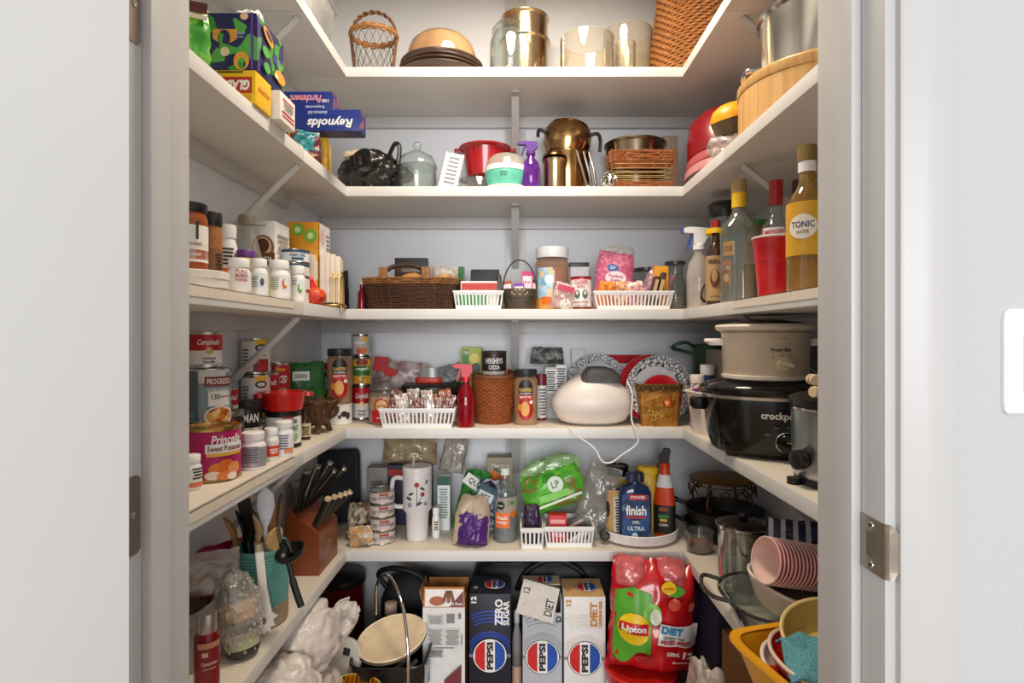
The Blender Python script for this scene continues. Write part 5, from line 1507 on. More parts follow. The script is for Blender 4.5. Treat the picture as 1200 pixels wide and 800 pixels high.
t.p('bubble_wrap', crumple(.043, .043, .165, 4.4, .22, 44, 40, 3.2), GL('f2ece4', .30, .1, 1, .9), ang=20)
bb = []
random.seed(12)
for k in range(150):
    a, z = random.uniform(0, 2 * PI), random.uniform(.012, .15)
    rr = .0415 * math.sin(PI * (z + .012) / .18) ** .35
    bb.append(xf(loft([(0, .0032, .0032), (.0014, .0025, .0025), (.002, .001, .001)], 7), (rr * math.cos(a), rr * math.sin(a), z), (0, PI / 2, a)))
bb = join(*bb)
t.p('bubbles', bb, GL('fbf7f0', .3, .05), kind='stuff')
l = (-.650, 1.158, Z5)
t = T('storage_tub', 'clear plastic storage tub with wide rim behind the bubble wrapped jar', 'tub', l, 0)
t.p('body', loft([(0, .036, .085, 5), (.10, .043, .095, 5), (.10, .040, .092, 5), (.004, .033, .082, 5)], 36), GL('e2d6cc', .35, .12))
t.p('rim', loft([(.094, .045, .098, 5), (.104, .048, .102, 5), (.118, .047, .101, 5), (.118, .043, .096, 5)], 36, False, False), GL('d8d2cc', .5, .12))
pouch('clear bag of brown cookies resting on the plastic storage tub', (-.640, 1.155, Z5 + .1185), .13, .085, .06, GL('efe6e0', .35, .12, 1, .9), rz=R(35), name='cookie_bag', seed=101, roll=6)
for i in range(5):
    t = T('cookie', 'brown cookie in the clear bag, %s' % ['lowest', 'lower right', 'middle', 'upper left', 'topmost'][i], 'cookie', (-.662 + .007 * i, 1.150 + .006 * (i % 3), Z5 + .1205 + .0095 * i), rot=(R(10 * (i % 3 - 1)), R(14 - 7 * i), 0), group='cookies in the clear bag')
    t.p('body', lathe([(.016, 0), (.021, .002), (.0215, .006), (.017, .009), (.001, .010)], 20), M(['b8793c', '8a4a24', 'c98f52'][i % 3], .7, var=.2))
pouch('magenta foil bag against the wall behind the cookies', (-.672, 1.285, Z5), .16, .175, .045, M('9c1450', .3, var=.12), rz=R(60), name='snack_bag', seed=104)
# utensil crock
l = (-.581, 1.285, Z5)
t = T('utensil_crock', 'ribbed teal stoneware utensil crock with bare clay foot', 'crock', l, 0)
prof = [(.052, 0), (.056, .003)]
for k in range(24):
    z = .006 + k * .0065
    prof += [(.0555 + .0010 * (1 if z > .048 else .6), z + .0015), (.0575 + .0008 * (z > .048), z + .0042)]
zt = 0.046
t.p('clay_foot', lathe([p for p in prof if p[1] <= zt + .003], 44), M('9a8468', .6, var=.1))
t.p('teal_body', lathe([p for p in prof if p[1] >= zt] + [(.0585, .167), (.0575, .172), (.053, .171), (.052, .02), (.001, .018)], 44), M('5f9c95', .35, var=.12, sc=25, coat=.3))
lx, ly, lz = l
base = Vector(l) + Vector((0, 0, .024))


def utensil(label, top, foot, mat, head, name='utensil', r=.0045, headmat=None, yaw=0):
    """stick from the crock's floor to its head; head = (kind, w, len)"""
    a = Vector(foot)
    b = Vector(top)
    d = (b - a).normalized()
    t = T(name, label, 'utensil', tuple(a), rot=(0, 0, 0))
    k, w, L = head
    t.p('handle', tube([Vector((0, 0, 0)), (b - a) - d * L * .8], r, 8), mat)
    q = d.to_track_quat('Z', 'Y')
    m = q.to_matrix().to_4x4() @ Matrix.Rotation(yaw, 4, 'Z')
    if k == 'spoon':
        g = loft([(0, .004, .003), (L * .2, w * .32, .005), (L * .5, w * .5, .007), (L * .8, w * .42, .0055), (L, .004, .002)], 20)
        g = ([(x, y + .010 * math.sin(PI * z / L) , z) for x, y, z in g[0]], g[1])
    elif k == 'spat':
        g = loft([(0, .005, .003, 4), (L * .25, w * .45, .003, 6), (L * .9, w * .5, .002, 6), (L, w * .46, .0015, 6)], 20)
    else:
        g = join(*[tube([(w * .5 * math.sin(PI * i / 10) * math.cos(c), w * .5 * math.sin(PI * i / 10) * math.sin(c), L * i / 10) for i in range(11)], .0012, 5) for c in [2 * PI * j / 10 for j in range(10)]])
    M4 = Matrix.Translation((b - a) - d * L) @ m
    t.p('head', ([tuple(M4 @ Vector(p)) for p in g[0]], g[1]), headmat or mat, ang=70)
    return t


WD = M('c08a52', .55, var=.12)
PB = M('151413', .35)


def px3(px, py, Y):
    return ((px - CX) / F * Y, Y, CZ - (py - CY) / F * Y)


def pf(dx, dy):
    return (lx + dx, ly + dy, lz + .022)


utensil('wooden spoon at the left of the crock', px3(262, 606, 1.262), pf(-.02, 0), WD, ('spoon', .036, .085))
utensil('black slotted spatula, widest of the crock, pointing up', px3(285, 582, 1.27), pf(0, .01), PB, ('spat', .055, .105), yaw=R(20))
utensil('black spoon behind the spatula in the crock', px3(276, 598, 1.295), pf(-.015, .025), PB, ('spoon', .044, .09))
utensil('pale brown wooden spatula between the black utensils', px3(297, 604, 1.245), pf(.012, -.02), M('b8926a', .5, var=.1), ('spoon', .018, .075))
utensil('white plastic spoon standing tall in the crock', px3(311, 571, 1.265), pf(.01, 0), M('dfe3ea', .35), ('spoon', .040, .092))
utensil('wooden spatula behind the white spoon', px3(322, 588, 1.295), pf(.012, .02), M('94683e', .55, var=.12), ('spat', .034, .075))
utensil('light wooden spoon at the right of the crock', px3(325, 617, 1.262), pf(.02, -.004), M('d9ab70', .55, var=.1), ('spoon', .044, .066))
utensil('grey whisk handle at the back of the crock', px3(290, 592, 1.31), pf(-.008, .03), M('6a6662', .4, .5), ('whisk', .035, .07))
t = T('pasta_server', 'white plastic pasta server hooked on the rim of the crock', 'utensil', (lx + .034, ly - .072, lz), rot=(0, 0, R(24)))
WS = M('efe8de', .35)
t.p('handle', loft([(.075, .010, .004, 4, .006, .004), (.10, .009, .005, 4, .002, .003), (.165, .009, .005, 4, -.004, .004), (.183, .009, .005, 4, -.006, .012)], 18), WS)
t.p('handle_cap', loft([(.182, .0095, .006, 4, -.006, .011), (.196, .0085, .006, 4, -.007, .016)], 16), M('9a8a72', .4, .5))
t.p('head', prism([(-.012, .052), (-.02, .03), (-.018, .014), (-.012, .018), (-.008, .006), (-.002, .014), (.004, .004), (.010, .013), (.016, .008), (.018, .020), (.026, .020), (.022, .034), (.032, .040), (.020, .050), (.014, .08), (-.002, .08)], -.001, .005), WS)
t.p('drain_hole', loft([(-.0035, .005, .0075), (.0062, .005, .0075)], 16), M('8a7a66', .6), (.004, 0.002, .034), (R(-90), 0, 0))
t = T('ladle', 'black nylon ladle hooked over the right of the crock', 'utensil', (lx + .058, ly - .030, lz + .168), rot=(0, 0, 0))
t.p('bowl', lathe(bowl_prof(.032, .020, .3, .003), 28), PB, (.036, -.028, -.004), (R(20), R(-14), 0))
t.p('hook', tube(smooth_path([(.0, .0, .012), (-.012, .008, .055), (-.010, .010, .10), (-.004, .012, .125)]), .0035, 8), PB)
t.p('handle', tube(smooth_path([(.036, -.055, .004), (.046, -.062, -.022), (.056, -.066, -.052), (.070, -.068, -.090)]), [.0055] * 9 + [.0075] * 10, 8), PB)
t.p('neck', tube(smooth_path([(0, 0, .014), (.012, -.008, .024), (.024, -.016, .016), (.03, -.02, .004)]), .006, 8), PB)
# knife block
KB = MP('grain', ['8a4320', '7a3818', '98502a'], 7, .35, stretch=(5, .8, .8))
l = (-.577, 1.600, Z5)
t = T('knife_block', 'reddish brown wooden knife block with a brass plate', 'knife block', l, 0)
t.p('body', prism([(-.044, 0), (.044, 0), (.044, .112), (-.044, .178)], -.078, .078), KB)
t.p('logo_plate', bx(.044, .0452, -.012, .016, .050, .068), M('b8a890', .3, .8))
t.p('logo', bx(.0452, .0456, -.008, .012, .055, .063), M('6a5a48', .4, .6))
nrm = Vector((.066, 0, .088)).normalized()
for i in range(10):
    big = i < 5
    u = (-.022 if big else .026)
    yv = (-.058 + .026 * i) if big else (-.056 + .026 * (i - 5))
    zt_ = .112 + (.044 - u) * .75
    a = Vector((l[0] + u, l[1] + yv, l[2] + zt_ + .001))
    L = (.118 + .012 * (i % 3)) if big else .085
    fan = (i % 5 - 2)
    d = (nrm + Vector((.16 * fan if big else .10 * fan, .06 * fan, .25 - .05 * fan if big else 0))).normalized()
    k = T('kitchen_knife' if big else 'steak_knife', '%s %s in the knife block, %s from the front' % ('large' if big else 'small', 'knife with steel backed handle' if big else 'steak knife with steel butt', ['first', 'second', 'third', 'fourth', 'last'][i % 5]), 'knife', tuple(a), 0, 'knives in the block')
    m4 = d.to_track_quat('Z', 'Y').to_matrix().to_4x4()
    tr4 = lambda g: ([tuple(m4 @ Vector(p)) for p in g[0]], g[1])
    k.p('handle', tr4(loft([(.006, .011, .009, 3), (L * .5, .0105, .0085, 3), (L * .9, .012, .009, 3), (L, .011, .008, 3)], 14)), PB)
    k.p('bolster', tr4(loft([(0, .008, .005, 3), (.007, .009, .007, 3)], 14)), STEEL)
    k.p('end_cap', tr4(loft([(L, .0112, .0082, 3), (L + .006, .0105, .008, 3)], 14)), STEEL if big else M('e0c9a0', .4, .4))
    if big:
        k.p('spine', tr4(loft([(.008, .0116, .002, 4), (L, .0125, .002, 4)], 12)), STEEL)
l = (-.648, 1.748, Z5)
t = T('food_tub', 'frosted round food tub with flat lid behind the knife block', 'tub', l)
t.p('body', lathe([(.040, 0), (.043, .004), (.047, .192), (.045, .192)], 32), GL('c9c4be', .4, .2))
t.p('lid', lathe([(.0495, .188), (.0505, .192), (.0505, .200), (.044, .203), (.042, .200), (.001, .200)], 32), GL('e2dfda', .5, .2))
t = T('baking_tray', 'dark flat baking tray leaning in the back left corner', 'tray', (-.612, 1.948, Z5), rot=(R(-12), R(-4), 0))
t.p('body', loft([(0, .07, .115, 10), (.012, .078, .125, 10), (.012, .074, .121, 10), (.003, .066, .111, 10)], 36), M('2e3036', .45), (0, 0, .127), (R(90), 0, 0))
pouch('orange and clear snack packet left of the tuna cans', pos(5, 419, 1.80), .075, .11, .05, MP('soft', ['b86a2a', '6a5a4a', 'd8c8b0', 'a8582c'], 40, .35), name='snack_packet', seed=111, tilt=-14)
pouch('crinkled white and orange candy packet in front of the corner', pos(5, 424, 1.742), .075, .058, .04, MP('soft', ['e6e0d4', 'c8c0b0', 'd89a4a', '9a9484', 'f0ead8'], 44, .35), name='candy_bag', seed=113, roll=-6)
# lowest shelf, back
l = pos(5, 448, 1.782)
for i in range(4):
    can('small pink and silver chicken can, %s of the stack by the tumbler' % ['lowest', 'second', 'third', 'topmost'][i], (l[0] + .002 * math.sin(i * 2), l[1], l[2] + .0415 * i), .040, .041, M('d2c8c2', .45), [('t', 'CHICKEN', .036, .009, M('6a3a34', .5), 8, .022), ('r', .03, .006, M('b0382e', .5), 8, .031), ('r', .02, .012, M('8a827a', .5), 45, .018)] + lines(3, .02, .012, M('7a706a', .5), -35, .018), name='chicken_can', group='stacked chicken cans')
carton('grey carton behind the stack of chicken cans', pos(5, 444, 1.935), .07, .06, .202, M('8f8c84', .55), name='food_box', art=lines(7, .04, .06, M('5f5c56', .5), 0, .13))
l = pos(5, 489, 1.805)
t = T('travel_tumbler', 'white travel tumbler with red flower print and big handle', 'tumbler', l, 0)
TW = M('e6e2e2', .35, var=.02)
t.p('body', lathe([(.030, 0), (.033, .003), (.036, .085), (.045, .098), (.046, .21), (.045, .214)], 40), TW)
t.p('lid', lathe([(.0465, .214), (.047, .218), (.047, .228), (.044, .233), (.001, .233)], 40), M('efe6e2', .35))
t.p('straw', tube([(-.012, 0, .230), (-.012, .002, .262)], .0035, 10), GL('f0eeea', .4))
t.p('handle', tube(smooth_path([(-.042, 0, .192), (-.068, 0, .194), (-.079, 0, .18), (-.080, 0, .13), (-.074, 0, .105), (-.042, 0, .102)]), .0075, 10), TW)
LF = M('2f3f4a', .5)
art = [('d', .016, .016, M('b8343a', .5), 8, .182), ('d', .005, .005, INK, 8, .182), ('d', .014, .014, M('b8343a', .5), 30, .152), ('d', .004, .004, INK, 30, .152), ('r', .0018, .060, LF, 8, .146), ('r', .0015, .03, LF, 22, .138, dict(rot=-35)), ('d', .018, .007, LF, -14, .154, dict(rot=20)), ('d', .018, .007, LF, 28, .170, dict(rot=-30)),
       ('d', .020, .008, LF, -22, .140, dict(rot=-25)), ('d', .020, .008, LF, 16, .124, dict(rot=25)), ('d', .014, .014, M('8a90a0', .5), -18, .120), ('d', .014, .012, M('8a90a0', .5), 40, .122), ('d', .016, .006, LF, 44, .19, dict(rot=60))]
t.art(art, cyl=.0462)
for px, Y, w, h, m, lab, a in ((466, 1.955, .062, .205, M('2a2c48', .5), 'dark blue box with red band behind the tumbler handle', [('r', .05, .022, M('c0392b', .5), 0, .18)]), (494, 1.96, .075, .205, M('3a3440', .5), 'dark box with red band hidden behind the tumbler', [('r', .06, .022, M('c0392b', .5), .01, .178)]),
                               (521, 1.905, .042, .180, M('e6ece8', .5), 'white carton with green top right of the tumbler', [('r', .042, .03, M('2c5a48', .5), 0, .165)] + lines(12, .03, .10, M('7a8a88', .5), 0, .09))):
    carton(lab, pos(5, px, Y), w, .05, h, m, a, name='food_box')
pill('tiny white bottle at the foot of the tumbler', pos(5, 511, 1.82), .0125, .095, PAPER, lines(4, .014, .03, INK, 0, .04))
pouch('clear bag of tan chips squeezed under the fourth shelf', (pos(5, 480, 1.95)[0], 1.95, Z5 + .206), .19, .105, .07, GL('dccba8', .42, .15, 1, .8), name='chip_bag', seed=121, roll=2, pinch=.02)
pouch('crumpled clear bag at the right end of the chip bag', (pos(5, 528, 1.935)[0], 1.935, Z5 + .182), .085, .12, .06, GL('d2ccc2', .5, .15, 1, .9), name='plastic_bag', seed=123, roll=12)
pouch('green and white snack bag printed QUEST', pos(5, 545, 1.895), .095, .20, .05, MP('noise', ['2c7a30', '3a8a38', '24602a'], 12, .35), name='snack_bag', seed=131, roll=14, art=[('r', .10, .038, M('eceae6', .5), .006, .158, dict(rot=-22)), ('t', 'QUEST', .07, .022, M('2a3a30', .5), .006, .158, dict(rot=-22))])
l = pos(5, 551, 1.745)
t = pouch('tan and purple bag of prunes leaning forward on the shelf', l, .112, .150, .045, M('b9a48c', .4, var=.12), name='fruit_bag', seed=133, tilt=-14, roll=4, pinch=.35)
t.p('purple_panel', pillow(.098, .104, .060, 133, .006, pinch=.1), M('4c2470', .3, var=.15), (.004, -.004, .001), ang=80)
for k in range(4):
    t.p('printed_line', tube([(-.02 + .014 * k, -.030, .03 + .012 * k), (.0 + .010 * k, -.032, .055 + .008 * k)], .001, 4), M('b8a8d0', .5))
pouch('dark blue foil bag bunched between the prunes and the water bottle', pos(5, 569, 1.84), .10, .175, .05, MP('noise', ['20243c', '3a4a66', 'b8bcc4', '22283e', '3a2a5a'], 22, .3), name='snack_bag', seed=135, roll=8, wr=.01)
carton('folded blue and white packet on the prune bag', (l[0] + .026, l[1] + .045, l[2] + .10), .06, .02, .075, M('2c4a5c', .4), name='packet', rot=(R(-18), R(26), 0), art=[('r', .05, .028, M('c8d4d8', .5), 0, .04), ('t', 'FIZZ', .03, .014, M('2a3a4a', .5), 0, .04)])
l = pos(5, 592, 1.798)
t = bottle('clear sparkling water bottle with orange label and white cap', l, .038, .228, GL('eef2f0', .10), WHITE, shoulder=.66, nk=.33, caph=.09, liquid=GL('eef4f4', .08), level=.62,
           art=[('r', .075, .055, GL('f0e2d0', .5, .1), 20, .115), ('r', .048, .048, M('ee7a3c', .45), -14, .072), ('t', 'Peach', .034, .012, WHITE, -14, .080), ('t', 'mango', .034, .010, WHITE, -14, .064), ('d', .026, .026, INK, -20, .118), ('t', 'clear', .018, .006, WHITE, -20, .118), ('d', .016, .012, M('4a8a3a', .5), 32, .125), ('d', .024, .02, ORG, 40, .09)], name='water_bottle')
carton('brown and green tea box printed Mandarin with orange fruit', pos(5, 586, 1.955), .088, .06, .232, M('9a8c74', .5), name='tea_box', art=[('t', 'Mandarin', .06, .013, M('f0e9dc', .5), .004, .205), ('r', .05, .014, M('2f6a3a', .5), .004, .19), ('t', 'Tea', .02, .009, WHITE, .004, .19), ('d', .035, .035, ORG, -.022, .172), ('d', .03, .03, M('d8601c', .5), .01, .168)])
l = pos(5, 623, 1.785)
slot_basket('narrow white slotted basket beside the water bottle', l, .068, .145, .062, 5)
pouch('black and purple packet in the narrow white basket', (l[0], l[1] - .02, l[2] + .004), .052, .115, .05, MP('noise', ['26222c', '3c2a4a', '1c1c22'], 26, .35), name='snack_packet', seed=141)
carton('dark box at the back of the narrow white basket', (l[0], l[1] + .045, l[2] + .004), .045, .03, .115, M('2c3036', .5), name='packet_box')
l = pos(5, 665, 1.790)
slot_basket('white slotted basket under the green vegetable bag', l, .150, .13, .062, 13)
carton('red tea box in the white basket under the green bag', (l[0] - .034, l[1] - .026, l[2] + .004), .056, .04, .088, M('c81c28', .45), name='tea_box', art=[('r', .045, .012, M('e8a8a0', .5), 0, .07), ('r', .045, .006, M('8a1018', .5), 0, .052), ('t', 'TEA', .03, .012, WHITE, 0, .03)])
carton('dark brown chocolate box tilted in the white basket', (l[0] + .030, l[1] - .005, l[2] + .022), .11, .02, .045, M('4a2c2a', .45), name='packet', rot=(R(-12), R(-30), 0), art=[('r', .09, .008, M('c8b0a0', .5), 0, .03)])
carton('silver stick packet tilted at the front of the white basket', (l[0] + .026, l[1] - .042, l[2] + .010), .10, .012, .02, M('a8a6a4', .4, .4), name='packet', rot=(R(-8), R(-34), 0))
pouch('clear plastic wrap standing at the right end of the white basket', (l[0] + .062, l[1] + .01, l[2] + .004), .12, .235, .05, GL('e2e0da', .2, .12, 1, .9), name='plastic_bag', seed=143, roll=16)
t = T('vegetable_bag', 'bright green clear bag of vegetables lying across the baskets', 'bag', (pos(5, 655, 1.79)[0], 1.80, Z5 + .098), rot=(R(-14), R(-17), 0))
t.p('body', pillow(.205, .125, .06, 145, .008), MP('noise', ['3f9a2c', '6fc83e', '57b434', '8a7a3a', '4aa630'], 14, .3), ang=80)
t.p('clear_top', pillow(.20, .055, .02, 147, .006, 14, 8, .5), GL('bfe0a8', .5, .12, 1, .6), (.01, .004, .105), ang=80)
t.art([('d', .050, .050, M('e6efe0', .5), .012, .074), ('t', 'LP', .026, .022, M('3a8a2c', .5), .012, .074), ('r', .17, .007, M('e2f0d8', .5), 0, .022, dict(rot=4)), ('r', .10, .02, M('7fd048', .5), .0, .042)], box=(.205, .076, .125), lift=.001)
l = pos(5, 746, 1.838)
t = T('lazy_susan', 'white round turntable tray holding the cleaning bottles', 'turntable', l, 0)
t.p('base', lathe([(.09, 0), (.092, .006)], 40), WHITE)
t.p('tray', lathe([(.12, .006), (.128, .009), (.132, .036), (.129, .038), (.125, .014), (.001, .012)], 56), M('efe9e6', .35))
zs = l[2] + .0125
q = pos(5, 744, 1.757)
t = T('detergent_bottle', 'dark blue dishwasher gel bottle printed finish', 'bottle', (q[0], q[1], zs), R(-4))
DB = M('16284e', .3, var=.06, coat=.3)
t.p('body', loft([(0, .046, .022, 4), (.004, .049, .024, 4), (.10, .050, .025, 4), (.15, .049, .024, 4), (.168, .040, .022, 3), (.178, .018, .016, 2), (.184, .016, .016, 2)], 36), GL('20386a', .8, .05))
t.p('cap', lathe([(.019, .184), (.019, .205), (.015, .209), (.001, .209)], 22), M('2a3550', .4), (-.01, 0, 0))
t.p('label', bx(-.042, .042, -.0262, -.0256, .008, .148), MP('soft', ['182c58', '2c5a92', '10204a', '5a9ac8'], 18, .35))
t.art([('r', .056, .016, M('c0283a', .5), .006, .140), ('t', 'POWER', .044, .009, WHITE, .006, .140), ('t', 'finish', .062, .030, WHITE, 0, .100, dict(b=.03)), ('r', .058, .007, M('b8303c', .5), 0, .079), ('t', 'GEL', .024, .009, WHITE, 0, .064), ('t', 'ULTRA', .05, .013, M('d8ecf6', .4), 0, .045), ('d', .02, .03, M('cfe6f2', .5), -.004, .018)], box=(.1, .053, .2))
q = pos(5, 719, 1.797)
can('tan canister with ingredient panel on the turntable', (q[0], q[1], zs), .0285, .158, M('c9a068', .45), [('r', .028, .11, M('d8d4ca', .5), 30, .075), ('d', .018, .05, INK, -40, .09)] + lines(12, .022, .10, INK, 30, .075), name='canister')
q = pos(5, 724, 1.882)
t = can('black lidded canister with yellow and white label on the turntable', (q[0], q[1], zs), .036, .205, M('e9e6de', .45), [('d', .04, .03, M('e8c83a', .5), 0, .16)], name='canister', lid=BLACK, bands=((.68, .80, YEL), (.84, 1.0, BLACK)))
q = pos(5, 759, 1.852)
t = T('cleaner_bottle', 'yellow cleaner bottle behind the finish bottle', 'bottle', (q[0], q[1], zs), R(-10))
t.p('body', loft([(0, .030, .024, 4), (.13, .031, .025, 4), (.18, .029, .022, 3), (.185, .026, .020, 3)], 28), M('e6b81c', .4))
t.p('cap', loft([(.185, .033, .024, 3), (.205, .034, .024, 3), (.209, .030, .02, 3)], 28), M('f0c416', .35))
t.p('screw_cap', lathe([(.017, .165), (.017, .19), (.012, .196)], 20), M('2a3044', .4), (-.03, -.034, -.0))
q = pos(5, 779, 1.800)
t = T('spray_cleaner', 'orange spray cleaner with black trigger on the turntable', 'spray bottle', (q[0], q[1], zs), R(-20))
t.p('body', loft([(0, .030, .020, 3), (.004, .032, .022, 3), (.10, .033, .022, 3), (.145, .028, .020, 3), (.20, .016, .016, 2), (.215, .014, .014, 2)], 30), M('e0491a', .35))
t.p('label', loft([(.012, .0328, .0226, 3), (.10, .0338, .0228, 3)], 30, False, False), M('241e1e', .4))
t.p('neck_label', loft([(.155, .0275, .0205, 2.5), (.195, .0185, .018, 2)], 30, False, False), WHITE)
t.p('collar', lathe([(.016, .215), (.016, .228), (.012, .232)], 20), M('d8421a', .4))
t.p('spray_head', prism([(-.012, .228), (.012, .228), (.018, .268), (.012, .276), (-.004, .276), (-.016, .258), (-.020, .240)], -.010, .010), BLACK)
t.p('trigger', prism([(-.014, .244), (-.010, .250), (-.020, .214), (-.026, .214)], -.005, .005), BLACK)
t.art([('t', 'GOO', .026, .012, ORG, -.002, .088), ('r', .03, .010, M('3a8a3a', .5), -.002, .066), ('r', .022, .008, M('e8c83a', .5), -.002, .054), ('t', 'CLEAN', .026, .008, WHITE, -.002, .040)], box=(.06, .0455, .2))
t = T('power_tool', 'small grey scrubber lying on the left of the turntable', 'scrubber', (pos(5, 704, 1.815)[0], 1.815, zs), 0)
t.p('body', tube([(0, .03, .016), (0, -.02, .016), (.004, -.055, .014)], [.012, .014, .010], 12), M('4a4844', .4, .5))
t.p('head', lathe([(.015, 0), (.016, .012), (.009, .018)], 18), M('2a2826', .5), (.004, -.05, .012), (R(80), 0, 0))
# lowest shelf, right
l = (.665, 1.835, Z5)
for i in range(2):
    t = T('skillet', '%s black skillet with handle pointing at the turntable' % ['lower', 'upper'][i], 'skillet', (l[0], l[1] - .02 * i, l[2] + .050 * i), R(-25 - 14 * i), 'stacked black skillets')
    t.p('pan', lathe([(.10, 0), (.106, .003), (.122, .045), (.124, .046), (.118, .046), (.102, .006), (.001, .005)], 40), M('1e1c1b', .45))
    t.p('handle', tube(smooth_path([(-.116, -.02, .040), (-.15, -.03, .052), (-.195, -.042, .055), (-.215, -.046, .053)]), [.007] * 6 + [.010] * 13, 10), PB)
t = T('iron_trivet', 'round brass topped trivet with curled iron legs on the skillets', 'trivet', (l[0] - .012, l[1] - .03, l[2] + .098), 0)
t.p('top_plate', lathe([(.092, .090), (.096, .092), (.096, .096), (.092, .098), (.001, .098)], 44), MP('spots', ['a87428', '8a5c1c', 'c08c3a', '7a4e16'], 220, .4, .7))
t.p('rim', join(ring(.096, .096, .094, .003, 44), ring(.096, .096, .082, .002, 44)), M('6a4a24', .4, .7))
IR = M('5a3a26', .45, .6, var=.2)
for k in range(4):
    a = R(45 + 90 * k)
    c, s = math.cos(a), math.sin(a)
    t.p('scroll_leg', tube(smooth_path([(.07 * c, .07 * s, .088), (.098 * c, .098 * s, .072), (.088 * c, .088 * s, .052), (.070 * c, .070 * s, .058), (.076 * c, .076 * s, .070), (.092 * c, .092 * s, .050), (.100 * c, .100 * s, .026), (.092 * c, .092 * s, .006), (.080 * c, .080 * s, .004), (.078 * c, .078 * s, .014)]), .0035, 6), IR)
for k in range(4):
    a = R(90 * k)
    c, s = math.cos(a), math.sin(a)
    t.p('scroll', tube(smooth_path([(.09 * c - .05 * s, .09 * s + .05 * c, .05), (.098 * c - .02 * s, .098 * s + .02 * c, .075), (.1 * c, .1 * s, .045), (.098 * c + .02 * s, .098 * s - .02 * c, .075), (.09 * c + .05 * s, .09 * s - .05 * c, .05)]), .0028, 6), IR)
l = (.548, 1.700, Z5)
t = T('glass_mug', 'glass cup of brown nuts beside the turntable', 'cup', l)
t.p('body', lathe([(.034, 0), (.038, .004), (.044, .062), (.042, .062), (.036, .006), (.001, .005)], 32), GLASS)
t.p('contents', lathe([(.035, .006), (.038, .026), (.001, .028)], 26), MP('spots', ['6a3a1c', '8a5228', '4a2814'], 160, .6))
l = (.590, 1.475, Z5)
t = T('steel_saucepan', 'steel saucepan with glass lid in the middle of the right shelf', 'pot', l)
t.p('body', lathe([(.058, 0), (.064, .004), (.064, .145), (.069, .150), (.069, .153), (.063, .153), (.06, .008), (.001, .007)], 40), STEEL)
t.p('lid', lathe([(.067, .153), (.064, .158), (.04, .168), (.001, .172)], 36), GL('3a3430', .55, .05))
t.p('lid_band', ring(.067, .067, .155, .0025, 36), CHROME)
t.p('lid_knob', lathe([(.008, .170), (.014, .178), (.012, .188), (.001, .189)], 18), BLACK)
t.p('handle', tube(smooth_path([(.064, -.02, .12), (.10, -.05, .125), (.16, -.10, .13)]), .008, 8), BLACK)
l = (.540, 1.39, Z5)
t = T('glass_pitcher', 'tall clear glass measuring jar in front of the saucepan', 'jar', l)
t.p('body', loft([(0, .032, .032, 4), (.118, .038, .038, 4), (.118, .036, .036, 4), (.004, .030, .030, 4)], 32), GLASS)
t.p('handle', tube(smooth_path([(.036, 0, .10), (.06, 0, .098), (.062, 0, .04), (.034, 0, .03)]), .004, 8), GLASS)
l = (.575, 1.235, Z5)
t = T('glass_baking_dish', 'big clear glass baking bowl at the edge of the right shelf', 'dish', l, 0)
t.p('body', loft([(0, .075, .085, 2.4), (.004, .082, .092, 2.4), (.07, .116, .122, 2.4), (.074, .124, .13, 2.4), (.078, .124, .13, 2.4), (.075, .112, .118, 2.4), (.006, .076, .086, 2.4)], 48), GLASS)
t.p('rim', ring(.122, .128, .077, .004, 48, 6, 2.4), GL('4a4640', .5, .04))
t.p('handle', tube(smooth_path([(-.095, .085, .076), (-.135, .100, .082), (-.155, .050, .080), (-.148, .0, .078), (-.118, -.02, .076)]), .005, 8), GL('5a554e', .5, .04))
t = T('casserole_dish', 'cream oval stoneware dish nested in the glass baking bowl', 'dish', (l[0] + .025, l[1] - .012, l[2] + .055), rot=(R(8), R(10), R(20)))
SW = M('d9c8b4', .45, var=.05)
t.p('body', loft([(0, .075, .065, 2.4), (.006, .082, .072, 2.4), (.050, .108, .094, 2.4), (.056, .110, .096, 2.4), (.056, .103, .089, 2.4), (.010, .076, .066, 2.4)], 48), SW)
t.p('rim', ring(.108, .094, .056, .0035, 48, 6, 2.4), M('efe2d2', .4))
t.p('glass_lid', loft([(.058, .100, .086, 2.4), (.066, .085, .072, 2.4), (.072, .05, .04, 2.2)], 44), GL('6a5a4a', .4, .05))
ORDN = 'none second third fourth fifth sixth seventh eighth ninth tenth eleventh twelfth thirteenth fourteenth fifteenth sixteenth seventeenth last'.split()
ax0, ax1 = Vector(px3(897, 656, 1.165)), Vector(px3(897, 656, 1.165)) + Vector((.15, .030, -.034))
d = (ax1 - ax0).normalized()
for i in range(18):
    o = ax0 + d * (.0088 * i)
    e = d.to_track_quat('Z', 'Y').to_euler()
    t = T('paper_cup', 'red and white paper cup, %s in the lying stack' % ('outermost with its pale inside showing' if i == 0 else ORDN[i] + ' behind the open end'), 'cup', tuple(o), rot=tuple(e), group='stack of red striped paper cups')
    if i == 0:
        t.p('inside', lathe([(.0455, .001), (.034, .060), (.001, .060)], 30, False, False), M('f0d0c4', .5))
    if i == 17:
        t.p('body', lathe([(.0445, .002), (.034, .07), (.001, .07)], 30, False, False), M('c41c28', .45))
    t.p('rim', ring(.0460, .0460, .001, .0021, 30), M('f0c8c0', .45))
    t.p('side_band', lathe([(.0458, .002), (.0445, .0088)], 30, False, False), M('c41c28', .45))
pouch('navy and silver striped bag behind the paper cups', (.655, 1.300, Z5 + .132), .16, .085, .05, MP('wave', ['1f2350', '1f2350', 'c9ccd4'], 12, .35, stretch=(1, 0, 1.2)), rz=R(-24), name='striped_bag', seed=151, tilt=-24)
carton('dark storage box standing under the striped bag', (.735, 1.30, Z5), .11, .12, .130, M('2c2a2c', .5), name='storage_box')
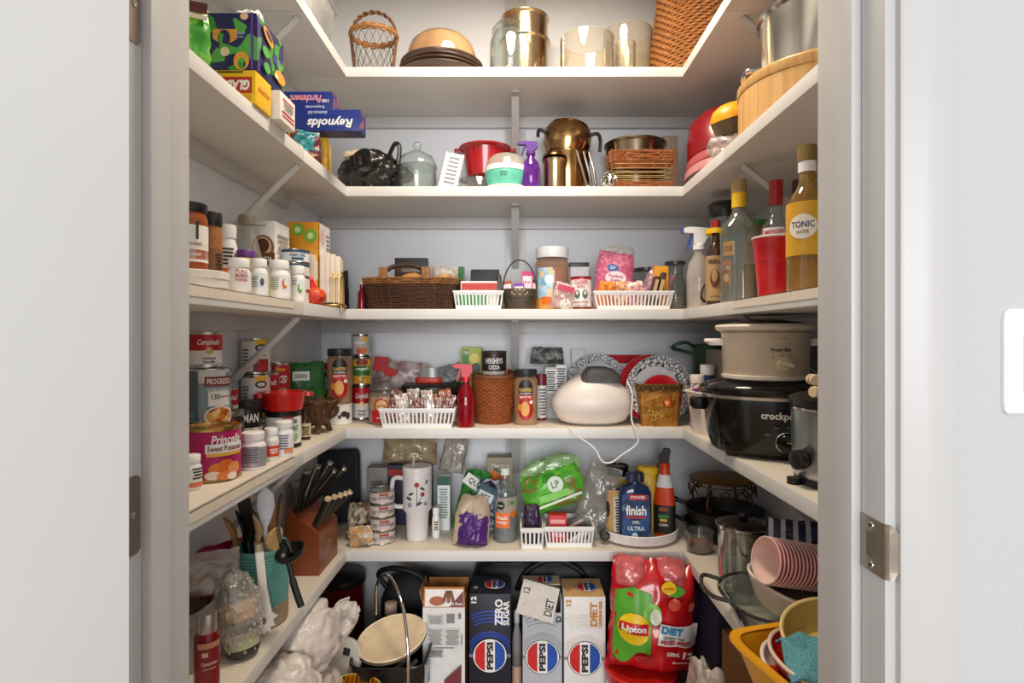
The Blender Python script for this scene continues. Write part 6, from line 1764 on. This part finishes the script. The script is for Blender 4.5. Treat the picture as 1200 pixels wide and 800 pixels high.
# yellow tub of dishes, nearest on the right
l = (.545, .945, Z5)
t = T('yellow_tub', 'yellow plastic tub of dishes jutting over the lowest right shelf', 'tub', l, R(14))
YT = M('e9a312', .35, var=.05)
t.p('body', loft([(0, .095, .105, 7), (.004, .10, .11, 7), (.092, .130, .137, 7), (.092, .125, .132, 7), (.006, .094, .104, 7)], 56), YT)
t.p('rim', loft([(.085, .133, .140, 7), (.093, .139, .146, 7), (.098, .138, .145, 7), (.097, .124, .131, 7)], 56, False, False), YT)


def dish(label, loc, rx, ry, h, m, rimm, rot, name='serving_dish'):
    t = T(name, label, 'dish', loc, rot=rot)
    t.p('body', loft([(0, rx * .6, ry * .6), (.004, rx * .68, ry * .68), (h * .6, rx * .92, ry * .92), (h, rx, ry), (h, rx - .004, ry - .004), (h * .6, rx * .88, ry * .88), (.008, rx * .6, ry * .6), (.008, .002, .002)], 48), m)
    t.p('rim', ring(rx - .002, ry - .002, h, .0035, 48), rimm)
    return t


RD = M('b8201c', .35, coat=.3)
dish('bright red oval dish lowest in the yellow tub', (l[0] - .012, l[1] + .0, l[2] + .012), .098, .104, .040, M('d8301c', .35), M('d8301c', .35), (R(4), R(8), 0)).p('lug_handle', loft([(.03, .016, .030, 3, -.098, .02), (.04, .018, .032, 3, -.100, .02)], 20), M('d8301c', .35))
dish('white oval dish stacked above the bright red one', (l[0] - .030, l[1] + .004, l[2] + .034), .104, .110, .044, M('efe4d6', .4), M('f6efe4', .4), (R(3), R(7), 0))
dish('dark red stoneware dish stacked on the white one', (l[0] - .018, l[1] + .008, l[2] + .056), .100, .106, .040, RD, M('e8d0b8', .4), (R(3), R(6), 0))
dish('large yellow bowl tilted behind the teal cloth', (l[0] + .018, l[1] + .050, l[2] + .080), .100, .082, .052, M('eac36a', .4), M('f0d088', .4), (R(22), R(-4), 0), 'yellow_bowl')
t = T('dish_cloth', 'teal waffle dish cloth heaped on the stacked dishes', 'cloth', (l[0] - .010, l[1] - .018, l[2] + .094), rot=(R(4), R(6), R(-12)))
v, f = [], []
nx, ny = 30, 22
for j in range(ny + 1):
    for i in range(nx + 1):
        x, y = (i / nx - .5) * .185, (j / ny - .5) * .115
        z = .030 + .016 * noise.noise(Vector((x * 22, y * 22, 1.3))) + .010 * noise.noise(Vector((x * 50, y * 45, 7))) - .9 * max(0, abs(y) - .028) ** 1.2 - .8 * max(0, abs(x) - .055) ** 1.1
        v.append((x, y, z))
for s in (0, 1):
    pass
n1 = len(v)
v += [(p[0], p[1], p[2] - .004) for p in v]
for j in range(ny):
    for i in range(nx):
        a = j * (nx + 1) + i
        q = (a, a + 1, a + nx + 2, a + nx + 1)
        f.append(q)
        f.append(tuple(k + n1 for k in q[::-1]))
edge = [i for i in range(nx + 1)] + [j * (nx + 1) + nx for j in range(1, ny + 1)] + [ny * (nx + 1) + i for i in range(nx - 1, -1, -1)] + [j * (nx + 1) for j in range(ny - 1, 0, -1)]
for a, b in zip(edge, edge[1:] + edge[:1]):
    f.append((b, a, a + n1, b + n1))
t.p('body', (v, f), MP('cells', ['4a8a96', '62a2ac', '6fb0b8'], 260, .85, bump=.4), ang=80)
t.p('rolled_edge', tube(smooth_path([(-.02, -.05, .030), (.02, -.058, .038), (.055, -.045, .034), (.085, -.03, .028)]), .011, 8), MP('cells', ['4a8a96', '62a2ac', '6fb0b8'], 260, .85, bump=.4))

# ------------------------------------------------------------------ floor
l = (-.592, 1.925, 0)
t = T('trash_can', 'dark red metal bin with black lid in the back left corner', 'bin', l, 0)
t.p('body', lathe([(.068, 0), (.071, .004), (.071, .335), (.073, .338)], 40), M('7a1018', .3, .3))
t.p('lid', lathe([(.075, .338), (.076, .345), (.074, .358), (.06, .370), (.001, .374)], 40), M('191818', .4))
BAGM = MP('soft', ['cfc2b8', 'ddd2ca', 'e6ddd6', 'efe8e2'], 14, .28, bump=.8)
t = T('grocery_bag', 'heap of crumpled pale plastic grocery bags under the left shelf', 'bag', (-.540, 1.375, 0), 0)
t.p('lower_bag', crumple(.115, .20, .37, 6.2, .26, 90, 66, 2.0), BAGM, ang=80)
t.p('upper_bag', crumple(.078, .12, .165, 9.4, .26, 80, 56, 1.9), BAGM, (.008, .06, .315), ang=80)
t.p('front_bag', crumple(.085, .09, .15, 1.7, .26, 80, 56, 1.9), BAGM, (.01, -.12, .29), ang=80)
t.p('torn_corner', pillow(.08, .09, .012, 5, .01, 12, 10, .5), GL('e2d8ce', .7, .2, 1, .6), (.05, .12, .385), (R(-15), R(35), 0), ang=60)
t = T('plastic_disc', 'white plastic disc standing behind the grocery bags', 'lid', (-.488, 1.585, .2065), rot=(R(70), 0, R(-25)))
t.p('body', lathe([(.052, 0), (.055, .004), (.055, .012), (.05, .014), (.02, .010), (.001, .010)], 32), M('d9d2c8', .4), (0, .055, 0))
t.p('tab', bx(-.010, .012, .065, .083, .010, .014), M('3a3834', .5))
t = T('food_box', 'plain box carrying the white disc behind the grocery bags', 'box', (-.490, 1.605, 0), R(0))
t.p('body', box(.07, .07, .205, .002), M('4a3a30', .6))
t = T('amber_bowl', 'amber striped bowl beside the black bin', 'bowl', (-.430, 1.475, .175), rot=(R(-12), R(10), 0))
t.p('body', lathe(bowl_prof(.055, .085, .4, .004), 36), MP('grain', ['d8861c', '8a3a08', 'f0b83a', '5a2404'], 9, .25, stretch=(1, 1, .3)))
t.p('rim', ring(.054, .054, .085, .0025, 36), M('e8c878', .4))
t = T('storage_box', 'plain box under the amber bowl', 'box', (-.425, 1.475, 0), 0)
t.p('body', box(.10, .10, .165, .002), M('3a3028', .6))
# black bin with plates on it
l = (-.358, 1.63, 0)
t = T('storage_bin', 'glossy black bin crowded with pens, under the cream plates', 'bin', l, 0)
t.p('body', loft([(0, .085, .075, 5), (.004, .09, .08, 5), (.268, .105, .095, 5), (.268, .10, .09, 5), (.20, .096, .086, 5), (.198, .002, .002, 5)], 40), M('141416', .2, coat=.4))
t.p('rim', ring(.106, .096, .268, .004, 40, 6, 5), M('1a1a1c', .25))
for i, (m, lab) in enumerate(((M('2a4aa8', .35), 'blue pen sticking out of the black bin'), (M('b8bcc0', .3, .6), 'silver pen sticking out of the black bin'), (M('e0ddd6', .35), 'white pen sticking out of the black bin'))):
    t = T('pen', lab, 'pen', (l[0] - .035 + .035 * i, l[1] - .070, .200), rot=(0, R(62), R(35)))
    t.p('barrel', lathe([(.002, 0), (.005, .012), (.006, .09), (.005, .092)], 12), m)
    t.p('cap', lathe([(.0065, .06), (.0065, .10), (.004, .102)], 12), M('8a9098', .4))
for i in range(2):
    t = T('cream_plate', '%s of two cream plates tipped on the black bin' % ['lower', 'upper'][i], 'plate', (l[0] + .0, l[1] + .0, .282 + .008 * i), rot=(R(14), R(-9), 0), group='cream plates on the black bin')
    t.p('body', loft([(0, .06, .055), (.003, .066, .06), (.014, .098, .088), (.018, .101, .091), (.018, .096, .086), (.008, .070, .063), (.006, .002, .002)], 44), M('efd8b4', .35))
    t.p('rim', ring(.099, .089, .0175, .0024, 44), M('6a5a4c', .4) if i == 0 else M('f2e2c6', .35))
t = T('chrome_hoop', 'bent chrome carrying hoop rising beside the cream plates', 'handle', (-.30, 1.55, 0), 0)
hp = [(478, 860, 1.50), (478, 800, 1.50), (478, 760, 1.51), (473, 716, 1.55), (464, 688, 1.60), (455, 674, 1.65), (446, 676, 1.69), (441, 690, 1.72), (441, 720, 1.72), (441, 760, 1.72), (441, 830, 1.72)]
hv = [Vector(px3(*q)) - Vector((-.30, 1.55, 0)) for q in hp]
hv[0].z = .004
hv[-1].z = .004
t.p('hoop', tube(smooth_path(hv, 5), .0045, 10), CHROME)
t = T('laptop_bag', 'black padded bag slumped under the back shelf', 'bag', (-.335, 1.885, 0), R(-8))
t.p('body', loft([(0, .10, .055, 4), (.02, .115, .065, 4), (.30, .115, .06, 3.5), (.37, .09, .045, 3), (.385, .06, .03, 3)], 36), M('17171a', .6))
t.p('strap', tube(smooth_path([(-.09, -.02, .33), (-.12, -.03, .385), (-.06, -.05, .415), (.02, -.05, .40), (.07, -.04, .35)]), .009, 8), M('101012', .6))
t.p('zip', tube([(-.10, -.062, .24), (.10, -.062, .30)], .002, 5), M('5a5c60', .4, .6))
t = T('grey_board', 'grey flat board leaning behind the open carton', 'board', (-.275, 1.775, 0), rot=(R(-7), R(6), R(-5)))
t.p('body', box(.10, .012, .36, .003), M('45484c', .5))
bottle('small clear bottle with pink cap behind the cream plates', (-.401, 1.80, .0), .022, .325, GL('d8ccc0', .3), M('e8c8b4', .4), shoulder=.75, nk=.75, caph=.10)
# soda cartons
YC = 1.665
l = (-.216, YC + .066, 0)
CARD = M('b5793c', .6, var=.1)
t = T('open_carton', 'opened brown and white snack carton printed 12 pack', 'box', l, 0)
w, d_, h = .124, .130, .372
t.p('front_panel', bx(-w / 2, w / 2, -d_ / 2, -d_ / 2 + .003, 0, h), M('e6e4e2', .5))
t.p('back_panel', bx(-w / 2, w / 2, d_ / 2 - .003, d_ / 2, 0, h + .035), CARD)
t.p('side_panel', bx(-w / 2, -w / 2 + .003, -d_ / 2 + .003, d_ / 2 - .003, 0, h + .02), CARD)
t.p('side_panel', bx(w / 2 - .003, w / 2, -d_ / 2 + .003, d_ / 2 - .003, 0, h + .02), CARD)
t.p('inner_divider', bx(-w / 2 + .004, w / 2 - .004, -.005, -.002, 0, h + .012), CARD)
t.p('inner_floor', bx(-w / 2 + .004, w / 2 - .004, -d_ / 2 + .004, d_ / 2 - .004, .25, .253), M('8a5a2c', .6))
fl = t.p('top_flap', bx(-w / 2 + .002, w / 2 - .002, -.0025, 0, 0, .056), CARD, (0, -d_ / 2 + .0025, h), (R(-10), 0, 0))
t.p('flap_print', bx(-w / 2 + .006, w / 2 - .006, -.0032, -.0026, .002, .050), M('ece6e0', .5), on=fl)
t.p('flap_corner', prism([(w / 2 - .045, .002), (w / 2 - .006, .002), (w / 2 - .006, .045)], -.0036, -.0033), M('6a2c34', .5), on=fl)
t.p('food_picture', xf(disc2(.045, .026), (-.02, -.0042, .018), (PI / 2, 0, 0)), M('a85a34', .5), on=fl)
for k in range(3):
    t.p('food_picture', xf(rect2(.010, .034), (.004 + .010 * k, -.0046, .030), (PI / 2, R(20 - 18 * k), 0)), M('7a4226', .5), on=fl)
t.p('lettering', xf(text2('12 Pack', .034, .008), (w / 2 - .024, -.0046, .010), (PI / 2, 0, 0)), WHITE, on=fl)
t.p('side_flap', bx(-.0025, 0, -d_ / 2 + .01, d_ / 2 - .01, 0, .045), CARD, (-w / 2 + .002, 0, h + .0), (0, R(-14), 0))
t.art([('r', .024, .028, M('8a8886', .5), .020, h - .032), ('r', .05, .03, M('d2d0ce', .5), -.024, h - .035), ('r', .05, .05, M('d4d2d0', .5), -.024, h - .085), ('r', .05, .05, M('d8d6d4', .5), .026, h - .085), ('r', .018, .06, M('3aa8c8', .5), -.05, h - .185), ('r', .06, .002, INK, .0, h - .118)]
      + lines(6, .04, .024, M('a8a6a4', .5), -.024, h - .035) + lines(10, .04, .044, M('b0aeac', .5), -.024, h - .085) + lines(8, .04, .044, M('b0aeac', .5), .026, h - .085) + lines(4, .04, .02, INK, -.02, h - .13)
      + [('t', '00', .016, .010, INK, .048, h - .02, dict(rot=90)), (lambda x: (-.05 - .02, -.02 + x * .9), .05, 0, M('7a3038', .5), .028, h - .165, {}), ('r', .002, .03, INK, .054, h - .09)], box=(w, d_, h))


def pepsi(label, x0, x1, col, swirl, words, h=.41, top=None, ink=WHITE, open_=False, tilt=0):
    w, d = x1 - x0, .128
    t = T('soda_carton', label, 'box', ((x0 + x1) / 2, YC + d / 2 + .002, 0), 0, 'tall 12 can soda cartons')
    if open_:
        t.p('body', join(bx(-w / 2, w / 2, -d / 2, -d / 2 + .003, 0, h - .055), bx(-w / 2, w / 2, d / 2 - .003, d / 2, 0, h), bx(-w / 2, -w / 2 + .003, -d / 2 + .003, d / 2 - .003, 0, h - .03), bx(w / 2 - .003, w / 2, -d / 2 + .003, d / 2 - .003, 0, h - .02), bx(-w / 2 + .003, w / 2 - .003, -d / 2 + .003, d / 2 - .003, .22, .223)), col)
        t.p('dark_notch', bx(-.022, .026, -d / 2 - .0006, -d / 2, h - .075, h - .055), M('2a241e', .7))
        fl = t.p('torn_flap', bx(-w / 2 + .002, w / 2 - .002, -.05, .05, 0, .003), M('c9c4be', .5), (-.012, -.045, h - .028), (R(48), R(14), R(-6)))
        t.p('lettering', xf(text2('12', .016, .020), (-.040, .02, .0038), (0, 0, R(90))), INK, on=fl)
        t.p('lettering', xf(text2('DIET', .048, .024), (.036, -.010, .0038), (0, 0, R(90))), INK, on=fl)
        t.p('rear_top', bx(-w / 2, w / 2, 0, .06, h, h + .003), M('c8b49a', .5))
        zt = h + .003
        uy = .030
    else:
        t.p('body', box(w, d, h, .002), col)
        t.p('top_panel', bx(-w / 2 + .001, w / 2 - .001, -d / 2 + .002, d / 2 - .002, h, h + .001), top or col)
        zt = h + .001
        uy = .0
    # globe emblem on the front, turned a quarter like the carton
    zc_ = h - .180 + (.0 if not open_ else -.004)
    g = .098

    def globe(cx, cz, g, face, H=0, b=(w, d, h)):
        tg = ([('d', g * 1.04, g * 1.04, INK, cx, cz, dict(f=face)), ('d', g, g, M('f2f0ee', .4), cx, cz, dict(f=face)),
               (lambda x: (-math.sqrt(max(0, (g * .47) ** 2 - (x - g * .30) ** 2)), math.sqrt(max(0, (g * .47) ** 2 - (x - g * .30) ** 2))), g * .30, 0, M('cc2229', .4), cx - g * .30, cz, dict(f=face, n='emblem_red')),
               (lambda x: (-math.sqrt(max(0, (g * .47) ** 2 - (x + g * .30) ** 2)), math.sqrt(max(0, (g * .47) ** 2 - (x + g * .30) ** 2))), g * .30, 0, M('1d4fa8', .4), cx + g * .30, cz, dict(f=face, n='emblem_blue')),
               ('t', 'PEPSI', g * .82, g * .20, INK, cx, cz, dict(f=face, rot=90, b=.05))])
        t.art(tg, box=b, lift=.0009)
    if swirl:
        for k, rr in enumerate((.058, .064, .070)):
            a0_ = math.degrees(math.acos(min(1, (w / 2 - .003) / rr)))
            t.p('swirl_line', tube([(rr * math.cos(a), -d / 2 - .0004, zc_ + rr * math.sin(a)) for a in [R(a0_ + (180 - 2 * a0_) * i / 10) for i in range(11)]], .0012, 4), swirl)
        for k, rr in enumerate((.100, .110, .120, .130)):
            t.p('swirl_line', tube([(rr * math.cos(a), -d / 2 - .0004, zc_ + rr * math.sin(a)) for a in [R(64 + 7.4 * i) for i in range(8)]], .0014, 4), swirl)
    globe(.0, zc_, g, 'f')
    t.p('can_band', bx(-w / 2, w / 2, -d / 2 - .0008, -d / 2, zc_ - .004, zc_ + .004), M('8a8a90', .4, .3))
    globe(.012, uy, .062 if not open_ else .052, 't', b=(w, d, zt))
    t.art([('t', a_, ww, hh, m, u, v, dict(rot=90, b=.04)) for a_, ww, hh, m, u, v in words], box=(w, d, h), lift=.0012)
    t.art([('t', '12', .014, .012, ink, -w / 2 + .016, zt * 0 - .02, dict(f='t', rot=90))], box=(w, d, zt))
    return t


pepsi('dark blue soda carton printed PEPSI ZERO SUGAR', -.1415, -.0185, M('131726', .4, var=.1), M('2a5ad8', .4), [('12', .020, .016, WHITE, -.048, .395), ('ZERO', .078, .024, WHITE, .026, .358), ('SUGAR', .072, .018, WHITE, .048, .356)], top=M('1a1c2c', .45))
pepsi('silver soda carton printed DIET PEPSI with torn top flap', .0165, .132, M('b8bcc2', .4, var=.05), M('9aa0a8', .4), [('D', .018, .016, INK, .048, .338)], open_=True, ink=INK)
pepsi('white and gold caffeine free diet soda carton', .1385, .2605, M('e8e6e4', .4, var=.03), M('d8d0c6', .4), [('12', .020, .016, M('c98a2a', .5), -.048, .386), ('DIET', .072, .022, M('c98a2a', .5), .026, .352), ('CAFFEINE FREE', .078, .010, M('c98a2a', .5), .046, .352)], h=.402, top=M('d8b07a', .45), ink=M('a8641c', .5))
t = bottle('clear plastic bottle between the blue and silver cartons', (-.001, 1.735, 0), .0145, .33, GL('d8d4d0', .3), M('b8b4b0', .4), shoulder=.72, nk=.5, labels=((.3, .5, M('c8a088', .5)),))
t = T('duffel_bag', 'long black duffel bag against the wall behind the soda cartons', 'bag', (.12, 1.925, 0), 0)
t.p('body', loft([(0, .27, .06, 5), (.02, .29, .075, 5), (.30, .29, .075, 4), (.40, .26, .06, 3.5), (.43, .20, .03, 3)], 44), M('1b1b1d', .45, var=.2, sc=8))
t.p('zip', tube([(-.2, -.045, .415), (.2, -.045, .415)], .003, 6), M('5a5c60', .35, .7))
t.p('strap', tube(smooth_path([(-.12, -.07, .34), (-.09, -.075, .40), (0, -.06, .435), (.09, -.075, .40), (.12, -.07, .34)]), .009, 8), M('0f0f10', .6))
# tin with red lid and tea bottle pack
l = (.355, 1.625, 0)
t = T('popcorn_tin', 'round printed tin with bright red lid', 'tin', l, 0)
t.p('body', lathe([(.098, 0), (.10, .004), (.10, .205)], 44), MP('spots', ['b8c4d0', 'd8dce0', '9ab0c4', 'c85a3a', 'e6e8ea', '5a7a9a'], 45, .4))
t.p('lid', lathe([(.1025, .196), (.104, .20), (.104, .222), (.098, .226), (.096, .222), (.001, .222)], 44), M('c8201c', .35, coat=.3))
t.art([('d', .045, .045, M('c8543a', .5), -6, .150), ('d', .03, .03, M('e8d8c8', .5), -6, .150), ('r', .008, .05, M('3a7a4a', .5), 10, .165)], cyl=.1003)
l = (.377, 1.612, .2275)
t = T('tea_pack', 'red shrink wrapped pack of bottled tea printed Lipton', 'bottle pack', l, rot=(R(-4), R(3), R(-4)))
LR = M('c2121c', .25, var=.12, sc=18, coat=.4)
g = pillow(.245, .285, .125, 161, .010, 20, 22, .06)
g = ([(x, y, z + (.016 * math.cos(x * 52) * max(0, (z - .20) / .085) if z > .2 else 0)) for x, y, z in g[0]], g[1])
t.p('wrap', g, LR, ang=80)
for i, x in enumerate((-.066, .046)):
    t.p('bottle_top', xf(pillow(.10, .085, .10, 170 + i, .008, 10, 10, .35), (x, .004, .222)), M('d86a6a', .25, var=.25, sc=25, coat=.4), ang=80)
art = [((lambda x: (-.10 + .02 * math.sin(x * 60), .085 - .3 * abs(x))), .10, 0, M('5aa82e', .4), -.060, .150, dict(n='green_leaf')), ('d', .05, .05, M('7cc04a', .4), -.01, .175), ('d', .03, .045, M('e8f0d8', .4), .0, .165), ('d', .088, .084, M('f2c81a', .4), -.058, .128), ('r', .080, .030, M('c81e24', .4), -.058, .130), ('t', 'Lipton', .066, .022, WHITE, -.058, .130, dict(b=.04)),
       ('r', .115, .056, M('e8e4e2', .4), .066, .118, dict(rot=-7)), ('t', 'DIET', .060, .020, M('2a8ab8', .4), .045, .134, dict(rot=-7, b=.05)), ('t', 'GREEN TEA', .06, .006, INK, .048, .116, dict(rot=-7)), ('t', 'MIXED BERRY', .086, .011, M('b01c30', .4), .056, .104, dict(rot=-7, b=.04)), ('t', '12', .030, .020, WHITE, .092, .068, dict(rot=-7, b=.05)), ('t', '500mL', .038, .012, WHITE, .05, .074, dict(rot=-7)),
       ('t', 'bottles', .06, .006, M('f0c8c8', .4), .078, .050, dict(rot=-7)), ('d', .034, .034, M('d8503a', .4), .048, .205), ('d', .022, .03, M('e06a4a', .4), .098, .195), ('d', .06, .024, M('4a9a2c', .4), .048, .238), ('d', .042, .030, M('f2c81a', .4), .032, .246), ('t', 'Lipton', .030, .008, M('c81e24', .4), .032, .246), ('d', .05, .02, M('b8303a', .4), -.03, .058)]
# print lies on the puffed front
ob = t
fr = [p for p in g[0][:21 * 23]]


def front_y(x, z):
    b = min(fr, key=lambda p: (p[0] - x) ** 2 + (p[2] - z) ** 2)
    near = sorted(fr, key=lambda p: (p[0] - x) ** 2 + (p[2] - z) ** 2)[:4]
    ws = [1 / (1e-5 + (p[0] - x) ** 2 + (p[2] - z) ** 2) for p in near]
    return sum(p[1] * q for p, q in zip(near, ws)) / sum(ws)


for n_, it in enumerate(art):
    k, a = it[0], it[1:]
    if k == 't':
        s_, w_, h_, m_, u_, v_ = a[:6]
        ex = a[6] if len(a) > 6 else {}
        g2 = text2(s_, w_, h_, ex.get('b', .02))
    else:
        w_, h_, m_, u_, v_ = a[:5]
        ex = a[5] if len(a) > 5 else {}
        g2 = disc2(w_, h_, 14) if k == 'd' else rect2(w_, h_, 10) if k == 'r' else strip2(k, w_, 12)
    if ex.get('rot'):
        g2 = xf(g2, rot=(0, 0, R(ex['rot'])))
    if k != 't':
        # cut into rows so that the print follows the puffed wrap
        V, Fc = [], []
        nq = len(g2[0]) // 2
        for i in range(nq):
            a0, a1 = Vector(g2[0][2 * i]), Vector(g2[0][2 * i + 1])
            for j in range(7):
                V.append(tuple(a0.lerp(a1, j / 6)))
        for i in range(nq - 1):
            for j in range(6):
                q = i * 7 + j
                Fc.append((q, q + 7, q + 8, q + 1))
        g2 = (V, Fc)
    t.p('lettering' if k == 't' else ex.get('n', 'printed_patch'), ([(u_ + x, front_y(u_ + x, v_ + y) - .0045 - .0011 * n_ - (.0025 if k == 't' else 0), v_ + y) for x, y, _ in g2[0]], g2[1]), m_)
# right of the tea: dark bag, wrapping
t = T('purple_bag', 'dark purple cloth bag slumped under the right shelf', 'bag', (.605, 1.70, 0), R(-10))
t.p('body', crumple(.10, .14, .46, 7.7, .2, 36, 28, 1.8), M('241c34', .7, var=.2), ang=60)
t = T('bubble_wrap', 'heap of clear bubble wrap between the tea pack and the yellow tub', 'wrap', (.455, 1.35, 0), 0)
t.p('body', crumple(.07, .11, .37, 5.9, .35, 60, 50, 1.8), GL('ddd2c8', .55, .12, 1, .9), ang=80)
t = T('paper_sack', 'tan paper sack crumpled beside the bubble wrap', 'bag', (.470, 1.165, 0), 0)
t.p('body', crumple(.06, .06, .30, 2.9, .35, 36, 28, 2.0), M('c98f4e', .7, var=.15), ang=25)
carton('brown shipping box under the right shelf behind the bubble wrap', (.61, 1.42, 0), .12, .16, .40, M('8a6238', .65, var=.1), rz=R(8), name='shipping_box', art=[('r', .08, .014, INK, -.01, .36)])
